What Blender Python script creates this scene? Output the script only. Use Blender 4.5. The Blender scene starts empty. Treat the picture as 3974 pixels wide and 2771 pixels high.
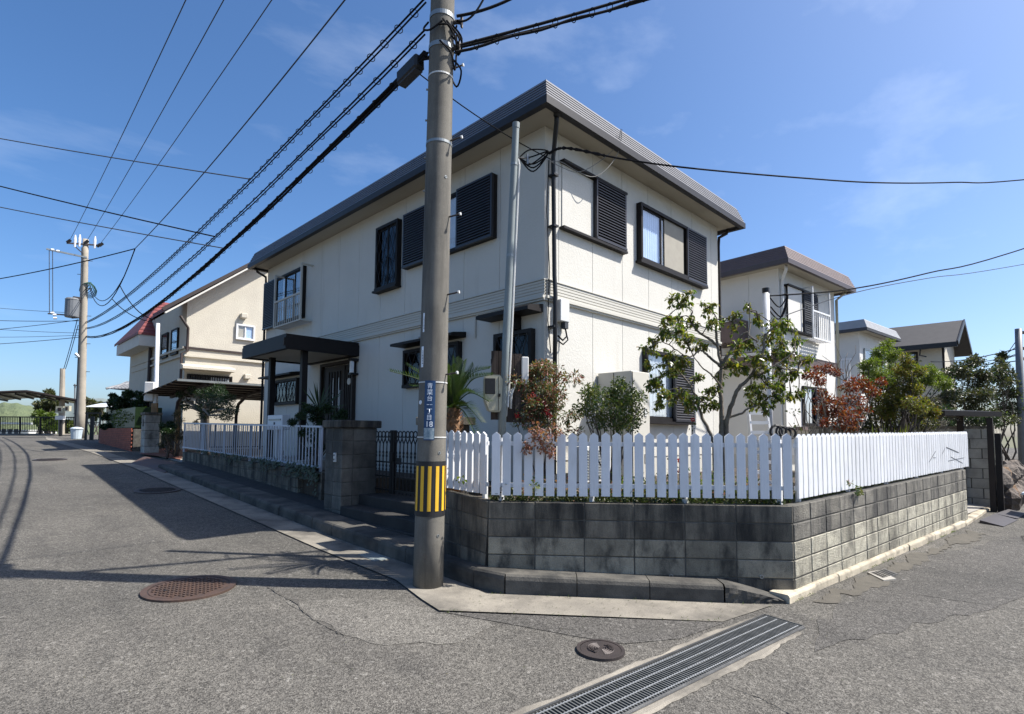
import bpy, bmesh, math, random
from mathutils import Vector, Matrix, noise
V = Vector
scene = bpy.context.scene
COL = scene.collection
rad = math.radians

# ------------------------------------------------------------------ camera
SW, SH = 3974.0, 2771.0                       # photograph size in pixels
FPX, CXP, CYP = 2154.9, 1987.0, 1549.1        # focal length, principal point (px)
CAM = V((0, 0, 1.8))
R3 = Matrix(((0.70976123, 0.04854618, 0.70276757),
             (-0.70440549, 0.03870881, 0.70874151),
             (0.0072034, -0.99807059, 0.0616702)))      # camera(x right,y down,z fwd) -> world
cam_d = bpy.data.cameras.new('camera')
cam = bpy.data.objects.new('camera', cam_d); COL.objects.link(cam)
cam_d.sensor_width = 36; cam_d.sensor_fit = 'HORIZONTAL'
cam_d.lens = 36 * FPX / SW
cam_d.shift_y = (CYP - SH / 2) / SW
cam_d.clip_start = .05; cam_d.clip_end = 3000
rx, ry, rz_ = R3.col[0].copy(), R3.col[1].copy(), R3.col[2].copy()
m = Matrix.Identity(4)
for i in range(3):
    m[i][0] = rx[i]; m[i][1] = -ry[i]; m[i][2] = -rz_[i]; m[i][3] = CAM[i]
cam.matrix_world = m
scene.camera = cam
scene.render.resolution_x = 1024; scene.render.resolution_y = 714

# ------------------------------------------------------------------ light
SUN_EL, SUN_AZ = 52.0, -46.0                  # elevation; azimuth of the sun from +X, counter-clockwise
w = bpy.data.worlds.new('World'); scene.world = w; w.use_nodes = True
nt = w.node_tree; nt.nodes.clear()
sky = nt.nodes.new('ShaderNodeTexSky'); sky.sky_type = 'NISHITA'; sky.sun_disc = False
sky.sun_elevation = rad(SUN_EL); sky.sun_rotation = rad(90 - SUN_AZ)
sky.air_density = .8; sky.dust_density = 1.9; sky.ozone_density = 4.0; sky.altitude = 60
tc = nt.nodes.new('ShaderNodeTexCoord')
mp = nt.nodes.new('ShaderNodeMapping'); mp.inputs['Scale'].default_value = (1.1, 3.2, 6.0); mp.inputs['Rotation'].default_value = (0, .25, .6)
nz = nt.nodes.new('ShaderNodeTexNoise'); nz.inputs['Scale'].default_value = 2.0; nz.inputs['Detail'].default_value = 9; nz.inputs['Roughness'].default_value = .55
cr = nt.nodes.new('ShaderNodeValToRGB'); cr.color_ramp.elements[0].position = .55; cr.color_ramp.elements[1].position = .85
cr.color_ramp.elements[1].color = (.13, .13, .13, 1)
mx = nt.nodes.new('ShaderNodeMix'); mx.data_type = 'RGBA'
mx.inputs['B'].default_value = (8.5, 9.0, 9.6, 1)
bg = nt.nodes.new('ShaderNodeBackground'); bg.inputs['Strength'].default_value = .118
wo = nt.nodes.new('ShaderNodeOutputWorld')
L = nt.links.new
L(tc.outputs['Generated'], mp.inputs['Vector']); L(mp.outputs['Vector'], nz.inputs['Vector'])
L(nz.outputs['Fac'], cr.inputs['Fac']); L(cr.outputs['Color'], mx.inputs['Factor'])
hs = nt.nodes.new('ShaderNodeHueSaturation'); hs.inputs['Saturation'].default_value = 1.18
L(sky.outputs['Color'], hs.inputs['Color']); L(hs.outputs['Color'], mx.inputs['A']); L(mx.outputs['Result'], bg.inputs['Color']); L(bg.outputs['Background'], wo.inputs['Surface'])
sd = bpy.data.lights.new('sun', 'SUN'); sd.energy = 5.0; sd.angle = rad(.53); sd.color = (1, .955, .89)
sun = bpy.data.objects.new('sun', sd); COL.objects.link(sun)
sdir = V((math.cos(rad(SUN_AZ)) * math.cos(rad(SUN_EL)), math.sin(rad(SUN_AZ)) * math.cos(rad(SUN_EL)), math.sin(rad(SUN_EL))))
sun.rotation_euler = sdir.to_track_quat('Z', 'Y').to_euler()
sun.location = (10, -10, 30)
vs = scene.view_settings
vs.view_transform = 'Standard'; vs.look = 'None'; vs.exposure = 0.85; vs.gamma = 1.0; vs.use_curve_mapping = False

# ------------------------------------------------------------------ pixel -> place
def ray(u, v):
    return R3 @ V(((u - CXP) / FPX, (v - CYP) / FPX, 1.0))
def fy(y):
    k = [(-400, -2.0), (-60, -1.4), (0, 0), (7, .21), (18, .727), (25, .937), (46, 1.33), (54, 1.40), (60, -1.5), (120, -9.0), (600, -9.0)]
    for (a, za), (b, zb) in zip(k, k[1:]):
        if y <= b: return za + (zb - za) * (y - a) / (b - a)
    return k[-1][1]
def gz(x, y):
    return .014 * max(-60, min(x, 60)) + fy(y)
def G(u, v, dz=0.0):
    d = ray(u, v); lo, hi = 0.5, 0.5
    f = lambda t: CAM.z + d.z * t - dz - gz(d.x * t, d.y * t)
    while f(hi) > 0 and hi < 400: lo = hi; hi *= 1.15
    for _ in range(50):
        mid = (lo + hi) / 2
        if f(mid) > 0: lo = mid
        else: hi = mid
    return CAM + d * hi
def onX(u, v, X): d = ray(u, v); return CAM + d * (X / d.x)
def onY(u, v, Y): d = ray(u, v); return CAM + d * (Y / d.y)
def onZ(u, v, Z): d = ray(u, v); return CAM + d * ((Z - CAM.z) / d.z)
def at(u, v, D): return CAM + ray(u, v) * D
def onP(u, v, p, n):
    d = ray(u, v); return CAM + d * ((p - CAM).dot(n) / d.dot(n))
def pj(p):
    c = R3.transposed() @ (V(p) - CAM); return (CXP + FPX * c.x / c.z, CYP + FPX * c.y / c.z, c.z)

# ------------------------------------------------------------------ mesh helpers
class MB:
    def __init__(s): s.v = []; s.f = []
    def add(s, vs_, fs):
        n = len(s.v); s.v += [tuple(p) for p in vs_]; s.f += [tuple(i + n for i in f) for f in fs]; return s
    def box(s, a, b):
        x0, y0, z0 = (min(a[i], b[i]) for i in range(3)); x1, y1, z1 = (max(a[i], b[i]) for i in range(3))
        return s.add([(x0, y0, z0), (x1, y0, z0), (x1, y1, z0), (x0, y1, z0), (x0, y0, z1), (x1, y0, z1), (x1, y1, z1), (x0, y1, z1)],
                     [(0, 3, 2, 1), (4, 5, 6, 7), (0, 1, 5, 4), (1, 2, 6, 5), (2, 3, 7, 6), (3, 0, 4, 7)])
    def obox(s, c, ax, ay, az):
        c, ax, ay, az = V(c), V(ax), V(ay), V(az)
        q = [c - ax - ay - az, c + ax - ay - az, c + ax + ay - az, c - ax + ay - az, c - ax - ay + az, c + ax - ay + az, c + ax + ay + az, c - ax + ay + az]
        return s.add(q, [(0, 3, 2, 1), (4, 5, 6, 7), (0, 1, 5, 4), (1, 2, 6, 5), (2, 3, 7, 6), (3, 0, 4, 7)])
    def beam(s, p, q, w_, h, up=(0, 0, 1)):
        p, q = V(p), V(q); d = (q - p); l = d.length; d = d / l
        side = d.cross(V(up)); side.normalize(); u = side.cross(d)
        return s.obox((p + q) / 2, d * l / 2, side * w_ / 2, u * h / 2)
    def prism(s, pts, off):
        pts = [V(p) for p in pts]; off = V(off); n = len(pts)
        fs = [tuple(range(n - 1, -1, -1)), tuple(range(n, 2 * n))] + [(i, (i + 1) % n, n + (i + 1) % n, n + i) for i in range(n)]
        return s.add(pts + [p + off for p in pts], fs)
    def tube(s, pts, r, n=6, cap=True):
        pts = [V(p) for p in pts]; N = len(pts)
        rs = r if isinstance(r, (list, tuple)) else [r] * N
        base = len(s.v); d0 = (pts[1] - pts[0]).normalized()
        ref = V((0, 0, 1)) if abs(d0.z) < .9 else V((1, 0, 0))
        u = d0.cross(ref).normalized()
        for i, p in enumerate(pts):
            d = (pts[min(i + 1, N - 1)] - pts[max(i - 1, 0)])
            d = d.normalized() if d.length > 1e-9 else d0
            u = (u - d * u.dot(d)); u = u.normalized() if u.length > 1e-6 else d.orthogonal().normalized()
            w2 = d.cross(u)
            for k in range(n):
                a = 2 * math.pi * k / n
                s.v.append(tuple(p + (u * math.cos(a) + w2 * math.sin(a)) * rs[i]))
        for i in range(N - 1):
            for k in range(n):
                a = base + i * n + k; b = base + i * n + (k + 1) % n
                s.f.append((a, b, b + n, a + n))
        if cap:
            s.f.append(tuple(base + k for k in range(n - 1, -1, -1)))
            s.f.append(tuple(base + (N - 1) * n + k for k in range(n)))
        return s
    def ring(s, c, ax, R_, r, n=12, m_=5, a0=0, a1=2 * math.pi, e1=None):
        c, ax = V(c), V(ax).normalized(); e1 = V(e1).normalized() if e1 else ax.orthogonal().normalized(); e2 = ax.cross(e1)
        full = abs(a1 - a0 - 2 * math.pi) < 1e-6
        pts = [c + (e1 * math.cos(a0 + (a1 - a0) * i / n) + e2 * math.sin(a0 + (a1 - a0) * i / n)) * R_ for i in range(n + 1)]
        return s.tube(pts, r, m_, cap=not full)
    def grid(s, fn, nu, nv):
        b = len(s.v)
        for j in range(nv + 1):
            for i in range(nu + 1): s.v.append(tuple(fn(i / nu, j / nv)))
        for j in range(nv):
            for i in range(nu):
                a = b + j * (nu + 1) + i; s.f.append((a, a + 1, a + nu + 2, a + nu + 1))
        return s
    def lathe(s, c, prof, n=16):
        c = V(c); b = len(s.v)
        for (r, z) in prof:
            for k in range(n):
                a = 2 * math.pi * k / n; s.v.append((c.x + r * math.cos(a), c.y + r * math.sin(a), c.z + z))
        for i in range(len(prof) - 1):
            for k in range(n):
                a = b + i * n + k; e = b + i * n + (k + 1) % n; s.f.append((a, e, e + n, a + n))
        s.f.append(tuple(b + k for k in range(n - 1, -1, -1))); s.f.append(tuple(b + (len(prof) - 1) * n + k for k in range(n)))
        return s
    def blob(s, c, r, nu=8, nv=6, amp=.15, seed=0, sc=2.0):
        c = V(c); r = V(r); b = len(s.v)
        for j in range(nv + 1):
            th = math.pi * j / nv
            for i in range(nu):
                ph = 2 * math.pi * i / nu
                d = V((math.sin(th) * math.cos(ph), math.sin(th) * math.sin(ph), math.cos(th)))
                k = 1 + amp * noise.noise(d * sc + V((seed, seed * 1.7, 0)))
                s.v.append((c.x + d.x * r.x * k, c.y + d.y * r.y * k, c.z + d.z * r.z * k))
        for j in range(nv):
            for i in range(nu):
                a = b + j * nu + i; e = b + j * nu + (i + 1) % nu; s.f.append((a, a + nu, e + nu, e))
        return s
    def leaf(s, p, d, nrm, l, w_, fold=.25):
        d = d.normalized(); side = d.cross(nrm)
        side = side.normalized() if side.length > 1e-6 else d.orthogonal().normalized(); up = side.cross(d)
        b = len(s.v); m_ = p + d * l * .45 + up * (-fold * w_ * .4)
        s.v += [tuple(p), tuple(m_ + side * w_ / 2 + up * fold * w_), tuple(p + d * l), tuple(m_ - side * w_ / 2 + up * fold * w_)]
        s.f += [(b, b + 1, b + 2), (b, b + 2, b + 3)]
        return s
    def mesh(s, name, mat, bevel=0, smooth=False, seg=1):
        me = bpy.data.meshes.new(name); me.from_pydata(s.v, [], s.f)
        if bevel:
            bm = bmesh.new(); bm.from_mesh(me); bmesh.ops.remove_doubles(bm, verts=bm.verts, dist=1e-5)
            bmesh.ops.recalc_face_normals(bm, faces=bm.faces)
            bmesh.ops.bevel(bm, geom=bm.edges[:], offset=bevel, segments=seg, affect='EDGES', clamp_overlap=True)
            bm.to_mesh(me); bm.free()
        if smooth: me.polygons.foreach_set('use_smooth', [True] * len(me.polygons))
        me.materials.append(MAT[mat]); me.update()
        return me
    def build(s, name, mat, parent=None, bevel=0, smooth=False, seg=1, kind=None):
        return inst(s.mesh(name, mat, bevel, smooth, seg), name, None, parent, kind)
def inst(me, name, mtx=None, parent=None, kind=None):
    o = bpy.data.objects.new(name, me); COL.objects.link(o)
    if mtx is not None: o.matrix_basis = mtx
    if parent is not None:
        o.parent = parent; o.matrix_parent_inverse = world_of(parent).inverted()
    if kind: o['kind'] = kind
    return o
def world_of(o):
    return o.matrix_basis.copy() if o.parent is None else world_of(o.parent) @ o.matrix_parent_inverse @ o.matrix_basis
def tag(o, label=None, cat=None, group=None, kind=None):
    if label: o['label'] = label
    if cat: o['category'] = cat
    if group: o['group'] = group
    if kind: o['kind'] = kind
    return o
def thing(name, label, cat, loc=(0, 0, 0), group=None, kind=None):
    o = bpy.data.objects.new(name, None); COL.objects.link(o); o.location = loc; o.empty_display_size = .2
    return tag(o, label, cat, group, kind)
def struct(mb, name, mat, **k):
    o = mb.build(name, mat, **k); o['kind'] = 'structure'; return o

# ------------------------------------------------------------------ materials
MAT = {}
def nodes(name):
    mt = bpy.data.materials.new(name); mt.use_nodes = True; t = mt.node_tree
    b = t.nodes['Principled BSDF']; MAT[name] = mt
    return mt, t, b
def nn(t, typ, **kw):
    n = t.nodes.new(typ)
    for k, v_ in kw.items():
        if k in n.inputs: n.inputs[k].default_value = v_
        else: setattr(n, k, v_)
    return n
def rgba(c): return (c[0], c[1], c[2], 1)
def mixc(t, fac, a, b, blend='MIX'):
    n = t.nodes.new('ShaderNodeMix'); n.data_type = 'RGBA'; n.blend_type = blend
    for key, v_ in (('Factor', fac), ('A', a), ('B', b)):
        if hasattr(v_, 'links') or hasattr(v_, 'is_linked'): t.links.new(v_, n.inputs[key])
        elif key == 'Factor': n.inputs[key].default_value = v_
        else: n.inputs[key].default_value = rgba(v_)
    return n.outputs['Result']
def ramp(t, src, lo, hi, a=0.0, b=1.0):
    n = t.nodes.new('ShaderNodeMapRange'); n.inputs['From Min'].default_value = lo; n.inputs['From Max'].default_value = hi
    n.inputs['To Min'].default_value = a; n.inputs['To Max'].default_value = b; t.links.new(src, n.inputs['Value']); return n.outputs['Result']
def noise_n(t, vec, scale, detail=5, rough=.55):
    n = nn(t, 'ShaderNodeTexNoise', Scale=scale, Detail=detail, Roughness=rough); t.links.new(vec, n.inputs['Vector']); return n.outputs['Fac']
def pos(t, scale=(1, 1, 1)):
    g = t.nodes.new('ShaderNodeNewGeometry')
    if scale == (1, 1, 1): return g.outputs['Position']
    m_ = t.nodes.new('ShaderNodeMapping'); m_.inputs['Scale'].default_value = scale; t.links.new(g.outputs['Position'], m_.inputs['Vector']); return m_.outputs['Vector']
def bumpn(t, b, h, strength, dist=.01):
    n = nn(t, 'ShaderNodeBump', Strength=strength, Distance=dist); t.links.new(h, n.inputs['Height']); t.links.new(n.outputs['Normal'], b.inputs['Normal'])
def M(name, c1, c2=None, scale=4.0, rough=.75, metal=0.0, bump=0.0, bscale=90.0, bdist=.01, spec=.4, rand=0.0, stain=None, grain=0.0, coat=0.0):
    mt, t, b = nodes(name); p = pos(t)
    c2 = c2 or tuple(x * .86 for x in c1)
    f = noise_n(t, p, scale, 6, .6)
    col = mixc(t, ramp(t, f, .32, .68), c1, c2)
    if grain:
        g = noise_n(t, p, 220, 2, .6); gv = ramp(t, g, .3, .7, 1 - grain, 1 + grain)
        n = nn(t, 'ShaderNodeVectorMath', operation='SCALE'); t.links.new(col, n.inputs[0]); t.links.new(gv, n.inputs['Scale']); col = n.outputs[0]
    if stain:
        sc, ssc, lo, hi, amt = stain
        sf = ramp(t, noise_n(t, pos(t, ssc), 1.0, 7, .62), lo, hi, 0, amt)
        col = mixc(t, sf, col, sc)
    if rand:
        oi = t.nodes.new('ShaderNodeObjectInfo'); rv = ramp(t, oi.outputs['Random'], 0, 1, 1 - rand, 1 + rand)
        n = nn(t, 'ShaderNodeVectorMath', operation='SCALE'); t.links.new(col, n.inputs[0]); t.links.new(rv, n.inputs['Scale']); col = n.outputs[0]
    t.links.new(col, b.inputs['Base Color'])
    b.inputs['Roughness'].default_value = rough; b.inputs['Metallic'].default_value = metal
    b.inputs['Specular IOR Level'].default_value = spec; b.inputs['Coat Weight'].default_value = coat
    if bump:
        bumpn(t, b, noise_n(t, p, bscale, 4, .6), bump, bdist)
    return mt
def LEAF(name, cols, rough=.45, trans=.35):
    mt, t, b = nodes(name)
    g = t.nodes.new('ShaderNodeNewGeometry')
    r = t.nodes.new('ShaderNodeValToRGB'); el = r.color_ramp.elements
    while len(el) < len(cols): el.new(.5)
    for i, c in enumerate(cols): el[i].position = i / max(1, len(cols) - 1); el[i].color = rgba(c)
    oi = t.nodes.new('ShaderNodeObjectInfo')
    ad = nn(t, 'ShaderNodeMath', operation='ADD'); t.links.new(g.outputs['Random Per Island'], ad.inputs[0]); t.links.new(oi.outputs['Random'], ad.inputs[1])
    fr = nn(t, 'ShaderNodeMath', operation='FRACT'); t.links.new(ad.outputs[0], fr.inputs[0]); t.links.new(fr.outputs[0], r.inputs['Fac'])
    t.links.new(r.outputs['Color'], b.inputs['Base Color']); b.inputs['Roughness'].default_value = rough; b.inputs['Specular IOR Level'].default_value = .45
    tr = t.nodes.new('ShaderNodeBsdfTranslucent'); sc = nn(t, 'ShaderNodeVectorMath', operation='MULTIPLY'); sc.inputs[1].default_value = (1.5, 1.7, .7)
    t.links.new(r.outputs['Color'], sc.inputs[0]); t.links.new(sc.outputs[0], tr.inputs['Color'])
    ms = nn(t, 'ShaderNodeMixShader', Fac=trans); out = t.nodes['Material Output']
    t.links.new(b.outputs[0], ms.inputs[1]); t.links.new(tr.outputs[0], ms.inputs[2]); t.links.new(ms.outputs[0], out.inputs['Surface'])
    return mt
def GLASS(name, tint=(.9, .95, 1), alpha=.2, rough=.02):
    mt, t, b = nodes(name)
    gl = nn(t, 'ShaderNodeBsdfGlossy', Roughness=rough); gl.inputs['Color'].default_value = (.95, .97, 1, 1)
    tr = t.nodes.new('ShaderNodeBsdfTransparent'); tr.inputs['Color'].default_value = rgba(tint)
    fn = nn(t, 'ShaderNodeLayerWeight', Blend=.5); pw = nn(t, 'ShaderNodeMath', operation='POWER'); pw.inputs[1].default_value = 4.0; t.links.new(fn.outputs['Facing'], pw.inputs[0])
    ml = nn(t, 'ShaderNodeMath', operation='MULTIPLY_ADD'); ml.inputs[1].default_value = .75; ml.inputs[2].default_value = alpha
    t.links.new(pw.outputs[0], ml.inputs[0])
    ms = t.nodes.new('ShaderNodeMixShader'); t.links.new(ml.outputs[0], ms.inputs[0]); t.links.new(tr.outputs[0], ms.inputs[1]); t.links.new(gl.outputs[0], ms.inputs[2])
    t.links.new(ms.outputs[0], t.nodes['Material Output'].inputs['Surface'])

def ASPHALT(name, a, bcol, big):
    mt, t, b = nodes(name); p = pos(t)
    v1 = nn(t, 'ShaderNodeTexVoronoi', Scale=125.0); t.links.new(p, v1.inputs['Vector'])
    sp = t.nodes.new('ShaderNodeSeparateColor'); t.links.new(v1.outputs['Color'], sp.inputs[0])
    f1 = ramp(t, sp.outputs[0], 0, 1, .38, 1.6)
    v3 = nn(t, 'ShaderNodeTexVoronoi', Scale=42.0); t.links.new(p, v3.inputs['Vector'])
    s3 = t.nodes.new('ShaderNodeSeparateColor'); t.links.new(v3.outputs['Color'], s3.inputs[0])
    f3 = ramp(t, s3.outputs[0], 0, 1, .78, 1.22)
    f2 = noise_n(t, p, .42, 7, .62)
    col = mixc(t, ramp(t, f2, .36, .64), a, bcol)
    col = mixc(t, ramp(t, noise_n(t, pos(t, (.9, .35, 1)), 1.1, 7, .68), .48, .70, 0, .75), col, big)
    col = mixc(t, ramp(t, noise_n(t, p, 4.5, 6, .7), .56, .74, 0, .5), col, tuple(x * .6 for x in big))
    col = mixc(t, ramp(t, noise_n(t, pos(t, (.6, .6, 1)), 1.7, 5, .6), .58, .76, 0, .55), col, tuple(x * 1.35 for x in a))
    mm = nn(t, 'ShaderNodeMath', operation='MULTIPLY'); t.links.new(f1, mm.inputs[0]); t.links.new(f3, mm.inputs[1])
    n = nn(t, 'ShaderNodeVectorMath', operation='SCALE'); t.links.new(col, n.inputs[0]); t.links.new(mm.outputs[0], n.inputs['Scale'])
    chip = ramp(t, s3.outputs[1], .984, .992, 0, .24)
    t.links.new(mixc(t, chip, n.outputs[0], (.42, .40, .36)), b.inputs['Base Color'])
    b.inputs['Roughness'].default_value = .9; b.inputs['Specular IOR Level'].default_value = .25
    h = nn(t, 'ShaderNodeMath', operation='ADD'); t.links.new(sp.outputs[1], h.inputs[0]); t.links.new(v1.outputs['Distance'], h.inputs[1])
    bumpn(t, b, h.outputs[0], .6, .007)
ASPHALT('asphalt', (.122, .114, .099), (.09, .085, .075), (.060, .057, .052))
ASPHALT('asphalt_pale', (.148, .139, .121), (.115, .108, .095), (.085, .08, .072))
ASPHALT('asphalt_patch', (.098, .092, .083), (.076, .072, .065), (.056, .054, .049))
M('apron', (.27, .245, .20), (.165, .15, .125), 2.2, .9, bump=.35, bscale=70, stain=((.085, .078, .066), (1.7, 1.7, 1.7), .47, .66, .85), grain=.35)
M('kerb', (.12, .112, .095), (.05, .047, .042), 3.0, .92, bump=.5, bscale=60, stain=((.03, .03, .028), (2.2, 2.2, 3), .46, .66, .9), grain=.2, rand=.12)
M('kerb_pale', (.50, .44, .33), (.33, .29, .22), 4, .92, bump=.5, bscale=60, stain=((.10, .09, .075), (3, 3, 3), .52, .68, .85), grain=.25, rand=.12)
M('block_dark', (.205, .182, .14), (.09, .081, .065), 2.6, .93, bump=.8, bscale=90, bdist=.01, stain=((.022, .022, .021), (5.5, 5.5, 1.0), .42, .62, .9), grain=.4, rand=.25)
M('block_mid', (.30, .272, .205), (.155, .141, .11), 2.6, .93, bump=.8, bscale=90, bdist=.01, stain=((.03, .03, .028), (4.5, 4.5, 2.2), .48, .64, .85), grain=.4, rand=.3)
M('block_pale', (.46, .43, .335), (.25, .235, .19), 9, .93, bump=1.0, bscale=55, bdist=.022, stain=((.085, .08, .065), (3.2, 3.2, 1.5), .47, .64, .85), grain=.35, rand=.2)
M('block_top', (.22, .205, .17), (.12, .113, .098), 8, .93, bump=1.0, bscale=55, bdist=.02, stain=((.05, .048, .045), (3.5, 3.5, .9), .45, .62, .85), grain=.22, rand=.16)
M('block_pillar', (.17, .16, .135), (.09, .085, .074), 2.2, .93, bump=.6, bscale=110, stain=((.045, .044, .04), (1.8, 1.8, 1.0), .42, .62, .9), grain=.22, rand=.2)
M('block_grey', (.40, .385, .34), (.26, .25, .22), 3, .93, bump=.5, bscale=110, stain=((.06, .058, .05), (2.0, 2.0, 1.0), .5, .66, .8), grain=.2, rand=.14)
M('mortar', (.11, .105, .09), (.05, .047, .042), 7, .95, bump=.4)
M('soil', (.085, .065, .045), (.05, .04, .03), 5, .95, bump=.8, bscale=30, bdist=.03)
M('earth', (.10, .11, .05), (.13, .12, .08), .3, .95)
M('cream', (.565, .55, .50), (.535, .52, .472), 1.5, .85, bump=.5, bscale=40, bdist=.012, stain=((.34, .32, .27), (2.6, 2.6, .3), .56, .78, .4), spec=.3)
M('cream_smooth', (.50, .485, .43), (.475, .46, .41), 1.5, .75, bump=.12, bscale=60)
M('soffit', (.40, .37, .30), (.38, .35, .285), 1.5, .8)
M('foundation', (.30, .29, .27), (.22, .21, .20), 2.5, .9, bump=.3)
M('fascia', (.135, .137, .148), (.112, .114, .125), 4, .42, spec=.35)
M('fascia_lip', (.030, .029, .031), (.024, .023, .025), 4, .5, spec=.25)
M('fascia_brown', (.135, .095, .085), (.115, .083, .075), 4, .5, spec=.4)
M('fascia_brown_lip', (.075, .055, .05), (.065, .05, .045), 4, .45)
M('fascia_grey', (.33, .34, .35), (.29, .30, .31), 4, .5)
M('shutter', (.022, .020, .024), (.017, .016, .019), 5, .42, spec=.5)
M('bronze', (.016, .0135, .0125), (.012, .010, .0095), 6, .55, spec=.2)
M('bronze_soft', (.035, .027, .022), (.027, .021, .018), 6, .6, spec=.2)
M('black_metal', (.012, .012, .013), (.009, .009, .0095), 8, .45)
M('white_fence', (.74, .75, .76), (.69, .70, .715), 6, .5, stain=((.34, .34, .31), (9, 9, 1.6), .56, .78, .45), rand=.06, grain=.06)
M('white_paint', (.68, .69, .70), (.62, .63, .64), 6, .45)
M('rail_white', (.52, .55, .60), (.46, .49, .54), 6, .45)
M('white_plastic', (.60, .60, .575), (.54, .54, .52), 6, .4)
M('beige_plastic', (.42, .395, .29), (.38, .36, .265), 5, .45)
M('galv', (.30, .32, .32), (.23, .25, .25), 5, .42, metal=.55, spec=.5)
M('galv_paint', (.22, .255, .255), (.18, .205, .205), 3, .5, stain=((.30, .29, .25), (4, 4, .6), .6, .75, .5))
M('steel', (.27, .27, .265), (.19, .19, .185), 12, .4, metal=.8)
M('grate_bar', (.17, .175, .17), (.11, .115, .11), 9, .5, metal=.3, stain=((.16, .07, .03), (1.5, 1.5, 1.5), .62, .75, .5))
M('grate_rod', (.36, .37, .37), (.26, .27, .27), 30, .35, metal=.6)
M('iron_rust', (.11, .068, .05), (.07, .05, .042), 9, .6, metal=.35, bump=.25, bscale=120)
M('iron_dark', (.065, .052, .048), (.045, .038, .036), 9, .55, metal=.35, bump=.25, bscale=120)
M('pole_concrete', (.175, .163, .138), (.125, .117, .10), 3, .9, bump=.3, bscale=120, stain=((.05, .047, .042), (4.5, 4.5, .45), .46, .68, .8), grain=.3)
M('pole_far', (.36, .32, .26), (.29, .26, .21), 2, .9)
M('wrap_black', (.018, .018, .02), (.014, .014, .015), 5, .55)
M('wrap_yellow', (.80, .46, .03), (.72, .40, .025), 5, .5)
M('sign_blue', (.020, .060, .145), (.018, .05, .125), 5, .3)
M('sign_white', (.82, .84, .86), (.78, .80, .82), 5, .4)
M('sticker', (.10, .17, .22), (.40, .46, .48), 26, .3)
M('crack', (.075, .07, .062), (.055, .052, .047), 9, .9)
M('cable', (.012, .012, .014), (.009, .009, .01), 5, .85, spec=.08)
M('cable_grey', (.07, .075, .085), (.055, .06, .07), 5, .8, spec=.1)
M('lead_grey', (.22, .22, .21), (.18, .18, .17), 5, .7)
M('cable_green', (.04, .09, .075), (.03, .07, .06), 5, .8, spec=.1)
M('transformer', (.16, .17, .18), (.13, .14, .15), 4, .5)
M('insulator', (.80, .80, .80), (.7, .7, .7), 4, .2)
M('wood_dark', (.055, .038, .03), (.03, .022, .018), 4, .85, bump=.4, bscale=60, stain=((.12, .10, .085), (18, 18, .8), .5, .7, .6))
M('wood', (.30, .19, .10), (.20, .12, .06), 5, .8)
M('bark', (.23, .20, .16), (.12, .10, .08), 9, .95, bump=.8, bscale=45, bdist=.02)
M('bark_dark', (.10, .08, .065), (.055, .045, .036), 9, .95, bump=.7, bscale=45)
M('palm_trunk', (.30, .16, .08), (.11, .065, .035), 16, .95, bump=.8, bscale=40, bdist=.03)
M('stucco', (.50, .465, .385), (.455, .42, .35), 2.0, .9, bump=.8, bscale=22, bdist=.02)
M('red_roof', (.20, .050, .048), (.15, .042, .042), 3, .6, stain=((.16, .05, .045), (2, 2, 2), .5, .7, .5))
M('brown_trim', (.035, .023, .020), (.028, .019, .017), 3, .6)
M('grey_tile', (.20, .205, .215), (.13, .135, .145), 3, .45)
M('dark_tile', (.05, .048, .047), (.04, .038, .038), 3, .7, bump=.3, bscale=12)
M('plaster', (.62, .60, .55), (.55, .53, .48), 2, .85)
M('brick_red', (.36, .105, .06), (.27, .08, .05), 4, .85, rand=.18, bump=.4)
M('tile_red', (.21, .085, .06), (.16, .07, .05), 4, .7)
M('rock', (.13, .105, .085), (.07, .06, .052), 4, .9, bump=.8, bscale=18, bdist=.05, rand=.35)
M('rock_tan', (.26, .16, .09), (.15, .10, .065), 4, .9, bump=.8, bscale=18, bdist=.05, rand=.2)
M('rubber', (.055, .05, .055), (.045, .042, .046), 5, .6, grain=.2)
M('ramp_brown', (.10, .055, .04), (.07, .045, .036), 4, .6, stain=((.05, .05, .055), (2, 2, 2), .5, .6, .5))
M('bin_blue', (.48, .55, .60), (.42, .49, .54), 4, .5)
M('bin_dark', (.05, .055, .07), (.04, .045, .06), 4, .5)
M('concrete', (.36, .34, .30), (.27, .255, .225), 2.5, .9, bump=.3, stain=((.10, .095, .085), (1.5, 1.5, 1.5), .52, .7, .6), grain=.15)
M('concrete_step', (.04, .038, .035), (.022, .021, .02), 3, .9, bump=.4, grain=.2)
M('white_line', (.70, .68, .62), (.6, .58, .52), 8, .8, grain=.2)
M('curtain_blue', (.62, .72, .84), (.54, .64, .78), 5, .9)
M('curtain_white', (.68, .69, .68), (.60, .61, .60), 5, .9)
M('curtain_beige', (.55, .47, .34), (.50, .43, .31), 5, .9)
M('screen', (.33, .31, .26), (.29, .27, .23), 5, .85)
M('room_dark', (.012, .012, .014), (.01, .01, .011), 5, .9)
M('polycarb', (.30, .26, .20), (.24, .20, .16), 4, .35)
M('polycarb_grey', (.30, .265, .22), (.24, .21, .175), 4, .4)
M('stuff_mark', (.05, .05, .06), (.04, .04, .05), 5, .6)
M('moss', (.10, .11, .03), (.06, .065, .02), 12, .95, bump=.5)
M('dirt', (.10, .09, .072), (.07, .064, .052), 6, .95, bump=.6, bscale=60)
M('tar', (.05, .05, .05), (.035, .035, .035), 6, .8)
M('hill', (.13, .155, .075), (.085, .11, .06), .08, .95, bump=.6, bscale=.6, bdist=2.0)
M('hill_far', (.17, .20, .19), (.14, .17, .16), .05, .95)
M('metal_white_roof', (.62, .65, .68), (.5, .53, .56), 3, .4)
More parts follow.
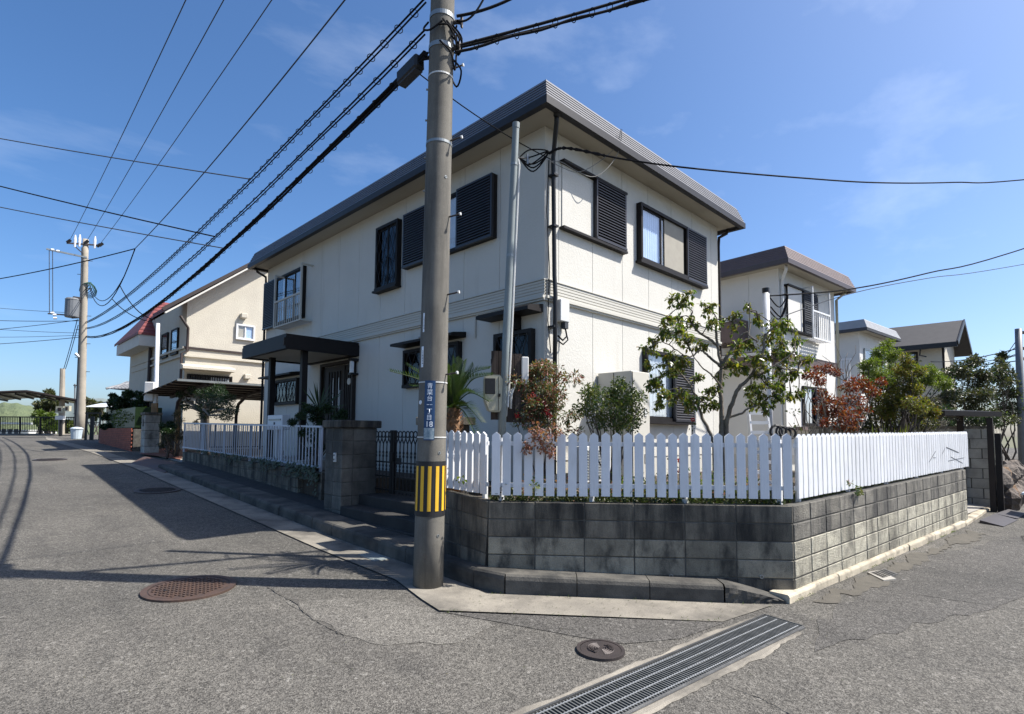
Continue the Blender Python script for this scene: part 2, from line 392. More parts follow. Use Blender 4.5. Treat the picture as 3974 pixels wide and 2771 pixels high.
M('berry', (.42, .02, .02), (.30, .015, .015), 20, .35)
M('lamp_glass', (.75, .76, .76), (.7, .71, .71), 5, .3)
GLASS('glass', (.93, .95, .97), .05)
GLASS('glass_dark', (.35, .38, .40), .015, .06)
LEAF('leaf_main', [(.035, .065, .014), (.06, .10, .02), (.10, .14, .025), (.04, .075, .016), (.15, .17, .03), (.27, .24, .035), (.07, .11, .02), (.20, .13, .03), (.12, .15, .028)], .33, .36)
LEAF('leaf_dark', [(.012, .028, .009), (.018, .04, .012), (.028, .052, .014), (.02, .04, .012)], .35, .25)
LEAF('leaf_shrub', [(.03, .055, .018), (.05, .085, .025), (.08, .11, .03), (.14, .13, .04), (.04, .07, .02)], .4, .32)
LEAF('leaf_nandina', [(.05, .085, .035), (.09, .12, .05), (.16, .10, .06), (.22, .06, .045), (.07, .10, .04), (.12, .12, .07)], .45, .35)
LEAF('leaf_pinkbrown', [(.22, .08, .06), (.30, .14, .11), (.14, .06, .045), (.25, .18, .13)], .45, .35)
LEAF('leaf_red', [(.11, .014, .010), (.17, .026, .012), (.07, .016, .010), (.20, .06, .016), (.12, .02, .012), (.05, .045, .015)], .4, .4)
LEAF('leaf_yellow', [(.13, .13, .025), (.09, .115, .02), (.20, .15, .03), (.06, .085, .018), (.16, .08, .025)], .45, .42)
LEAF('leaf_bamboo', [(.11, .14, .022), (.08, .12, .02), (.15, .17, .03), (.06, .09, .018)], .45, .42)
LEAF('leaf_olive', [(.035, .042, .022), (.05, .055, .028), (.075, .07, .035), (.03, .035, .02), (.09, .085, .03)], .42, .28)
LEAF('leaf_iris', [(.16, .18, .03), (.24, .24, .05), (.10, .13, .025)], .45, .4)
LEAF('leaf_palm', [(.020, .042, .010), (.03, .055, .012), (.045, .068, .015)], .35, .25)
LEAF('leaf_hedge', [(.05, .085, .014), (.08, .12, .018), (.12, .16, .024), (.035, .06, .012)], .45, .3)
LEAF('leaf_far', [(.06, .075, .03), (.085, .095, .035), (.05, .06, .03), (.11, .10, .04)], .6, .3)
LEAF('leaf_ivy', [(.03, .05, .018), (.05, .07, .022), (.07, .075, .03), (.02, .035, .014)], .5, .25)
LEAF('leaf_flower', [(.35, .012, .012), (.30, .02, .03)], .45, .3)
LEAF('twig_grey', [(.20, .18, .15), (.14, .12, .10)], .8, .05)
# ================================================================== SETTING
rng = random.Random(7)
def pts2(*uv): return [G(u, v) for u, v in uv]
def sheet(mb, poly, dz):
    mb.add([(p[0], p[1], gz(p[0], p[1]) + dz) for p in poly], [tuple(range(len(poly)))]); return mb
def ragged(mb, poly, dz, amp=.05, step=.12, seed=0):
    out = []; n = len(poly)
    for i in range(n):
        a, b = poly[i], poly[(i + 1) % n]; k = max(1, int((b - a).length / step))
        for j in range(k):
            p = a.lerp(b, j / k); q_ = noise.noise(V((p.x * 3, p.y * 3, seed))) * amp * 2 + noise.noise(V((p.x * 11, p.y * 11, seed))) * amp
            out.append(p + V((q_, q_ * .8, 0)))
    return sheet(mb, out, dz)
# terrain far around, falling away behind the far railing
mb = MB()
xs = [-700, -300, -120, -60, -30, 0, 30, 60, 120, 300, 800]; ys = [-400, -200, -60, -20, 0, 7, 18, 25, 46, 54, 60, 80, 120, 300, 800]
for y in ys:
    for x in xs: mb.v.append((x, y, gz(x, y) - .06))
n = len(xs)
for j in range(len(ys) - 1):
    for i in range(n - 1): a = j * n + i; mb.f.append((a, a + 1, a + n + 1, a + n))
struct(mb, 'ground', 'earth')
# asphalt of both streets
mb = MB(); xs = [-45 + 1.5 * i for i in range(0, 71)]; ys = [-40 + 1.0 * i for i in range(0, 93)]
ys = sorted(set(ys + [7, 18, 25, 46]))
for y in ys:
    for x in xs: mb.v.append((x, y, gz(x, y) + .003 * (noise.noise(V((x * .35, y * .35, 0))) if abs(x) < 12 and abs(y) < 20 else 0)))
n = len(xs)
for j in range(len(ys) - 1):
    for i in range(n - 1): a = j * n + i; mb.f.append((a, a + 1, a + n + 1, a + n))
struct(mb, 'road', 'asphalt', smooth=True)

# ---- corner lot lines (plan), from the foot of the walls
A1 = G(1892, 2198, .2); A1.z = 0
B1 = G(3086, 2302, .05); B1.z = 0
C1 = G(3756, 2016, .06); C1.z = 0
KX = 3.88                                  # front of the kerb on the side street
A0y = next(y / 100 for y in range(480, 800) if pj((A1.x + .02, y / 100, 1.0))[0] < 1690)
A0 = V((A1.x + .02, A0y, 0)); print('A0', A0)
kA = G(1887, 2307); kB = G(3000, 2352)
# concrete apron beside the kerb (L gutter)
g1 = G(1705, 2375); g2 = G(2804, 2414); g0 = G(1030, 2040)
GXL = g0.x - .02
def gline(y): return GXL
ap = MB()
seq = [(GXL + (.45 if y > 40 else 0), y) for y in (46, 40, 34, 28, 25, 22, 18, 16, 14, 12, 10, 8, 7, 6, 5.2)] + [(g1.x + .06, g1.y + .35), (g1.x, g1.y)]
inn = [(KX + .02, y) for y in (46, 40, 34, 28, 25, 22, 18, 16, 14, 12, 10, 8, 7, 6, 5.2)] + [(KX, kA.y + .4), (kA.x, kA.y)]
for a, b in zip(seq, inn):
    ap.v += [(a[0], a[1], gz(*a) + .016), (b[0], b[1], gz(*b) + .010)]
for i in range(len(seq) - 1): ap.f.append((2 * i, 2 * i + 1, 2 * i + 3, 2 * i + 2))
n0 = len(ap.v)
for i in range(9):
    t = i / 8; a = g1.lerp(g2, t); b = kA.lerp(kB, t)
    ap.v += [(a.x, a.y, gz(a.x, a.y) + .016 - .012 * t * t), (b.x, b.y, gz(b.x, b.y) + .010)]
for i in range(8): ap.f.append((n0 + 2 * i, n0 + 2 * i + 1, n0 + 2 * i + 3, n0 + 2 * i + 2))
struct(ap, 'pavement', 'apron')
# darker resurfaced asphalt wedge between the apron and the drain, and patches
mb = MB(); sheet(mb, [g1 + V((.02, -.03, 0)), g2 + V((.0, -.03, 0)), G(2640, 2480), G(2420, 2500), G(2230, 2470), G(1960, 2420)], .004); struct(mb, 'road_patch', 'asphalt_patch')
mb = MB(); ragged(mb, [G(1110, 2335), G(1330, 2325), G(1560, 2335), G(1690, 2385), G(1930, 2425), G(1780, 2490), G(1500, 2500), G(1340, 2470), G(1215, 2400)], .003, .04); struct(mb, 'road_patch', 'asphalt_pale')
mb = MB(); ragged(mb, [G(3560, 2160), G(3974, 2080), G(3990, 2330), G(3600, 2420), G(3150, 2520), G(3190, 2400), G(3330, 2310)], .004, .06); struct(mb, 'road_patch', 'asphalt_patch')
for uvs in (((1040, 2280), (1130, 2330), (1210, 2400), (1300, 2450), (1340, 2470)), ((2824, 2660), (2980, 2720), (3100, 2790)), ((3440, 2290), (3700, 2330), (3974, 2370)), ((0, 1990), (330, 1985), (560, 1960))):
    mb = MB()
    ps = [G(u, v) for u, v in uvs]; q = []
    for a, b in zip(ps, ps[1:]):
        for k in range(8): q.append(a.lerp(b, k / 8) + V((rng.uniform(-.012, .012), rng.uniform(-.012, .012), 0)))
    q.append(ps[-1])
    for i in range(len(q)):
        d = (q[min(i + 1, len(q) - 1)] - q[max(0, i - 1)]).normalized(); sd2 = V((-d.y, d.x, 0)) * rng.uniform(.002, .007)
        for s_ in (1, -1):
            p = q[i] + sd2 * s_; mb.v.append((p.x, p.y, gz(p.x, p.y) + .0135))
    for i in range(len(q) - 1): mb.f.append((2 * i, 2 * i + 1, 2 * i + 3, 2 * i + 2))
    struct(mb, 'road_crack', 'crack')

# ---- kerb stones
kerb = thing('kerb', None, None, (kA.x, kA.y, gz(kA.x, kA.y)), kind='structure')
def kerb_run(p0, p1, depth, h0, h1, length, mat='kerb', inward=None, jit=.006, rnd=.03):
    d = (p1 - p0); d.z = 0; l = d.length; d.normalize()
    nrm = V((-d.y, d.x, 0))
    if nrm.dot(inward) < 0: nrm = -nrm
    k = max(1, round(l / length)); st = l / k
    for i in range(k):
        a = p0 + d * (st * i + .004); b = p0 + d * (st * (i + 1) - .004)
        ha = h0 + (h1 - h0) * i / k; hb = h0 + (h1 - h0) * (i + 1) / k
        j = nrm * rng.uniform(-jit, jit)
        za, zb = gz(a.x, a.y), gz(b.x, b.y)
        q = MB(); prof = [(0, -.06), (0, .72), (rnd * .35, .9), (rnd, 1.0), (depth, 1.0), (depth, -.06)]
        n_ = len(prof)
        for (p, z, h) in ((a, za, ha), (b, zb, hb)):
            for (o, f_) in prof:
                w_ = p + nrm * o + j; q.v.append((w_.x, w_.y, z + (h * f_ if f_ > 0 else -.06)))
        q.f = [tuple(range(n_)), tuple(range(2 * n_ - 1, n_ - 1, -1))] + [(i2, n_ + i2, n_ + (i2 + 1) % n_, (i2 + 1) % n_) for i2 in range(n_)]
        q.build('kerb_stone', mat, kerb, smooth=False)
inw = V((1, .6, 0))
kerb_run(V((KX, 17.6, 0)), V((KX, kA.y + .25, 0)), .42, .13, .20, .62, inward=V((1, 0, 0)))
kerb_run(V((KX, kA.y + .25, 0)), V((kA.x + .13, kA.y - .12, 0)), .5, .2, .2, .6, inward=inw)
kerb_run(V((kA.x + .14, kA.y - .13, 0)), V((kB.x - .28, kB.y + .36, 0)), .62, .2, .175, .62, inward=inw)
# broken end stone: a sloping, chipped lump
e0 = V((kB.x - .27, kB.y + .35, 0)); e1 = V((kB.x + .16, kB.y - .06, 0)); q = MB()
dd = (e1 - e0).normalized(); nn_ = V((-dd.y, dd.x, 0)); nn_ = nn_ if nn_.dot(inw) > 0 else -nn_
def lump(u, v_):
    p = e0.lerp(e1, u) + nn_ * (.55 * max(0, v_ - .35) / .65 + .03 * noise.noise(V((u * 9, v_ * 9, 3))))
    h = (.175 - .145 * u ** 1.3) * min(1, v_ / .35) * (1 + .35 * noise.noise(V((u * 14, v_ * 10, 1))) * (v_ < .6))
    return (p.x, p.y, gz(p.x, p.y) - .03 + h + .03 * (v_ > 0))
q.grid(lump, 14, 10); q.build('broken_kerb_stone', 'kerb', kerb)
# low kerb along the other street
kr0 = G(3062, 2345); kr1 = G(3750, 2042)
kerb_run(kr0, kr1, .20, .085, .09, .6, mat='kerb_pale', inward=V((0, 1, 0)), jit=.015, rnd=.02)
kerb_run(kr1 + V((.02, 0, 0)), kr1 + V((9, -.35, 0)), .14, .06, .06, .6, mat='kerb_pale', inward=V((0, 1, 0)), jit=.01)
# strip between the low kerb and the wall, dirt strip in the road
mb = MB(); sheet(mb, [kr0 + V((.1, .1, 0)), kr1 + V((0, .1, 0)), V((C1.x, C1.y + .1, 0)), V((B1.x, B1.y + .1, 0))], .05); struct(mb, 'kerb_bed', 'dirt')
mb = MB(); ragged(mb, [G(3150, 2335), G(3290, 2270), G(3420, 2215), G(3560, 2150), G(3760, 2060), G(3830, 2075), G(3690, 2120), G(3560, 2190), G(3470, 2240), G(3380, 2290), G(3260, 2330)], .008, .09, .06, 4); struct(mb, 'dirt_strip', 'dirt')

# ================================================================== BLOCK WALLS
BH, BLn, TH = .186, .52, .12
def mesh_block(key, l, h, t, mat, bev=.006):
    k = (round(l, 3), round(h, 3), round(t, 3), mat)
    if k not in BLK:
        BLK[k] = MB().box((0, 0, -h), (l, t, 0)).mesh('block', mat, bevel=bev)
    return BLK[k]
BLK = {}
def wall_frame(p0, p1, inward):
    d = (p1 - p0); l = d.length; d.normalize()
    n_ = V((0, 0, 1)).cross(d); n_ = n_ if n_.dot(inward) > 0 else -n_
    n_.z = 0; n_.normalize(); up = d.cross(n_); up = up if up.z > 0 else -up
    return d, n_, up, l
def block_wall(name, label, p0, p1, inward, rows, length=BLn, bh=BH, th=TH, mat=lambda r: 'block_dark', joint=.010, group=None, holes=(), first=None, bond=0.0):
    """p0,p1: top front corners; rows of blocks stacked downwards from the top"""
    d, n_, up, l = wall_frame(p0, p1, inward)
    flip = d.cross(n_).z < 0
    t = thing(name, label, 'wall', V((p0.x, p0.y, gz(p0.x, p0.y))), group)
    mb = MB(); c = (p0 + p1) / 2 + n_ * (th / 2) - up * (rows * bh / 2 + .002)
    if not holes: mb.obox(c, d * (l / 2 - .003), n_ * (th / 2 - .007), up * (rows * bh / 2 - .003))
    else:
        h0, h1, hr = holes[0]
        for (a, b, r0, r1) in ((0, h0, 0, rows), (h1, l, 0, rows), (h0, h1, 0, hr)):
            mb.obox(p0 + d * ((a + b) / 2) + n_ * (th / 2) - up * ((r0 + r1) * bh / 2 + .002), d * ((b - a) / 2 - .003), n_ * (th / 2 - .007), up * ((r1 - r0) * bh / 2 - .003))
    mb.build('mortar', 'mortar', t)
    mx_ = Matrix.Identity(4)
    o_ = p0
    dx = d if not flip else -d
    for i in range(3): mx_[i][0] = dx[i]; mx_[i][1] = n_[i]; mx_[i][2] = up[i]
    for r in range(rows):
        x = 0.0; off = bond * length * (r % 2)
        cuts = [0.0]
        nx = (first if first else length) - off
        while nx < l - .06: cuts.append(nx); nx += length
        cuts.append(l)
        for a, b in zip(cuts, cuts[1:]):
            if holes and any(a > h0 - .1 and b < h1 + .1 and r >= hr for h0, h1, hr in holes): continue
            bl = b - a - joint
            if bl < .03: continue
            me = mesh_block('b', bl, bh - joint, th, mat(r))
            p = p0 + d * (a + joint / 2 if not flip else b - joint / 2) - up * (r * bh + joint / 2) + n_ * rng.uniform(-.0025, .0025)
            mm = mx_.copy(); mm.translation = p
            inst(me, 'block', mm, t)
    return t
pl_ch_n = V((0, 0, 1)).cross((B1 - A1).normalized())
def top_on(u, v, P, D): return onP(u, v, P, V((0, 0, 1)).cross((D - P).normalized()))
tA = top_on(1900, 1945, A1, B1); tB = top_on(3080, 1962, A1, B1)
tA = V((A1.x, A1.y, tA.z)); tB = V((B1.x, B1.y, tB.z))
tC = onP(3756, 1820, B1, V((0, 0, 1)).cross((C1 - B1).normalized())); tC = V((C1.x, C1.y, tC.z))
tA0 = V((A0.x, A0.y, tA.z + .06))
print('wall tops', [round(t.z, 2) for t in (tA0, tA, tB, tC)], 'pts', A0, A1, B1, C1)
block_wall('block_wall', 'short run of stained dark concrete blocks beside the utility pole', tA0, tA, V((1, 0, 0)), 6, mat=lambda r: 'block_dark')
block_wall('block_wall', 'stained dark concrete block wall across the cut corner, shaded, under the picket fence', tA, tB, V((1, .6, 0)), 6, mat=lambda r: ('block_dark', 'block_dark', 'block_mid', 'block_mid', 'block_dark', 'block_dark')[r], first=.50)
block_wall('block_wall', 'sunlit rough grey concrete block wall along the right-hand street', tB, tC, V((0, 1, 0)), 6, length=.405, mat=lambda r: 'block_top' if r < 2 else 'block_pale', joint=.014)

# weep pipes in the chamfer wall
for u, v in ((2604, 2236), (2955, 2238)):
    p = top_on(u, v, A1, B1); q = MB(); nn2 = pl_ch_n if pl_ch_n.dot(p) < 0 else -pl_ch_n
    q.ring(p + nn2 * .006, nn2, .017, .006, 10, 5)
    tag(q.build('weep_pipe', 'concrete'), 'small round weep pipe mouth low in the dark corner wall', 'pipe', 'weep pipes in the corner wall')

# ---- left street wall, fence, pillar, gate
WX = 4.66
lw0 = onX(1250, 1822, WX); lw1 = onX(708.7, 1752, WX)
lw0 = V((WX, 9.55, lw0.z - .05)); lw1 = V((WX, lw1.y, lw1.z))
print('left wall', lw0, lw1)
block_wall('block_wall', 'low stained block wall under the white bar railing with a square recess', lw0, lw1, V((1, 0, 0)), 5, length=.42, mat=lambda r: 'block_dark', holes=[(.14, 1.27, 1)], first=.14)
mb = MB(); mb.box((WX + .45, lw0.y, gz(WX, lw0.y) - .1), (WX + .5, lw0.y + 1.3, lw0.z - .2)); mb.box((WX + .1, lw0.y + 1.26, gz(WX, 10) - .1), (WX + .46, lw0.y + 1.31, lw0.z - .2))
tag(mb.build('recess_lining', 'concrete_step'), 'dark concrete lining of the square recess in the low street wall', 'recess')

def picket_fence(name, label, p0, p1, inward, n, w_, zt0, zt1, zb0, zb1, group='white picket fence runs', posts=4, two=False):
    d = (p1 - p0); d.z = 0; l = d.length; d.normalize(); n_ = V((-d.y, d.x, 0)); n_ = n_ if n_.dot(inward) > 0 else -n_
    t = thing(name, label, 'fence', V((p0.x, p0.y, zb0)), group)
    st = l / n
    me = None
    for i in range(n):
        f_ = (i + .5) / n; zt = zt0 + (zt1 - zt0) * f_; zb = zb0 + (zb1 - zb0) * f_
        if me is None or abs((zt - zb) - hh) > .006:
            hh = zt - zb; q = MB(); tip = w_ * .38; th = .022
            q.prism([(-w_ / 2, 0, 0), (w_ / 2, 0, 0), (w_ / 2, 0, hh - tip), (0, 0, hh), (-w_ / 2, 0, hh - tip)], (0, th, 0))
            for gx in (-.22, 0, .22): q.box((gx * w_ * 1.4 - w_ * .035, -.0018, .006), (gx * w_ * 1.4 + w_ * .035, .002, hh - tip - .01))
            me = q.mesh('picket', 'white_fence')
        p = p0 + d * (st * (i + .5)); mm = Matrix.Identity(4)
        dx = d if d.cross(n_).z > 0 else -d
        for k in range(3): mm[k][0] = dx[k]; mm[k][1] = n_[k]
        mm = mm @ Matrix.Rotation(rng.uniform(-.006, .006), 4, 'Y'); mm.translation = V((p.x, p.y, zb + rng.uniform(-.003, .003)))
        inst(me, 'picket', mm, t)
    for fz in (.16, .82):
        a = p0 + d * .01 + n_ * .037; b = p1 - d * .01 + n_ * .037
        a.z = zb0 + (zt0 - zb0) * fz; b.z = zb1 + (zt1 - zb1) * fz
        MB().beam(a, b, .028, .045).build('rail', 'white_paint', t)
    for i in range(posts):
        f_ = (i + .12) / (posts - .76) if posts > 1 else .5
        p = p0 + d * (l * f_) + n_ * .075; zt = zt0 + (zt1 - zt0) * f_; zb = zb0 + (zb1 - zb0) * f_
        MB().box((p.x - .022, p.y - .022, zb - .10), (p.x + .022, p.y + .022, zt - .06)).build('post', 'white_paint', t)
    return t
cin = V((1, .6, 0)); cd = (B1 - A1).normalized(); cn = V((-cd.y, cd.x, 0)); cn = cn if cn.dot(cin) > 0 else -cn
off = cn * .045
fz = lambda u, v, P, D: top_on(u, v, P + off, D + off).z
zt0, zt1, zb0, zb1 = fz(1922, 1677, A1, B1), fz(3057, 1684, A1, B1), fz(1922, 1922, A1, B1), fz(3062, 1937, A1, B1)
print('fence z', zt0, zt1, zb0, zb1)
pc0 = top_on(1903, 1800, A1 + off, B1 + off); pc1 = top_on(3080, 1800, A1 + off, B1 + off)
picket_fence('picket_fence', 'white picket fence across the cut corner with pointed pickets in shade', pc0, pc1, cin, 27, (pc1 - pc0).length / 27 * .76, zt0, zt1, zb0, zb1, posts=4)
pr0 = onP(3096, 1800, B1 + V((0, .045, 0)), V((0, 0, 1)).cross((C1 - B1).normalized())); pr1 = onP(3757, 1740, B1 + V((0, .045, 0)), V((0, 0, 1)).cross((C1 - B1).normalized()))
zr = [onP(u, v, B1 + V((0, .045, 0)), V((0, 0, 1)).cross((C1 - B1).normalized())).z for u, v in ((3101, 1685), (3748, 1675), (3109, 1935), (3754, 1810))]
pfR = picket_fence('picket_fence', 'long sunlit white picket fence on the right-hand street wall', pr0, pr1, V((0, 1, 0)), 58, (pr1 - pr0).length / 58 * .755, *zr, posts=6)
pl1 = A1 + V((.05, .09, 0)); pl0 = A1 + V((.06, 1.12, 0))
picket_fence('picket_fence', 'short white picket fence run half hidden behind the utility pole', pl0, pl1, V((1, 0, 0)), 9, .087, zt0 + .03, zt0, zb0 + .03, zb0, posts=2)

pnR = V((0, 0, 1)).cross((C1 - B1).normalized()); pnR = pnR if pnR.y < 0 else -pnR
for (x0, y0, x1, y1, w_) in ((460, 630, 590, 685, .010), (350, 670, 285, 780, .006), (510, 730, 630, 795, .006), (480, 772, 645, 737, .005), (325, 738, 352, 738, .005), (445, 640, 420, 700, .004)):
    a = onP(3500 + x0 * .3747, 1500 + y0 * .3747, B1 + V((0, .045, 0)) + pnR * .004, pnR); b = onP(3500 + x1 * .3747, 1500 + y1 * .3747, B1 + V((0, .045, 0)) + pnR * .004, pnR)
    MB().beam(a, b, .002, w_ * 1.6).build('scratch', 'cable_grey', pfR)
# ---- white bar railing on the low wall
rx0 = WX + .05
ra, rb, rc, rd = onX(1245, 1656, rx0), onX(712, 1642, rx0), onX(1237, 1813.6, rx0), onX(710, 1735, rx0)
rl = thing('bar_railing', 'white metal bar railing on the low street wall left of the gate pillar', 'railing', V((rx0, ra.y, lw0.z)))
y0r, y1r = ra.y, rb.y
ztr = lambda y: ra.z + (rb.z - ra.z) * (y - y0r) / (y1r - y0r)
zbr = lambda y: rc.z + (rd.z - rc.z) * (y - y0r) / (y1r - y0r)
MB().beam((rx0, y0r - .03, ztr(y0r)), (rx0, y1r, ztr(y1r)), .03, .035).build('top_rail', 'rail_white', rl)
MB().beam((rx0, y0r - .03, zbr(y0r)), (rx0, y1r, zbr(y1r)), .03, .03).build('bottom_rail', 'rail_white', rl)
nb = 64; hh = ztr(y0r) - zbr(y0r)
me = MB().box((-.008, -.008, 0), (.008, .008, hh)).mesh('bar', 'rail_white')
for i in range(nb):
    y = y0r + (y1r - y0r) * (i + .3) / nb
    inst(me, 'bar', Matrix.Translation((rx0, y, zbr(y))) @ Matrix.Diagonal((1, 1, (ztr(y) - zbr(y)) / hh, 1)), rl)
for k in range(6):
    y = y0r + .03 + (y1r - y0r - .06) * k / 5
    MB().box((rx0 + .016, y - .03, zbr(y) - .14), (rx0 + .05, y + .03, ztr(y) + .005)).build('post', 'rail_white', rl)

# ---- gate pillar (blocks, cap, bell)
pcn = G(1320, 2035); PXf, PYr = pcn.x, pcn.y
pil_z = onX(1320, 1660, PXf).z
print('pillar', PXf, PYr, pil_z)
PX1, PY1 = onY(1462, 1750, PYr).x, onX(1258, 1900, PXf).y; print('pillar ext', PX1 - PXf, PY1 - PYr)
pil = thing('gate_pillar', 'dark concrete block gate pillar with a thick slab cap beside the iron gate', 'pillar', (PXf, PYr, gz(PXf, PYr)))
MB().box((PXf + .006, PYr + .006, .2), (PX1 - .006, PY1 - .006, pil_z - .004)).build('core', 'mortar', pil)
for r in range(8):
    z1 = pil_z - r * .222; z0 = z1 - .212
    jj = .01 if r % 2 else 0
    for (a, b) in ((PYr, PYr + (PY1 - PYr) * (.5 + jj * 4)), (PYr + (PY1 - PYr) * (.5 + jj * 4) + .01, PY1)):
        MB().box((PXf, a, z0), (PXf + .19, b, z1)).build('block', 'block_pillar', pil, bevel=.008)
    MB().box((PXf + .20, PYr, z0), (PX1, PYr + .19, z1)).build('block', 'block_pillar', pil, bevel=.008)
MB().box((PXf - .05, PYr - .05, pil_z + .002), (PX1 + .06, PY1 + .04, pil_z + .125)).build('cap', 'block_dark', pil, bevel=.012)
bp = onX(1300, 1775, PXf - .012)
bl = thing('doorbell', 'small white doorbell box on the front of the gate pillar', 'doorbell', (PXf, bp.y, bp.z))
MB().box((PXf - .028, bp.y - .035, bp.z - .075), (PXf + .004, bp.y + .035, bp.z + .075)).build('case', 'white_plastic', bl, bevel=.006)
MB().box((PXf - .033, bp.y - .012, bp.z - .05), (PXf - .024, bp.y + .012, bp.z - .02)).build('button', 'bronze', bl)
MB().box((PXf - .031, bp.y - .015, bp.z + .02), (PXf - .024, bp.y + .015, bp.z + .05)).build('grille', 'cable_grey', bl)
# second pillar behind the pole
p2y = onX(1612, 1640, PXf + .06).y; print('p2y', p2y)
pil2 = thing('gate_pillar', 'second block gate pillar standing behind the utility pole, slab cap just showing', 'pillar', (PXf, p2y, gz(PXf, p2y)))
p2z = onX(1612, 1650, PXf + .05).z
for r in range(8):
    z1 = p2z - r * .222
    MB().box((PXf + .12, p2y - .52, z1 - .212), (PXf + .6, p2y - .06, z1)).build('block', 'block_dark', pil2, bevel=.008)
MB().box((PXf + .06, p2y - .58, p2z + .002), (PXf + .66, p2y, p2z + .115)).build('cap', 'block_dark', pil2, bevel=.012)

# ---- iron gate (two leaves) between the pillars
GXp = PXf + .62
gt, gl_ = onX(1427, 1674, GXp), onX(1625, 1674, GXp)
gz0, gz1 = gt.z - 1.0, gt.z
print('gate', gt, gl_)
def gate_leaf(ya, yb, label):
    t = thing('iron_gate', label, 'gate', (GXp, ya, gz0), 'pair of wrought iron gate leaves')
    lo, hi = min(ya, yb), max(ya, yb)
    for y in (lo, hi): MB().box((GXp - .025, y - .028, gz0), (GXp + .025, y + .028, gz1 + .02)).build('stile', 'black_metal', t)
    for z in (gz0 + .05, gz0 + .27, gz0 + .50): MB().box((GXp - .012, lo, z - .012), (GXp + .012, hi, z + .012)).build('crossbar', 'black_metal', t)
    n_ = 7; st = (hi - lo) / n_; R_ = st * .46
    for i in range(n_):
        y = lo + st * (i + .5)
        q = MB(); q.ring((GXp, y, gz1 - R_ * .95), (1, 0, 0), R_, .010, 14, 5); q.build('ring', 'black_metal', t)
        q = MB(); q.tube([(GXp, y - R_, gz1 - R_ * 1.6), (GXp, y - R_ * 1.0, gz1 - R_ * 2.5), (GXp, y - R_ * .1, gz1 - R_ * 4.0), (GXp, y, gz1 - R_ * 5), (GXp, y, gz0)], .010, 5)
        q.tube([(GXp, y + R_, gz1 - R_ * 1.6), (GXp, y + R_ * 1.0, gz1 - R_ * 2.5), (GXp, y + R_ * .1, gz1 - R_ * 4.0)], .010, 5)
        for zz in (.38, .44, .60, .66):
            q.ring((GXp, y, gz0 + zz), (1, 0, 0), .022, .007, 8, 4)
        q.build('bar', 'black_metal', t)
    return t
gm = (gt.y + gl_.y) / 2 - .06
gate_leaf(gt.y - .03, gm + .035, 'wrought iron gate leaf with a row of rings, hung beside the block pillar')
lf = gate_leaf(gm - .035, gm - (gt.y - gm) + .05, 'wrought iron gate leaf with a row of rings, partly behind the utility pole')
MB().box((GXp - .05, gm - .05, gz0 + .52), (GXp + .03, gm + .04, gz0 + .66)).build('lock_box', 'black_metal', lf)
# steps up to the gate
st = thing('entrance_steps', 'dark concrete steps rising from the kerb to the iron gate', 'steps', (KX + .4, gm, .3))
ylo, yhi = A0.y + .01, PYr - .012
base = gz(KX, 7)
for i, (x0, x1, h) in enumerate(((KX + .425, PXf + 1.2, .20), (PXf - .02, PXf + 1.2, .36), (PXf + .3, PXf + 1.2, .52), (PXf + .5, PXf + 1.2, gz0 - .04 - base))):
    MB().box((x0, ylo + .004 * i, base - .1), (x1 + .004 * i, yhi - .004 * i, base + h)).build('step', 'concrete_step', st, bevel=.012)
# paved strip between kerb and walls on the side street
mb = MB()
for y in (5.0, 7, 9.5, 12, 15, 17.6): mb.v += [(KX + .40, y, gz(KX, y) + .155), (WX + .05, y, gz(WX, y) + .19)]
for i in range(5): mb.f.append((2 * i, 2 * i + 1, 2 * i + 3, 2 * i + 2))
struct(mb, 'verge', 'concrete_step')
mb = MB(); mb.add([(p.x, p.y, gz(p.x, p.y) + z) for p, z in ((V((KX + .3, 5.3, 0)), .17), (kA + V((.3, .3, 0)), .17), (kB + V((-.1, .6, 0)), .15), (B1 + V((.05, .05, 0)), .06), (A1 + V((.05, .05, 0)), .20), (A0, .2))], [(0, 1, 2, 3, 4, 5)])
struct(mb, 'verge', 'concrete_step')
# garden soil of the corner lot
SZ = tA.z - .05
mb = MB(); poly = [(WX + .1, 18.3), (WX + .1, 9.6), (PX1 - .1, 9.3), (PX1, PYr + .1), (PXf + 1.15, PYr), (PXf + 1.15, A0.y - .1), (A1.x + .1, A0.y - .1), (A1.x + .1, A1.y + .05), (B1.x + .1, B1.y + .12), (C1.x - .05, C1.y + .1), (C1.x - .05, 18.3)]
mb.prism([(x, y, .2) for x, y in poly], (0, 0, SZ - .2)); struct(mb, 'garden_bed', 'soil')

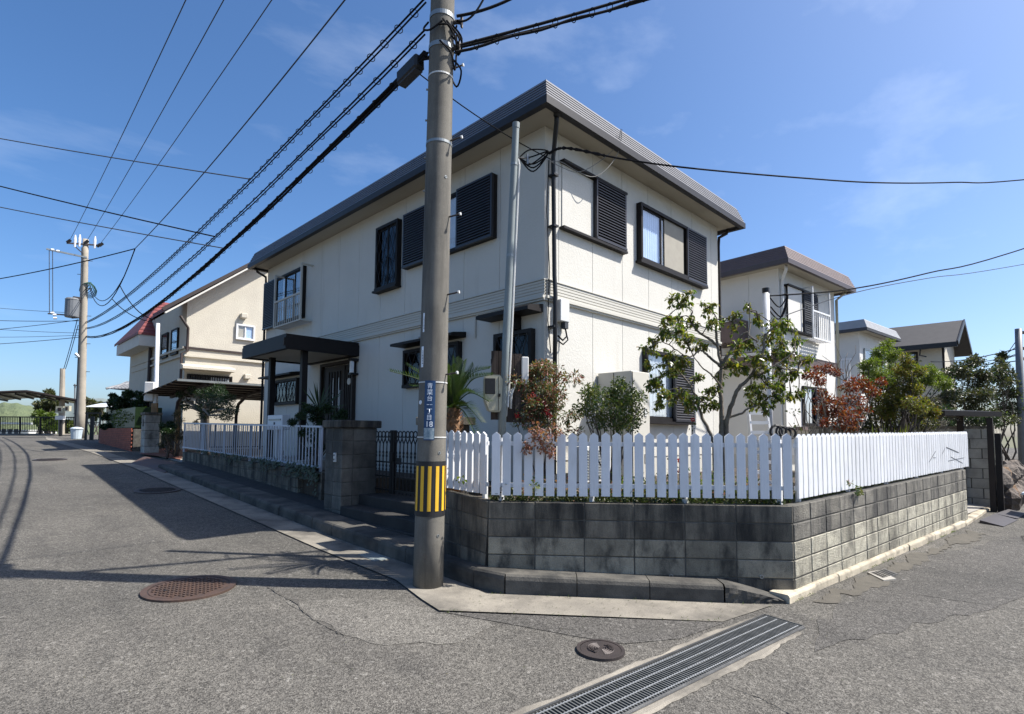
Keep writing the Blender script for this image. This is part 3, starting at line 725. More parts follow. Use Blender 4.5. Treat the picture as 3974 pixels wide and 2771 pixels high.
# ================================================================== STREET METAL
def manhole(c, R_, label, mat, pat, rot=0.0, group=None):
    c = V(c); z = gz(c.x, c.y); nx = V((1, 0, .014)).normalized()
    sl = (gz(c.x, c.y + .4) - gz(c.x, c.y - .4)) / .8
    t = thing('manhole_cover', label, 'manhole', (c.x, c.y, z), group)
    def disc(name, r0, r1, h, m_, z0=0):
        q = MB(); n_ = 40
        for r in (r0, r1):
            for k in range(n_):
                a = 2 * math.pi * k / n_; x, y = c.x + r * math.cos(a), c.y + r * math.sin(a)
                q.v.append((x, y, z + .014 * (x - c.x) + sl * (y - c.y) + h))
        for k in range(n_):
            q.f.append((k, (k + 1) % n_, n_ + (k + 1) % n_, n_ + k))
        if z0 is not None:
            b = len(q.v)
            for k in range(n_): x, y, zz = q.v[n_ + k]; q.v.append((x, y, zz - .03))
            for k in range(n_): q.f.append((n_ + k, n_ + (k + 1) % n_, b + (k + 1) % n_, b + k))
        return q.build(name, m_, t)
    disc('frame', R_ * .86, R_, .020, mat); disc('seat', R_ * .80, R_ * .86, .014, 'iron_dark'); disc('lid', .001, R_ * .84, .018, mat)
    q = MB(); hgt = lambda x, y: z + .014 * (x - c.x) + sl * (y - c.y)
    if pat == 'studs':
        s_ = R_ * .115
        for i in range(-8, 9):
            for j in range(-8, 9):
                x, y = i * s_, j * s_
                if x * x + y * y < (R_ * .76) ** 2:
                    X, Y = c.x + x * math.cos(rot) - y * math.sin(rot), c.y + x * math.sin(rot) + y * math.cos(rot)
                    h_ = hgt(X, Y); k = s_ * .30
                    q.obox((X, Y, h_ + .021), V((math.cos(rot), math.sin(rot), 0)) * k, V((-math.sin(rot), math.cos(rot), 0)) * k, (0, 0, .005))
    else:
        for k, r in enumerate((.14, .24, .34, .44, .54)):
            for s0 in (0, math.pi):
                q.ring((c.x, c.y, hgt(c.x, c.y) + .02), (-.014, -sl, 1), R_ * r, .006, 12, 4, a0=s0 + .15, a1=s0 + math.pi / 2 + .5)
        for k in range(5):
            a = 2.2 + k * .25; q.box((c.x + R_ * .45 * math.cos(a) - .012, c.y + R_ * .45 * math.sin(a) - .016, hgt(c.x, c.y) + .018), (c.x + R_ * .45 * math.cos(a) + .012, c.y + R_ * .45 * math.sin(a) + .016, hgt(c.x, c.y) + .026))
            a += math.pi; q.box((c.x + R_ * .45 * math.cos(a) - .012, c.y + R_ * .45 * math.sin(a) - .016, hgt(c.x, c.y) + .018), (c.x + R_ * .45 * math.cos(a) + .012, c.y + R_ * .45 * math.sin(a) + .016, hgt(c.x, c.y) + .026))
    q.build('relief', mat, t)
    if pat == 'studs':
        for sg in (-1, 1):
            q = MB(); q.box((c.x + sg * R_ * .5 - .02, c.y - .012, z + .01), (c.x + sg * R_ * .5 + .02, c.y + .012, z + .026 + sl * 0)); q.build('keyhole', 'black_metal', t)
manhole(G(2331, 2527), .185, 'small round rusty brown valve cover with ringed relief near the drain grating', 'iron_dark', 'rings')
manhole(G(736, 2285), .42, 'large round rusty manhole cover with studs crossed by the pole shadow', 'iron_rust', 'studs', .5)
manhole(G(612, 1905), .42, 'large round dark manhole cover lying in the shade of the house', 'iron_dark', 'studs', .3)
manhole(G(194, 1785), .42, 'large round manhole cover far down the sunlit side street', 'iron_dark', 'studs', .9)

# drain grating across the corner
ga, gb = G(2967, 2392), G(3129, 2432); gcd = G(2065, 2771); ge = G(2449, 2771)
dl = ((gcd - ga).normalized() + (ge - gb).normalized()).normalized(); wd = (gb - ga); wd = wd - dl * wd.dot(dl); gw = wd.length; wd.normalize()
GL = 3.35
gr = thing('drain_grating', 'long galvanised steel drain grating set across the street corner', 'grating', (ga.x, ga.y, gz(ga.x, ga.y)))
P_ = lambda s_, t_, h=0: (lambda q: V((q.x, q.y, gz(q.x, q.y) + h)))(ga + dl * s_ + wd * t_)
nbars = 118
for i in range(nbars + 1):
    s_ = .02 + (GL - .04) * i / nbars
    MB().beam(P_(s_, .01, .0), P_(s_, gw - .01, .0), .009, .03).build('bearing_bar', 'grate_bar', gr)
for k in range(4):
    t_ = gw * (.10 + .265 * k); q = MB(); pp = []
    for i in range(nbars * 2 + 1):
        s_ = .02 + (GL - .04) * i / (nbars * 2); pp.append(P_(s_, t_, .0135 + .0022 * (i % 2)))
    q.tube(pp, .0055, 5); q.build('twisted_rod', 'grate_rod', gr)
for t_ in (0, gw): MB().beam(P_(0, t_, .002), P_(GL, t_, .002), .008, .04).build('edge_bar', 'steel', gr)
for s_ in (0, GL): MB().beam(P_(s_, 0, .002), P_(s_, gw, .002), .008, .04).build('end_bar', 'steel', gr)
for t_ in (-.012, gw + .012): MB().beam(P_(0, t_, -.004), P_(GL, t_, -.004), .014, .04).build('frame_bar', 'steel', gr)
mb = MB(); mb.add([P_(0, 0, .0045), P_(GL, 0, .0045), P_(GL, gw, .0045), P_(0, gw, .0045)], [(0, 1, 2, 3)]); mb.build('pit', 'room_dark', gr)
# broken mortar beds on both long sides
for sg, name in ((-1, 'near'), (1, 'far')):
    q = MB(); n_ = 60
    for i in range(n_ + 1):
        s_ = .15 + (GL - .15) * i / n_; t0 = -.02 if sg < 0 else gw + .02
        w_ = (.05 + .045 * noise.noise(V((s_ * 3, sg, 0))) + .02 * noise.noise(V((s_ * 14, sg, 2)))) * min(1, i / 12 + .3)
        q.v += [P_(s_, t0, .0105), P_(s_, t0 + sg * w_ * .8, .013), P_(s_, t0 + sg * (w_ + .01), .003)]
    for i in range(n_):
        for k in (0, 1): a = 3 * i + k; q.f.append((a, a + 1, a + 4, a + 3))
    struct(q, 'mortar_bed', 'apron')
# small square lids
def lid(uvs, label, mat, slots):
    ps = [G(*uv) for uv in uvs]; c = sum(ps, V()) / 4; c.z = gz(c.x, c.y)
    t = thing('catch_basin', label, 'catch basin', c)
    q = MB(); q.prism([(p.x, p.y, gz(p.x, p.y) - .005) for p in ps], (0, 0, .024)); q.build('plate', mat, t)
    if slots:
        q = MB()
        for i in range(7):
            for j in range(5):
                a = ps[0].lerp(ps[1], (i + .8) / 7.6).lerp(ps[3].lerp(ps[2], (i + .8) / 7.6), (j + .8) / 5.6)
                q.box((a.x - .017, a.y - .012, gz(a.x, a.y) + .016), (a.x + .017, a.y + .012, gz(a.x, a.y) + .0215))
        q.build('slots', 'black_metal', t)
    return t
lid(((3366, 2226), (3430, 2258), (3478, 2252), (3412, 2219)), 'square concrete drain lid with slots beside the low kerb', 'concrete', False)
lid(((3376, 2228), (3426, 2250), (3485, 2233), (3436, 2214)), 'pale steel grating lid with rows of slots beside the low kerb', 'steel', True)
lid(((1390, 2156), (1455, 2184), (1515, 2172), (1450, 2150)), 'grey square meter lid in the shaded apron by the steps', 'galv_paint', False)
# ================================================================== HOUSES
class Fac:
    """a facade: s runs along it, z up, d outwards"""
    def __init__(s, axis, plane, sign=-1): s.axis, s.plane, s.sign = axis, plane, sign
    def P(s, a, z, d=0): return V((s.plane + s.sign * d, a, z)) if s.axis == 'Y' else V((a, s.plane + s.sign * d, z))
    def box(s, mb, s0, s1, z0, z1, d0, d1): return mb.box(s.P(s0, z0, d0), s.P(s1, z1, d1))
    def px(s, u, v, d=0):
        p = onX(u, v, s.plane + s.sign * d) if s.axis == 'Y' else onY(u, v, s.plane + s.sign * d)
        return (p.y if s.axis == 'Y' else p.x), p.z
def part_box(F, parent, name, mat, s0, s1, z0, z1, d0, d1, bevel=0): return F.box(MB(), s0, s1, z0, z1, d0, d1).build(name, mat, parent, bevel=bevel)
def frame_mb(F, s0, s1, z0, z1, d0, d1, w_, ws=None):
    mb = MB(); ws = ws or w_; lo, hi = min(s0, s1), max(s0, s1)
    F.box(mb, lo, hi, z1 - w_, z1, d0, d1); F.box(mb, lo, hi, z0, z0 + ws, d0, d1 + .012)
    F.box(mb, lo, lo + w_, z0 + ws + .001, z1 - w_ - .001, d0, d1); F.box(mb, hi - w_, hi, z0 + ws + .001, z1 - w_ - .001, d0, d1)
    return mb
def curtain_mb(F, s0, s1, z0, z1, d, amp=.006, waves=9, seed=0):
    n_ = waves * 6
    return MB().grid(lambda u, v: F.P(s0 + (s1 - s0) * u, z0 + (z1 - z0) * v, d + amp * math.sin(u * waves * 6.283 + seed + .5 * math.sin(u * 9))), n_, 1)
def window(F, parent, s0, s1, z0, z1, mat='bronze', d=.075, w_=.045, mull=(), curtains=(), glass='glass', back=True, name='window'):
    f_ = frame_mb(F, s0, s1, z0, z1, -.01, d, w_).build(name, mat, parent)
    lo, hi = min(s0, s1), max(s0, s1)
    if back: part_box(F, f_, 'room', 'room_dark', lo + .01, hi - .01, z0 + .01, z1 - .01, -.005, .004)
    for (a, b, cm) in curtains:
        curtain_mb(F, a, b, z0 + .03, z1 - .05, .022, seed=a).build('curtain', cm, f_, smooth=True)
    cuts = [lo + w_] + sorted(mull) + [hi - w_]
    for i, (a, b) in enumerate(zip(cuts, cuts[1:])):
        dd = .045 if i % 2 else .055
        part_box(F, f_, 'pane', glass, a, b, z0 + w_, z1 - w_, dd - .002, dd)
        frame_mb(F, a, b, z0 + w_, z1 - w_, dd - .012, dd + .012, .028).build('sash', mat, f_)
    return f_
def shutter(F, parent, s0, s1, z0, z1, d0=.05, d1=.10, mat='shutter', pitch=.047, fr=.035):
    lo, hi = min(s0, s1), max(s0, s1)
    sh = frame_mb(F, lo, hi, z0, z1, d0, d1, fr).build('shutter', mat, parent)
    F.box(MB(), lo + .01, hi - .01, z0 + .01, z1 - .01, d0 - .01, d0 + .012).build('shutter_back', 'black_metal', sh)
    n_ = int((z1 - z0 - 2 * fr) / pitch); pt = (z1 - z0 - 2 * fr) / n_
    q = MB(); a, b = lo + fr, hi - fr
    q.add([F.P(a, 0, d0 + .014), F.P(b, 0, d0 + .014), F.P(b, 0, d1 + .004), F.P(a, 0, d1 + .004),
           F.P(a, pt * 1.0, d0 + .026), F.P(b, pt * 1.0, d0 + .026), F.P(b, pt * .30, d1 + .004), F.P(a, pt * .30, d1 + .004)],
          [(0, 1, 2, 3), (3, 2, 6, 7), (7, 6, 5, 4), (0, 4, 5, 1), (1, 5, 6, 2), (0, 3, 7, 4)])
    me = q.mesh('slat', mat)
    for i in range(n_): inst(me, 'slat', Matrix.Translation((0, 0, z0 + fr + pt * i)), sh)
    return sh
def lattice(F, parent, s0, s1, z0, z1, d=.13, mat='black_metal', cell=.085, r=.006):
    """diamond wire grille in front of a window"""
    lo, hi = min(s0, s1), max(s0, s1); mb = MB(); n_ = max(2, round((hi - lo) / cell)); st = (hi - lo) / n_; hz = st * 2.1
    k = int((z1 - z0) / hz)
    hz = (z1 - z0) / k
    for i in range(n_ + 1):
        pts = []
        for j in range(k + 1):
            z = z0 + hz * j; a = st * .46 * (1 if (j + i) % 2 else -1)
            x = min(hi, max(lo, lo + st * i + a)); 
            pts += [F.P(x, z - hz * .14 if j else z, d), F.P(x, z + hz * .14 if j < k else z, d)]
        mb.tube(pts, r, 4)
    return mb.build('grille', mat, parent)
def awning(F, parent, s0, s1, z0, z1, depth, mat='bronze'):
    lo, hi = min(s0, s1), max(s0, s1); mb = MB()
    prof = [(0, z0), (0, z1), (depth * .85, z0 + (z1 - z0) * .62), (depth, z0 + (z1 - z0) * .4), (depth, z0 + .0)]
    mb.prism([F.P(lo, z, d_) for d_, z in prof], F.P(hi, 0, 0) - F.P(lo, 0, 0))
    return mb.build('awning', mat, parent)
def sweep(parent, name, mat, rect, prof):
    """closed profile [(inset,z)] swept round a rectangle x0,x1,y0,y1"""
    x0, x1, y0, y1 = rect; mb = MB(); n_ = len(prof)
    for (o, z) in prof: mb.v += [(x0 + o, y0 + o, z), (x1 - o, y0 + o, z), (x1 - o, y1 - o, z), (x0 + o, y1 - o, z)]
    for i in range(n_):
        a = 4 * i; b = 4 * ((i + 1) % n_)
        for k in range(4): mb.f.append((a + k, a + (k + 1) % 4, b + (k + 1) % 4, b + k))
    return mb.build(name, mat, parent)
def flat_roof(parent, rect, zl, zf, zt, inset, n_, m_hi, m_lip, zsof, m_sof='soffit', joints=0):
    x0, x1, y0, y1 = rect
    roof = MB().box((x0 + .3, y0 + .3, zf - .02), (x1 - .3, y1 - .3, zt - .06)).build('roof', 'dark_tile', parent)
    pr = []
    for i in range(n_):
        a, b = i / n_, (i + 1) / n_
        pr += [(inset * a, zf + .004 + (zt - zf) * a), (inset * b + .011, zf + .004 + (zt - zf) * b)]
    pr += [(inset + .25, zt + .004), (inset + .25, zf + .004)]
    sweep(roof, 'fascia', m_hi, rect, pr)
    sweep(roof, 'gutter', m_lip, rect, [(-.006, zl), (-.006, zf), (.16, zf), (.16, zl + .05), (.10, zl + .04), (.09, zl)])
    MB().box((x0 + .10, y0 + .10, zsof), (x1 - .10, y1 - .10, zsof + .03)).build('soffit', m_sof, roof)
    return roof
def wall_panels(F, parent, cuts, z0, z1, mat, gap=.007, th=.014, wall='wall'):
    base = parent
    for a, b in zip(cuts, cuts[1:]):
        F.box(MB(), a + gap / 2, b - gap / 2, z0, z1, -th, 0).build('wall_panel', mat, base, bevel=.003)
def band(F, parent, s0, s1, z0, z1, mat, n_=5, d=.03):
    """ribbed belt course between the storeys"""
    mb = MB(); st = (z1 - z0) / n_; lo, hi = min(s0, s1), max(s0, s1)
    for i in range(n_): F.box(mb, lo, hi, z0 + st * i + .006, z0 + st * (i + 1) - .006, -.012, d)
    F.box(mb, lo, hi, z0, z1, -.012, d - .012)
    F.box(mb, lo, hi, z0 - .045, z0 - .002, -.012, d + .035)
    F.box(mb, lo, hi, z0 - .075, z0 - .047, -.012, d + .012)
    F.box(mb, lo, hi, z1 + .002, z1 + .016, -.012, d + .014)
    return mb.build('belt_course', mat, parent)
def pipe(parent, pts, r, mat, name='downpipe', clips=0):
    o = MB().tube(pts, r, 8).build(name, mat, parent, smooth=True); return o

# ---------------- main house
HX, HY, HX1, HY1 = 6.164, 5.538, 12.06, 16.38
ZB0, ZB1, ZS = 3.885, 4.12, 6.53
house = thing('house', 'two-storey cream panel house with thick dark grey fascia and louvred shutters on the corner lot', 'house', (HX, HY, SZ))
FL, FR = Fac('Y', HX), Fac('X', HY)
MB().box((HX + .014, HY + .014, SZ - .15), (HX1 - .014, HY1 - .014, ZS + .01)).build('wall', 'cream_smooth', house)
cl = [HY] + [HY + .075 + .915 * k for k in range(1, 12)] + [HY1]
crr = [HX] + [HX + .33 + .87 * k for k in range(0, 7)] + [HX1]
for F, cu in ((FL, cl), (FR, crr)):
    cu = [c for c in cu if cu[0] == c or cu[-1] == c or (c > cu[0] + .05 and c < cu[-1] - .05)]
    wall_panels(F, house, cu, ZB1 + .004, ZS, 'cream')
    wall_panels(F, house, cu, 1.39, ZB0 - .055, 'cream')
wall_panels(Fac('X', HY1, 1), house, [HX, 8, 10, HX1], 1.39, ZS, 'cream'); wall_panels(Fac('Y', HX1, 1), house, [HY, 8, 10.5, 13, HY1], 1.39, ZS, 'cream')
MB().box((HX + .02, HY + .02, SZ - .4), (HX1 - .02, HY1 - .02, 1.385)).build('foundation', 'foundation', house)
# vents in the foundation
for s_ in (9.3, 7.6, 12.9, 14.9): part_box(FL, house, 'foundation_vent', 'black_metal', s_, s_ + .33, 1.17, 1.30, -.03, -.012)
mb = MB()
zf_list = ZB0
bandL = band(FL, house, HY - .03, HY1, ZB0, ZB1, 'cream_smooth'); bandR = band(FR, house, HX + .0005, HX1, ZB0, ZB1, 'cream_smooth')
OV = .5
roof = flat_roof(house, (HX - OV, HX1 + .38, HY - OV + .02, HY1 + .20), 6.485, 6.605, 6.945, .13, 6, 'fascia', 'fascia_lip', 6.535)
# ridge cap at the near corner
# corner trims
MB().box((HX - .006, HY - .006, 1.39), (HX + .05, HY + .05, ZB0 - .08)).build('corner_trim', 'cream_smooth', house)
# ---- left facade windows
w2 = window(FL, house, 6.60, 9.21, 5.03, 6.11, mull=(7.55, 8.30), curtains=((7.5, 8.35, 'curtain_white'),))
shutter(FL, house, 6.60, 7.53, 5.03, 6.11, .08, .13); shutter(FL, house, 8.28, 9.20, 5.03, 6.11, .08, .13)
lt = window(FL, house, 9.42, 10.25, 4.76, 6.12, mull=(9.84,), d=.11, w_=.06, glass='glass_dark')
lattice(FL, lt, 9.48, 10.19, 4.83, 6.06, .13)
part_box(FL, house, 'sill', 'bronze', 9.40, 10.27, 4.72, 4.758, 0, .16)
wb = window(FL, house, 13.80, 15.62, 4.74, 6.09, mull=(14.35, 14.95), w_=.06, d=.09, curtains=((13.86, 14.5, 'screen'), (14.96, 15.2, 'curtain_white')))
shutter(FL, house, 15.60, 16.37, 4.72, 6.08, .06, .11)
# window guard rail
d0 = .30
(sa, za), (sb, zb_) = FL.px(1164.6, 1243.5, d0), FL.px(1063, 1274, d0)
zt = FL.px(1164, 1136, d0)[1]; ztop = FL.px(1165, 1022, d0)[1]
gd = MB()
lo, hi = sa, sb; zbt = (za + zb_) / 2
print('balcony', sa, sb, za, zb_, zt, ztop)
for s_ in (lo, hi):
    FL.box(gd, s_ - .022, s_ + .022, zbt, ztop, d0 - .02, d0 + .02); FL.box(gd, s_ - .018, s_ + .018, ztop - .04, ztop - .002, 0, d0 - .021)
    FL.box(gd, s_ - .018, s_ + .018, zbt + .002, zbt + .04, 0, d0 - .021)
FL.box(gd, lo + .023, hi - .023, zt - .022, zt + .022, d0 - .018, d0 + .018)
FL.box(gd, lo + .023, hi - .023, zbt, zbt + .035, d0 - .018, d0 + .018)
for k in range(5): FL.box(gd, lo + .02, hi - .02, zbt + .004, zbt + .018, .03 + k * .05, .055 + k * .05)
guard = gd.build('window_guard', 'cream_smooth', house)
me = FL.box(MB(), -.008, .008, zbt + .036, zt - .023, d0 - .008, d0 + .008).mesh('guard_bar', 'cream_smooth')
for k in range(13): inst(me, 'guard_bar', Matrix.Translation((0, lo + (hi - lo) * (k + 1) / 14, 0)), guard)
# ---- ground floor, left facade
sA, zA = FL.px(1880, 1230, .34); sB, zB = FL.px(2085, 1187, .30)
wn = window(FL, house, 5.72, 6.56, 2.2, 3.40, mull=(6.14,), d=.10, w_=.06, curtains=((5.8, 6.1, 'curtain_white'),), glass='glass_dark')
lattice(FL, wn, 5.78, 6.50, 2.26, 3.33, .13, cell=.12, r=.008)
awning(FL, house, 5.56, 6.72, 3.63, 3.76, .34)
q = MB(); FL.box(q, 6.02, 6.2, 3.42, 3.62, 0, .16); q.build('vent_hood', 'bronze', house)
q = MB(); q.tube([FL.P(5.62, 3.82, .02), FL.P(7.05, 3.80, .02), FL.P(7.1, 3.78, .02), FL.P(7.1, 3.42, .02)], .016, 6); q.build('conduit', 'cream_smooth', house)
wn2 = window(FL, house, 7.46, 9.16, 2.66, 3.40, mull=(8.3,), d=.10, w_=.06, curtains=((7.5, 8.0, 'curtain_white'),), glass='glass_dark')
lattice(FL, wn2, 7.52, 9.10, 2.72, 3.34, .13, cell=.12, r=.008)
awning(FL, house, 7.36, 9.24, 3.46, 3.56, .34)
wn3 = window(FL, house, 13.98, 15.5, 2.52, 3.20, mull=(14.7,), d=.10, w_=.06, glass='glass_dark')
lattice(FL, wn3, 14.05, 15.44, 2.58, 3.14, .13, cell=.11, r=.008)
awning(FL, house, 13.9, 16.0, 3.27, 3.36, .32)
# door with side light
door = frame_mb(FL, 11.12, 12.70, 1.45, 3.42, -.01, .09, .07).build('door', 'bronze_soft', house)
part_box(FL, door, 'door_leaf', 'bronze_soft', 11.55, 12.45, 1.47, 3.33, 0, .055, .004)
part_box(FL, door, 'side_panel', 'bronze', 11.19, 11.54, 1.47, 3.33, 0, .035)
part_box(FL, door, 'side_panel', 'bronze', 12.46, 12.63, 1.47, 3.33, 0, .035)
for k in range(5):
    s_ = 11.72 + k * .135; part_box(FL, door, 'door_rib', 'bronze', s_, s_ + .045, 1.6, 3.2, .056, .075, .004)
for k in (0, 2): part_box(FL, door, 'door_glass', 'lamp_glass', 11.78 + k * .135, 11.81 + k * .135, 2.35, 3.05, .056, .060)
for k in range(4): part_box(FL, door, 'side_rib', 'bronze_soft', 11.22 + k * .08, 11.255 + k * .08, 1.6, 3.2, .036, .055)
q = MB(); q.tube([FL.P(11.62, 2.25, .06), FL.P(11.62, 2.25, .12), FL.P(11.62, 2.75, .12), FL.P(11.62, 2.75, .06)], .013, 6); q.build('handle', 'galv', door)
lamp = part_box(FL, house, 'wall_lamp', 'lamp_glass', 11.04, 11.12, 3.10, 3.36, .10, .17, .006)
for a, b in ((3.36, 3.42), (3.06, 3.10)): part_box(FL, lamp, 'lamp_cap', 'black_metal', 11.02, 11.14, a, b, .0, .19)
q = MB(); q.lathe((0, 0, 0), [(.001, 0), (.075, 0), (.075, .02), (.001, .02)], 20); o = q.mesh('wreath', 'plaster')
inst(o, 'door_plaque', Matrix.Translation(FL.P(11.30, 2.93, .06)) @ Matrix.Rotation(-math.pi / 2, 4, 'Y'), door)
# porch
PO = thing('porch_canopy', 'dark brown flat porch canopy on square posts over the front door', 'canopy', (4.6, 11.0, SZ))
cz0, cz1 = 3.47, 3.77
x0, x1, y0, y1 = 4.53, HX - .003, 11.0, 13.42
MB().box((x0 + .04, y0 + .04, cz0 + .03), (x1, y1 - .04, cz1 - .02)).build('slab', 'soffit', PO)
sweep(PO, 'fascia', 'bronze', (x0, x1 + .03 - .034, y0, y1), [(0, cz0), (0, cz1 - .06), (.012, cz1 - .055), (.012, cz1), (.10, cz1), (.10, cz0)])
for (u, v) in ((1057, 1400), (1181, 1370)):
    s_, z_ = FL.px(u, v, HX - 5.02)
    MB().box((4.96, s_ - .06, SZ), (5.08, s_ + .06, cz0 + .028)).build('post', 'bronze', PO, bevel=.006)
    print('post', s_)
pbx = MB().box((x0 - .02, y0 + .03, cz0 + .06), (x0 + .03, y0 + .10, cz1 - .08)); pbx.build('corner_box', 'bronze_soft', PO)
# porch floor
MB().box((4.9, 10.9, SZ - .2), (HX - .01, 13.4, SZ + .2)).build('porch_floor', 'concrete', PO, bevel=.01)
# mailbox
mbx = thing('mailbox', 'white metal mailbox on a post behind the white bar railing', 'mailbox', (4.95, 13.6, SZ))
ms, mz = FL.px(1066, 1620, HX - 4.95); ms2, mz2 = FL.px(1094, 1620, HX - 4.95)
yc = (ms + ms2) / 2; 
a = onX(1038, 1612, 4.95); b = onX(1094, 1650, 4.95); ylo2, yhi2 = min(a.y, b.y), max(a.y, b.y)
MB().box((4.95, ylo2, a.z - .33), (5.13, yhi2, a.z)).build('case', 'white_paint', mbx, bevel=.012)
MB().box((4.935, ylo2 + .06, a.z - .12), (4.953, yhi2 - .1, a.z - .085)).build('slot_flap', 'galv', mbx)
MB().box((4.942, (ylo2 + yhi2) / 2 - .03, a.z - .24), (4.952, (ylo2 + yhi2) / 2 + .03, a.z - .16)).build('plate', 'stuff_mark', mbx)
MB().box((5.0, (ylo2 + yhi2) / 2 - .03, SZ), (5.08, (ylo2 + yhi2) / 2 + .03, a.z - .32)).build('post', 'white_paint', mbx)

# ---- right facade
for z in (5.03, 6.10): part_box(FR, house, 'shutter_rail', 'bronze', 6.51, 8.27, z - .03, z + .01, 0, .10)
shutter(FR, house, 7.37, 8.25, 5.05, 6.09, .02, .09)
part_box(FR, house, 'wall_panel', 'cream', 6.56, 7.36, 5.06, 6.06, .001, .016)
wB = window(FR, house, 8.70, 10.46, 4.99, 6.08, w_=.055, d=.11, mull=(9.47,), curtains=((8.75, 9.47, 'curtain_blue'), (9.5, 10.4, 'curtain_beige')))
part_box(FR, wB, 'insect_screen', 'screen', 9.60, 10.36, 5.05, 6.02, .058, .060)
shutter(FR, house, 10.43, 11.28, 4.98, 6.07, .06, .12)
part_box(FR, house, 'sill', 'bronze', 8.66, 11.30, 4.945, 4.988, 0, .13)
w1 = window(FR, house, 8.86, 10.0, 2.05, 3.37, w_=.06, d=.10, curtains=((8.9, 9.9, 'curtain_white'),))
shutter(FR, house, 9.79, 10.56, 2.05, 3.36, .11, .16)
part_box(FR, house, 'sill', 'bronze', 8.82, 10.6, 2.0, 2.048, 0, .16)
# corner downpipe with swan neck
dp = [FR.P(6.02, 6.50, .36), FR.P(6.03, 6.40, .35), FR.P(6.27, 6.16, .09), FR.P(6.29, 6.05, .06), FR.P(6.29, 4.2, .09), FR.P(6.29, 3.9, .11), FR.P(6.29, 1.2, .09)]
q = MB(); q.tube(dp, .036, 8); q.tube([FR.P(6.0, 6.535, .38), FR.P(6.0, 6.46, .38)], .05, 8); q.build('downpipe', 'black_metal', house, smooth=True)
for z in (5.75, 4.95, 3.4, 2.4): part_box(FR, house, 'pipe_clip', 'black_metal', 6.24, 6.34, z, z + .03, 0, .13)
q = MB(); q.tube([FR.P(12.25, 6.50, .16), FR.P(12.23, 6.40, .14), FR.P(12.10, 6.30, .02), FR.P(12.10, 6.1, .0), FR.P(12.10, 1.2, .0)], .034, 8); q.build('downpipe', 'bronze_soft', house, smooth=True)
q = MB(); q.tube([FL.P(16.46, 6.50, .30), FL.P(16.45, 6.42, .28), FL.P(16.40, 6.30, .05), FL.P(16.40, 6.1, .04), FL.P(16.40, 1.3, .04)], .034, 8); q.build('downpipe', 'black_metal', house, smooth=True)
# meter box with cables beside the corner
bx = part_box(FR, house, 'junction_box', 'white_plastic', 6.40, 6.62, 3.52, 3.86, 0, .12, .01)
part_box(FR, bx, 'cable_gland', 'cable_grey', 6.52, 6.6, 3.42, 3.53, .03, .11)
q = MB(); q.tube([FR.P(6.56, 3.44, .08), FR.P(6.55, 3.30, .12), FR.P(6.44, 3.22, .13), FR.P(6.34, 3.28, .12)], .014, 5); q.tube([FR.P(6.58, 3.44, .06), FR.P(6.60, 3.25, .10), FR.P(6.46, 3.16, .12), FR.P(6.33, 3.2, .13)], .012, 5); q.build('box_cable', 'cable', house)
q = MB(); q.tube([FR.P(6.20, 5.98, .05), FR.P(6.18, 5.2, .03), FR.P(6.21, 4.3, .06), FR.P(6.19, 3.5, .05), FR.P(6.2, 3.0, .1)], .008, 5)
q.build('wall_cable', 'cable', house)
# aerial leads looping from the eave
def arc(pts, k=10):
    out = []
    P4 = [pts[0]] + list(pts) + [pts[-1]]
    for i in range(1, len(P4) - 2):
        p0_, p1_, p2_, p3_ = P4[i - 1], P4[i], P4[i + 1], P4[i + 2]
        for j in range(k):
            t = j / k; out.append(.5 * ((2 * p1_) + (p2_ - p0_) * t + (2 * p0_ - 5 * p1_ + 4 * p2_ - p3_) * t * t + (3 * p1_ - p0_ - 3 * p2_ + p3_) * t ** 3))
    out.append(V(pts[-1])); return out
for k, uvs in enumerate((((2410, 500), (2395, 560), (2355, 605), (2290, 650), (2240, 668), (2200, 658), (2140, 628)), ((2414, 502), (2400, 590), (2350, 660), (2300, 686), (2240, 665), (2180, 630), (2140, 626)))):
    q = MB(); ps = [onY(u, v, HY - OV - .01 + (OV - .08) * min(1, i / 4.5)) for i, (u, v) in enumerate(uvs)]
    q.tube(arc(ps, 6), .006, 5); o = q.build('aerial_lead', 'lead_grey', house)
# water heater cabinet standing by the wall
wh = thing('water_heater', 'tall pale water heater cabinet standing against the right side of the house', 'water heater', (7.6, HY - .6, SZ))
wx0_ = onY(2322, 1445, HY - .03).x; wcn = onX(2450, 1437, wx0_); wyf, wzt = wcn.y, wcn.z; wx1_ = onY(2521, 1440, wyf).x
print('heater', wx0_, wx1_, wyf, wzt)
MB().box((wx0_, wyf, SZ), (wx1_, HY - .02, wzt)).build('case', 'cream_smooth', wh, bevel=.01)
for fz_ in (.18, .60): MB().box((wx1_ - .17, wyf - .012, SZ + (wzt - SZ) * fz_), (wx1_ - .10, wyf + .002, SZ + (wzt - SZ) * fz_ + .14)).build('latch', 'white_plastic', wh)
MB().box((wx0_ - .006, (wyf + HY) / 2 - .004, SZ + .02), (wx0_ + .002, (wyf + HY) / 2 + .004, wzt - .02)).build('panel_seam', 'bronze_soft', wh)
MB().box((wx0_ + .02, wyf - .008, SZ + .02), (wx0_ + .03, wyf + .002, wzt - .02)).build('door_seam', 'bronze_soft', wh)
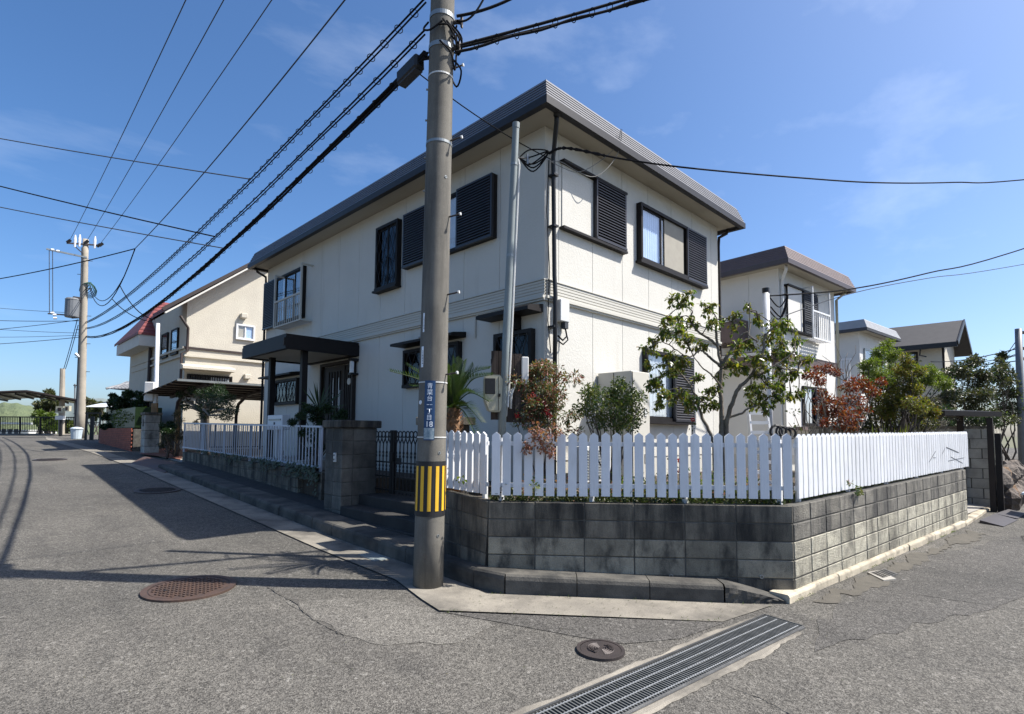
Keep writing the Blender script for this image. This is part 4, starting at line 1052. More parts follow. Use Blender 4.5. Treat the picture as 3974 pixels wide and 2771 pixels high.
# outdoor unit of an air conditioner
ac = thing('air_conditioner', 'white outdoor air conditioner unit with louvres behind the picket fence', 'air conditioner', (6.55, HY - .5, SZ))
MB().box((6.45, HY - .55, SZ + .06), (7.1, HY - .22, SZ + .60)).build('case', 'white_plastic', ac, bevel=.015)
for k in range(11): MB().box((6.5, HY - .562, SZ + .12 + k * .04), (6.92, HY - .549, SZ + .135 + k * .04)).build('louvre', 'galv', ac)
for xx in (6.52, 6.98): MB().box((xx - .04, HY - .55, SZ - .02), (xx + .04, HY - .22, SZ + .06)).build('foot', 'cable_grey', ac)
# ================================================================== UTILITY POLE AT THE KERB
PB = G(1661, 2274); PB.z = gz(PB.x, PB.y)
ncam = V((-PB.x, -PB.y, 0)).normalized(); nrt = V((-ncam.y, ncam.x, 0)); nrt = nrt if nrt.dot(rx) > 0 else -nrt
top_hit = onP(1718, 0, PB, ncam)
lean = (top_hit - PB).dot(nrt) / (top_hit.z - PB.z)
bot_hit = onP(1661, 2274, PB, ncam); lean -= (bot_hit - PB).dot(nrt) / (top_hit.z - PB.z)
print('pole', PB, 'lean', lean)
def pax(z): return PB + V((0, 0, z - PB.z)) + nrt * (lean * (z - PB.z))
def prd(z): return .158 - (.158 - .134) * (z - PB.z) / 6.2
def prow(v):
    lo, hi = PB.z, 14.0
    for _ in range(40):
        m_ = (lo + hi) / 2
        if pj(pax(m_) + ncam * prd(m_))[1] > v: lo = m_
        else: hi = m_
    return lo
def ppt(z, a, e=0.0): return pax(z) + (ncam * math.cos(a) + nrt * math.sin(a)) * (prd(z) + e)
def pang(u, z):
    c_ = pj(pax(z) + ncam * prd(z)); return math.asin(max(-1, min(1, (u - c_[0]) * c_[2] / FPX / prd(z))))
pole = thing('utility_pole', 'leaning round concrete utility pole with black and yellow wrap at the street corner', 'utility pole', PB)
q = MB(); zs_ = [PB.z - .1 + i * .6 for i in range(21)]; q.tube([pax(z) for z in zs_], [prd(z) for z in zs_], 28); shaft = q.build('shaft', 'pole_concrete', pole, smooth=True)
def shell(name, mat, z0, z1, a0, a1, e, n_=24, th=.003):
    q = MB()
    for z in (z0, z1):
        for i in range(n_ + 1): q.v.append(ppt(z, a0 + (a1 - a0) * i / n_, e))
    for z in (z0, z1):
        for i in range(n_ + 1): q.v.append(ppt(z, a0 + (a1 - a0) * i / n_, e - th))
    k = n_ + 1
    for i in range(n_): q.f += [(i, i + 1, k + i + 1, k + i), (2 * k + i, 3 * k + i, 3 * k + i + 1, 2 * k + i + 1), (i, 2 * k + i, 2 * k + i + 1, i + 1), (k + i, k + i + 1, 3 * k + i + 1, 3 * k + i)]
    q.f += [(0, k, 3 * k, 2 * k), (n_, 2 * k + n_, 3 * k + n_, k + n_)]
    return q.build(name, mat, pole, smooth=False)
zw1, zw0 = prow(1791), prow(2006)
shell('wrap', 'wrap_black', zw0, zw1, 0, 2 * math.pi, .005, 40)
for k in range(12):
    a = rad(-61.5 + 28.6 * k + (1.2 if k > 2 else 0)); shell('stripe', 'wrap_yellow', zw0 + .055, zw1 - .05, a - rad(6.6), a + rad(6.6), .0085, 4)
for v in (118, 795, 828): z = prow(v * 1.0) if v > 200 else prow(42)
for (v, hgt_, mat) in ((42, .05, 'galv'), (163, .05, 'galv'), (277, .018, 'white_plastic'), (540, .03, 'galv'), (1482, .012, 'white_plastic'), (1697, .012, 'white_plastic')):
    z = prow(v); shell('strap', mat, z - hgt_ / 2, z + hgt_ / 2, 0, 2 * math.pi, .0045 if hgt_ < .04 else .007, 32)
for (u, v) in ((1757, 241), (1757, 522), (1747, 822), (1747, 1128), (1738, 1443)):
    z = prow(v); a = rad(62); q = MB(); q.tube([ppt(z - .02, a, -.02), ppt(z - .01, a, .07), ppt(z, a, .13)], .009, 6); o = q.build('climbing_bolt', 'iron_dark', pole)
    q = MB(); q.tube([ppt(z, a, .125), ppt(z, a, .142)], .017, 8); q.build('bolt_head', 'white_plastic', pole)
for (u, v) in ((1650, 320), (1652, 442), (1650, 590), (1645, 722), (1632, 1302)):
    z = prow(v); a = rad(-95); q = MB(); q.tube([ppt(z, a, -.02), ppt(z, a, .02)], .011, 8); q.build('bolt_socket', 'galv', pole)
for (u, v) in ((1705, 1758), (1700, 2082), (1730, 680)):
    z = prow(v); a = pang(u, z); q = MB(); q.tube([ppt(z, a, -.01), ppt(z, a, .004)], .016, 10); s_ = q.build('bolt_socket', 'galv', pole); q = MB(); q.tube([ppt(z, a, -.01), ppt(z, a, .006)], .008, 8); q.build('bolt_hole', 'room_dark', pole)
# two small white number plates
for (u, v0, v1, hw) in ((1645.5, 1213, 1287, 5.5), (1640, 1343, 1424, 8)):
    z1, z0 = prow(v0), prow(v1); a = pang(u, z0); da = hw * .9 / 62
    plate = shell('number_plate', 'sign_white', z0, z1, a - da, a + da * .8, .006, 4)
    rr = random.Random(int(u)); 
    for k in range(9):
        zz = z0 + (z1 - z0) * (.16 + .075 * k); ww = da * rr.uniform(.15, .5); shell('plate_mark', 'stuff_mark', zz, zz + .009, a - ww + .03, a + ww * .8 + .03, .0072, 2, .001)
z = prow(1561); a = pang(1633, z); q = MB(); q.tube([ppt(z, a, 0), ppt(z, a, .006)], .022, 14); q.build('round_tag', 'sign_white', pole)
# blue street-name plate
zt_, zb_ = prow(1477), prow(1709); aL, aR = pang(1652, zt_), pang(1690, zt_); am = (aL + aR) / 2
sign = thing('address_sign', 'curved dark blue street name plate strapped to the utility pole', 'sign', ppt(zb_, am, .006))
def shell_to(parent, *a, **k):
    o = shell(*a, **k); o.parent = parent; o.matrix_parent_inverse = world_of(parent).inverted(); return o
shell_to(sign, 'plate', 'sign_blue', zb_, zt_, aL, aR, .011, 8, .004)
zk = zb_ + (zt_ - zb_) * .205
shell_to(sign, 'sticker', 'sticker', zb_ + .012, zk, aL + .02, aR - .02, .0122, 6, .001)
def put_text(txt, zc, size, parent):
    cu = bpy.data.curves.new('lettering', 'FONT'); cu.body = txt; cu.size = size; cu.align_x = 'CENTER'; cu.align_y = 'CENTER'; cu.offset = size * .012; cu.resolution_u = 3
    ob = bpy.data.objects.new('tmp', cu); COL.objects.link(ob)
    dg = bpy.context.evaluated_depsgraph_get(); me = bpy.data.meshes.new_from_object(ob.evaluated_get(dg)); bpy.data.objects.remove(ob)
    me.name = 'lettering'
    for vv in me.vertices:
        z_ = zc + vv.co.y; a_ = am + vv.co.x / (prd(z_) + .012); vv.co = ppt(z_, a_, .0135)
    me.materials.clear(); me.materials.append(MAT['sign_white']); inst(me, 'lettering', None, parent)
Hs = zt_ - zb_
chars = '\u9752\u8449\u53f0\u4e00\u4e01\u76ee'
for i, ch in enumerate(chars): put_text(ch, zt_ - Hs * (.095 + .106 * i), .062, sign)
put_text('18', zt_ - Hs * .735, .082, sign)
# brackets and boxes near the pole head
for v, a0 in ((60, 70), (170, 60), (185, -110), (40, 95)):
    q = MB(); z = prow(v); a = rad(a0); q.tube([ppt(z, a, -.01), ppt(z, a, .10)], .022, 6); q.tube([ppt(z, a, .09) - V((0, 0, .06)), ppt(z, a, .09) + V((0, 0, .06))], .012, 5); q.build('cable_bracket', 'iron_dark', pole)

# ================================================================== FAR UTILITY POLE
FB = at(312, 1696, 33.5); FB.z = gz(FB.x, FB.y)
fD = pj(FB)[2]; print('far pole', FB)
FT = onP(326, 925, FB, V((-FB.x, -FB.y, 0)).normalized())
fpz = lambda t: FB.lerp(V((FB.x + (FT - FB).dot(nrt) * nrt.x, FB.y + (FT - FB).dot(nrt) * nrt.y, FT.z)), t)
fp = thing('utility_pole', 'tall concrete utility pole with grey transformer and crossarms at the far end of the street', 'utility pole', FB)
q = MB(); q.tube([fpz(t / 8) for t in range(9)], [.235 - .085 * t / 8 for t in range(9)], 14); q.build('shaft', 'pole_far', fp, smooth=True)
fr = lambda u, v: onP(u, v, FB, V((-FB.x, -FB.y, 0)).normalized())
def armat(name, uv0, uv1, w_, mat): MB().beam(fr(*uv0), fr(*uv1), w_, w_).build(name, mat, fp)
armat('crossarm', (258, 943), (395, 953), .08, 'iron_dark'); armat('crossarm', (180, 966), (338, 1000), .09, 'galv')
armat('arm_brace', (290, 955), (322, 985), .05, 'iron_dark')
for (u, v) in ((291, 940), (309, 938), (368, 945)): q = MB(); p = fr(u, v); q.lathe(p, [(.05, -.3), (.07, -.05), (.07, .2), (.05, .35), (.03, .45)], 8); q.build('insulator', 'insulator', fp)
for (u, v) in ((268, 935), (336, 938), (384, 951), (393, 948)): q = MB(); q.tube([fr(u - 8, v + 6), fr(u + 6, v - 4)], .09, 7); q.build('strain_insulator', 'black_metal', fp)
for (u, v) in ((204, 969), (225, 974)): q = MB(); q.tube([fr(u - 6, v), fr(u + 6, v + 2)], .08, 7); q.build('insulator', 'insulator', fp)
p = fr(280, 1197); q = MB(); q.lathe(p, [(.33, -.55), (.36, -.5), (.36, .5), (.38, .52), (.30, .62), (.1, .66)], 16); tr_ = q.build('transformer', 'transformer', fp, smooth=False)
q = MB(); q.box(p + V((.0, -.2, .5)), p + V((.35, .2, .72))); q.beam(p + V((0, 0, -.58)), fr(316, 1232), .08, .08); q.beam(p + V((0, 0, .4)), fr(316, 1170), .08, .08); q.build('transformer_bracket', 'iron_dark', fp)
armat('crossarm', (185, 1217), (300, 1226), .07, 'iron_dark')
for (u, v) in ((204, 1215), (212, 1222), (214, 1235)): q = MB(); q.tube([fr(u - 7, v), fr(u + 7, v)], .07, 6); q.build('insulator', 'insulator', fp)
for i in range(12):
    t = .12 + i * .07; p = fpz(t); q = MB(); q.tube([p, p + nrt * (.42 if i % 2 else -.42)], .018, 5); q.build('climbing_bolt', 'iron_dark', fp)
q = MB(); 
for k in range(7): q.ring(fr(342, 1110 + k * 3), V((1, .3 * k, .2 * k - .5)), .28 + .03 * k, .025, 10, 4)
q.build('cable_coil', 'cable_green', fp)
q = MB(); q.tube([fr(318, 960), fr(309, 1240), fr(303, 1400), fr(292, 1660)], .03, 5); q.build('earth_cable', 'cable_grey', fp)
q = MB(); q.tube([fr(292, 1372), fr(308, 1386)], .09, 6); q.build('tube_marker', 'white_plastic', fp)

# ================================================================== WIRES
def sagline(a, b, sag, n_=24):
    a, b = V(a), V(b); return [a.lerp(b, i / n_) - V((0, 0, 4 * sag * (i / n_) * (1 - i / n_))) for i in range(n_ + 1)]
def wire(label, pts, r, mat='cable', name='overhead_wire', group=None, rings=0, rr=.05):
    if rings:
        t = thing(name, label, 'cable', pts[0], group)
        q = MB(); q.tube(pts, r, 5); q.build('strand', mat, t)
        L_ = [0]
        for a, b in zip(pts, pts[1:]): L_.append(L_[-1] + (b - a).length)
        q = MB(); s_ = .25
        while s_ < L_[-1]:
            i = max(k for k in range(len(L_)) if L_[k] <= s_); i = min(i, len(pts) - 2)
            p = pts[i].lerp(pts[i + 1], (s_ - L_[i]) / max(1e-6, L_[i + 1] - L_[i])); d = (pts[i + 1] - pts[i]).normalized()
            q.ring(p - V((0, 0, rr * .8)), d + V((.25, .1, 0)), rr, .0055, 10, 4); s_ += rings
        q.build('hanger_rings', mat, t, kind='stuff')
        q = MB(); q.tube([p - V((.008, .008, rr * 1.45 + .012 * math.sin(i * 1.3))) for i, p in enumerate(pts)], r * .9, 5); q.build('strand', mat, t)
        return t
    q = MB(); q.tube(pts, r, 5); return tag(q.build(name, mat), label, 'cable', group)
nz1 = prow(30); nz2 = prow(95); nz3 = prow(185)
far1, far2, far3 = fr(332, 1250), fr(334, 1272), fr(335, 1304)
cabA = sagline(ppt(prow(0) + .12, rad(-90), .05), far1, .55, 40)
wire('spiral-hung cable high up between the two utility poles, upper run', cabA, .012, rings=.34, rr=.05, group='street cables to the far pole')
cabB = sagline(ppt(nz2 + .02, rad(-90), .05), far2, .75, 40)
wire('spiral-hung cable between the two utility poles, middle run', cabB, .012, rings=.42, rr=.045, group='street cables to the far pole')
bun = sagline(ppt(nz3, rad(-80), .05), far3, .95, 44)
bt = wire('thick black cable bundle between the two utility poles carrying a splice box', bun, .02, rings=.42, rr=.05, group='street cables to the far pole')
q = MB(); q.tube([p + V((.03, -.02, .012 * math.sin(i * .9))) for i, p in enumerate(bun)], .014, 5); q.build('strand', 'cable', bt)
i0 = 1
c0, c1_ = None, None
for i in range(200):
    t = i / 199 * .12; p = bun[0].lerp(bun[-1], t)
def on_cab(bun, u):
    best = min(((abs(pj(bun[i].lerp(bun[i + 1], k / 10))[0] - u), i, k) for i in range(len(bun) - 1) for k in range(10)))
    return bun[best[1]].lerp(bun[best[1] + 1], best[2] / 10)
ca, cb = on_cab(bun, 1632), on_cab(bun, 1552); cdv = (cb - ca).normalized()
clo = thing('splice_closure', 'black cable splice box hanging on the thick cable bundle beside the utility pole', 'splice box', (ca + cb) / 2)
MB().beam(ca - V((0, 0, .05)), cb - V((0, 0, .05)), .13, .17).build('case', 'wrap_black', clo, bevel=.025)
MB().beam(ca - V((0, 0, .135)) + cdv * .03, cb - V((0, 0, .135)) - cdv * .03, .10, .02).build('base_rib', 'cable_grey', clo)
for e_ in (ca, cb): q = MB(); q.tube([e_ - cdv * .10 - V((0, 0, .02)), e_ + cdv * .10 - V((0, 0, .04))], .035, 8); q.build('end_seal', 'cable', clo)
q = MB(); q.tube(arc([on_cab(bun, 1640), on_cab(bun, 1600) - V((0, 0, .02)), (ca + cb) / 2 + V((0, 0, .05))], 6), .016, 5); q.build('strand', 'cable', clo)
# high-voltage wires far pole top -> head of the near pole above the frame
ht = pax(11.2)
for k, (uv, dx, dz) in enumerate((((272, 930), -1.0, 0), ((338, 933), -.25, .1), ((386, 950), .7, 0), ((520, 968), 1.0, -1.7))):
    e_ = fr(*uv) if k < 3 else V((0, 0, 0))
    if k < 3: wire(('thin high wire tied at the street end of the far pole crossarm', 'thin high wire tied at the middle of the far pole crossarm', 'thin high wire tied at the house end of the far pole crossarm')[k], sagline(ht + nrt * dx + V((0, 0, dz)), e_, .25, 20), .012, 'cable_grey', group='thin high wires')
pm = at(524, 965, 21.0)
wire('wire dropping from the near pole head to the junction over the left house', sagline(ht + nrt * 1.1 - V((0, 0, 1.2)), pm, .3, 20), .014, 'cable_grey')
lp1 = sagline(pm, fr(348, 1118), 1.6, 14); q = lp1; wire('slack cable loop from the junction back to the far pole', q, .02, 'cable')
wire('second slack cable loop from the junction back to the far pole', sagline(lp1[2], fr(348, 1108), 1.0, 14), .018, 'cable')
wire('cable running from the junction off to the left over the street', sagline(pm, pm + (at(-40, 1062, 24) - pm) * 2.0, .3, 24), .02, 'cable')
lpm = at(600, 1240, 20.5)
wire('twisted service cable from the junction down to the left house', sagline(lp1[3], lpm, .3, 10), .02, 'cable', group='service cables of the left house')
wire('second twisted service cable from the junction down to the left house', sagline(lp1[5], lpm + V((-.1, 0, -.1)), .2, 10), .018, 'cable')
# cross-street drops ending on the bundles
for k, (u0, v0, u1, v1, d1, lab) in enumerate(((-30, 513, 975, 675, 11.5, 'thin wire crossing the sky from the left to the upper spiral cable'), (-30, 698, 835, 817, 13.0, 'dark cable crossing the sky from the left to the cable bundle'), (-30, 780, 868, 938, 12.5, 'lower thin wire crossing from the left to the cable bundle'))):
    e1_ = on_cab((cabA, cabB, bun)[k], u1); wire(lab, sagline(e1_ + (at(u0, v0, pj(e1_)[2] + 2) - e1_) * 2.4, e1_, .12, 24), .012 if k != 1 else .016, 'cable_grey' if k != 1 else 'cable')
for k, (v0, u1, v1) in enumerate(((1175, 330, 1216), (1225, 320, 1245), (1258, 325, 1293), (1262, 318, 1240), (1290, 328, 1300), (1318, 330, 1306))):
    wire('thin wire from the far pole off to the left', sagline(fr(u1, v1) + (at(-30, v0, 36) - fr(u1, v1)) * 3, fr(u1, v1), .35, 20), .02 if k % 2 else .014, 'cable_grey', group='far pole wires going left')
for k, (u, v0, v1) in enumerate(((191, 968, 1215), (204, 972, 1215))):
    wire('vertical jumper wire between the two side arms of the far pole', [fr(u, v0), fr(u + 1, v1)], .02, 'cable_grey', group='far pole jumpers')
for k, (a, b) in enumerate((((300, 1240), (247, 1432)), ((303, 1262), (254, 1432)))):
    wire('slanting wire from the far pole down to the small grey pole', sagline(fr(*a), at(b[0], b[1], 38), .1, 8), .02, 'cable', group='slanting wires to the small pole')
# cables leaving to the right from the pole head
p0 = ppt(nz3 + .05, rad(55), .06)
e_ = at(2560, -70, 6.9); e_ = p0 + (e_ - p0) * 2.6
wire('thick wound cable bundle leaving the pole head up over the house to the right', sagline(p0, e_, .10, 40), .018, rings=.26, rr=.05)
q = MB()
wire('second cable beside the wound bundle leaving the pole head to the right', sagline(p0 - V((0, 0, .02)), e_ - V((0, 0, .05)), .16, 30), .015, 'cable')
wire('upper cable leaving the pole head to the right', sagline(ppt(prow(45), rad(60), .05), at(2080, -60, 6.4), .06, 12), .017, 'cable', group='upper cables at the pole head')
wire('upper slack cable looping at the pole head', sagline(ppt(prow(62), rad(60), .05), at(1880, -10, 6.2), .10, 12), .012, 'cable')
q = MB()
rg = random.Random(5)
for k in range(9):
    a0 = rad(rg.uniform(-120, 60)); z = prow(rg.uniform(95, 235)); pts_ = [ppt(z + rg.uniform(-.05, .15), a0, .02), ppt(z - .05, a0 + .6, .09), ppt(z - rg.uniform(.05, .2), a0 + 1.0, .06), ppt(z + rg.uniform(0, .1), a0 + 1.7, .03)]
    q.tube(arc(pts_, 5), .011, 5)
q.build('cable_tangle', 'cable', pole)
wire('thin messenger wire from the cable bundle to the house eave', sagline(at(1575, 245, 6.6), FR.P(6.25, 6.02, .04), .08, 12), .008, 'cable')

# ================================================================== SERVICE POLE WITH METER BOARD
sp = at(1968, 1650, 7.0); SPX, SPY = sp.x, sp.y
st_ = onP(2003, 482, V((SPX, SPY, 0)), ncam); sb_ = onP(1950, 1640, V((SPX, SPY, 0)), ncam)
spole = thing('service_pole', 'slim grey painted steel service pole leaning in front of the house corner', 'pole', (sb_.x, sb_.y, SZ))
ax_ = lambda t: sb_.lerp(st_, t)
b0 = sb_.lerp(st_, (SZ - sb_.z) / (st_.z - sb_.z))
q = MB(); q.tube([b0, ax_(.25), ax_(.27), ax_(.98), ax_(1)], [.046, .046, .05, .043, .043], 14); q.build('shaft', 'galv_paint', spole, smooth=True)
q = MB(); q.tube([ax_(.985), ax_(1.004)], .048, 14); q.build('cap', 'galv_paint', spole)
for t in (.28, .55, .86): q = MB(); q.tube([ax_(t - .004), ax_(t + .004)], .05, 12); q.build('collar', 'galv', spole)
q = MB(); a = nrt * .065 + ncam * .01
q.tube([ax_(.88) + nrt * .05, ax_(.86) + a, ax_(.5) + a, ax_(.24) + a, ax_(.05) + a * .9], .014, 6); q.build('conduit', 'white_plastic', spole)
q = MB(); q.tube([ax_(.885), ax_(.885) + nrt * .2], .012, 5); q.tube([ax_(.885) + nrt * .17 - V((0, 0, .08)), ax_(.885) + nrt * .17 + V((0, 0, .06))], .016, 6); q.build('bracket', 'steel', spole)
hk = ax_(.895) + nrt * .43 + ncam * .1
q = MB()
for k in range(3): q.tube(arc([ax_(.885) + nrt * .06, ax_(.90) + nrt * .2 + V((0, 0, .06 - .1 * k)), hk + V((0, 0, .02)), ax_(.88) + nrt * .25 - V((0, 0, .05 + .05 * k)), ax_(.885) + nrt * .06], 6), .010, 5)
q.build('lead_loop', 'cable', spole)
# boards
vd = (pj(sb_)[2])
def plank(u0, u1, v0, v1, D, dep, nm, par, mat):
    a = at(u0, v0, D); b = at(u1, v1, D); return a, b
board = thing('meter_board', 'weathered dark wooden meter board fixed to the grey service pole', 'board', (sb_.x, sb_.y, SZ + .3))
pD = pj(ax_(.2))[2] + .07
bl_, br_ = at(1906, 1362, pD), at(2024, 1630, pD)
bw = (V((br_.x, br_.y, 0)) - V((bl_.x, bl_.y, 0))); bwl = bw.length; bw.normalize(); bn = V((bw.y, -bw.x, 0)); bn = bn if bn.dot(ncam) > 0 else -bn
zt2, zb2 = bl_.z, br_.z
for k in range(4):
    f0, f1 = k / 4, (k + 1) / 4
    o0 = V((bl_.x, bl_.y, 0)) + bw * bwl * (f0 + f1) / 2
    if k == 1: pass
    MB().obox((o0.x, o0.y, (zt2 + zb2) / 2 - (.0 if k < 2 else .03)), bw * (bwl / 8 - .004), bn * .012, V((0, 0, (zt2 - zb2) / 2))).build('plank', 'wood_dark', board)
for f_ in (.15, .85): MB().obox(V((bl_.x, bl_.y, zb2 + (zt2 - zb2) * f_)) + bw * bwl / 2 - bn * .02, bw * bwl / 2, bn * .008, V((0, 0, .03))).build('batten', 'wood_dark', board)
# rounded meter box facing left, on the front of the board
met = thing('electric_meter', 'rounded beige electric meter box with a dark window on the wooden board', 'meter', at(1915, 1590, pD - .1))
ml, mr = at(1876, 1455, pD - .09), at(1953, 1600, pD - .09)
mw = V((mr.x - ml.x, mr.y - ml.y, 0)); mwl = mw.length; mw.normalize(); zt3, zb3 = ml.z, mr.z
mc = V(((ml.x + mr.x) / 2, (ml.y + mr.y) / 2, (zt3 + zb3) / 2)); hz = (zt3 - zb3) / 2
q = MB(); prof = [(-mwl / 2, hz * .82), (-mwl / 2 * .8, hz), (mwl / 2 * .75, hz), (mwl / 2, hz * .8), (mwl / 2, -hz * .8), (mwl / 2 * .8, -hz), (-mwl / 2 * .55, -hz), (-mwl / 2, -hz * .35)]
q.prism([mc + mw * x + V((0, 0, z)) + bn * .06 for x, z in prof], -bn * .13); q.build('case', 'beige_plastic', met, bevel=.018, seg=2)
q = MB(); q.obox(mc - mw * mwl * .18 + V((0, 0, hz * .38)) + bn * .062, mw * mwl * .25, bn * .006, V((0, 0, hz * .42))); q.build('window', 'sign_blue' if False else 'wrap_black', met, bevel=.003)
q = MB(); q.obox(mc - mw * mwl * .18 + V((0, 0, hz * .38)) + bn * .052, mw * mwl * .24, bn * .006, V((0, 0, hz * .41))); q.build('dial', 'stuff_mark', met)
q = MB(); q.obox(mc + mw * mwl * .24 + bn * .061, mw * .003, bn * .004, V((0, 0, hz * .9))); q.build('seam', 'bronze_soft', met)
q = MB(); q.obox(mc + mw * mwl * .27 - V((0, 0, hz * .1)) + bn * .066, mw * .014, bn * .012, V((0, 0, .02))); q.build('latch', 'bronze', met)
bx2 = at(2036, 1440, pD + .05); q = MB(); q.obox(bx2, bw * .045, bn * .05, V((0, 0, .18))); tag(q.build('switch_box', 'white_plastic', bevel=.01), 'white plastic switch box behind the wooden meter board', 'switch box')
q = MB(); q.tube(arc([at(1982, 1585, pD - .05), at(1986, 1530, pD - .12), at(2005, 1478, pD - .06)], 6), .014, 6); q.tube(arc([at(1965, 1615, pD - .04), at(1970, 1560, pD - .1), at(1984, 1510, pD - .05)], 6), .012, 6); q.build('conduit_loop', 'white_plastic', board)
# service wire to the right
pR = [hk, at(2200, 575, 7.0), at(2420, 618, 7.4), at(2700, 655, 8.0), at(3100, 690, 9.0), at(3400, 709, 9.8), at(3700, 708, 10.6), at(4050, 690, 11.6), at(5200, 560, 15.0), at(6800, 250, 20.0)]
wire('twisted black service wire from the grey service pole off to the right across the sky', arc(pR, 8), .013)
q = MB()
for k in (0, 1):
    pts_ = []
    base_ = arc(pR[:4], 10)
    for i, p in enumerate(base_[:18]): pts_.append(p + V((0, 0, .016 * math.sin(i * 1.9 + k * 3.14))) + nrt * .004)
    q.tube(pts_, .011, 5)
tag(q.build('wire_twist', 'cable'), 'twisted preformed grip where the service wire leaves the grey service pole', 'cable grip')
# ================================================================== NEIGHBOUR HOUSES, RIGHT
class RFac(Fac):
    def __init__(s, axis, plane, pivot, th, sign=-1): Fac.__init__(s, axis, plane, sign); s.pv, s.R = V(pivot), Matrix.Rotation(th, 3, 'Z')
    def px(s, u, v, d=0):
        n_ = s.R @ (V((1, 0, 0)) if s.axis == 'Y' else V((0, 1, 0)))
        base = s.P(0, 0, d) if s.axis == 'X' else s.P(0, 0, d)
        p0_ = s.pv + s.R @ (V((s.plane + s.sign * d, s.pv.y, 0)) - V((s.pv.x, s.pv.y, 0))) if s.axis == 'Y' else s.pv + s.R @ (V((s.pv.x, s.plane + s.sign * d, 0)) - V((s.pv.x, s.pv.y, 0)))
        p0_.z = 0
        w_ = onP(u, v, p0_, n_); l = s.pv + s.R.transposed() @ (w_ - V((s.pv.x, s.pv.y, 0))) - V((0, 0, s.pv.z))
        return (l.y if s.axis == 'Y' else l.x), w_.z
def neighbour(name, label, corner, th, lx, ly, zl, mats, zg, ov=.5, bandz=4.2, joints=.9):
    t = thing(name, label, 'house', (corner.x, corner.y, zg))
    x0, y0 = corner.x + ov, corner.y + ov; x1, y1 = corner.x + lx - ov, corner.y + ly - ov
    MB().box((x0 + .015, y0 + .015, zg - .3), (x1, y1, zl + .06)).build('wall', 'cream_smooth', t)
    A_, B_ = Fac('Y', x0), Fac('X', y0)
    for F, a, b in ((A_, y0, y1), (B_, x0, x1)):
        n_ = max(2, round((b - a) / joints)); cu = [a + (b - a) * i / n_ for i in range(n_ + 1)]
        wall_panels(F, t, cu, bandz, zl + .05, mats[2], th=.014); wall_panels(F, t, cu, zg + .2, bandz - .25, mats[2], th=.014)
        band(F, t, a, b, bandz - .22, bandz - .004, mats[3], d=.03)
    flat_roof(t, (corner.x, corner.x + lx, corner.y, corner.y + ly), zl, zl + .14, zl + .55, .16, 7, mats[0], mats[1], zl + .05, mats[4])
    return t, RFac('Y', x0, (corner.x, corner.y, 0), th), RFac('X', y0, (corner.x, corner.y, 0), th), (x0, y0, x1, y1)
THN = rad(-5.0)
nc = onZ(3059, 1017.6, 6.6)
M('cream_grey', (.62, .61, .575), (.585, .575, .54), 1.5, .82, bump=.3, bscale=38)
nh, NL, NR, (nx0, ny0, nx1, ny1) = neighbour('house', 'neighbouring two-storey pale house with brown flat roof fascia behind the leafy tree', V((nc.x, nc.y, 0)), THN, 5.05, 10.0, 6.6, ('fascia_brown', 'fascia_brown_lip', 'cream_grey', 'fascia_brown', 'soffit'), SZ)
(a0, za), (a1, zb_) = NR.px(3103, 1130), NR.px(3157, 1300)
print('N window', a0, a1, za, zb_, nx0, nx1)
w_ = window(NR, nh, a0 - .9, a1 + .25, 4.88, 6.2, w_=.05, d=.07, curtains=((a0 - .8, a1, 'curtain_white'),))
part_box(NR, nh, 'wall_panel', 'cream_grey', a0 - 1.0, a0 - .06, 4.92, 6.2, .08, .09)
for z in (4.88, 6.2): part_box(NR, nh, 'shutter_rail', 'bronze', a0 - 1.05, a1 + .05, z - .02, z + .03, 0, .14)
shutter(NR, nh, a0, (a0 + a1) / 2, 4.9, 6.18, .09, .14, mat='cable_grey', pitch=.065); shutter(NR, nh, (a0 + a1) / 2 + .01, a1, 4.9, 6.18, .09, .14, mat='cable_grey', pitch=.065)
g0_, g1_ = a0 + .12, a1 + .45
gd = MB()
for s_ in (g0_, g1_):
    NR.box(gd, s_ - .02, s_ + .02, 4.72, 6.32, .30, .34); NR.box(gd, s_ - .018, s_ + .018, 6.28, 6.318, 0, .30)
NR.box(gd, g0_ + .02, g1_ - .02, 5.55, 5.60, .30, .34); NR.box(gd, g0_ + .02, g1_ - .02, 4.72, 4.77, .30, .34)
for k in range(5): NR.box(gd, g0_ + .02, g1_ - .02, 4.73, 4.75, .02 + k * .055, .05 + k * .055)
gdo = gd.build('window_guard', 'white_paint', nh)
me = NR.box(MB(), -.01, .01, 4.77, 5.55, .31, .33).mesh('guard_bar', 'white_paint')
for k in range(8): inst(me, 'guard_bar', Matrix.Translation((g0_ + (g1_ - g0_) * (k + 1) / 9, 0, 0)), gdo)
q = MB(); q.tube([NR.P(nx0 - .2, 6.62, .3), NR.P(nx0 - .15, 6.5, .28), NR.P(nx0 + .1, 6.3, .05), NR.P(nx0 + .1, 6.1, .04), NR.P(nx0 + .1, 1.2, .04)], .045, 8); q.build('downpipe', 'white_plastic', nh, smooth=True)
q = MB(); q.tube([NR.P(nx1 + .3, 6.62, .25), NR.P(nx1 + .05, 6.35, .05), NR.P(nx1 + .05, 1.2, .05)], .045, 8); q.build('downpipe', 'beige_plastic', nh, smooth=True)
window(NR, nh, nx0 + 1.35, nx0 + 2.9, 2.1, 3.3, w_=.05, d=.07, curtains=((nx0 + 1.4, nx0 + 2.0, 'curtain_white'),)); shutter(NR, nh, nx0 + 2.1, nx0 + 2.9, 2.1, 3.3, .08, .13, mat='cable_grey', pitch=.065)
part_box(NR, nh, 'awning', 'fascia_brown', nx0 + .2, nx1 - .2, 1.95, 2.05, 0, .5)
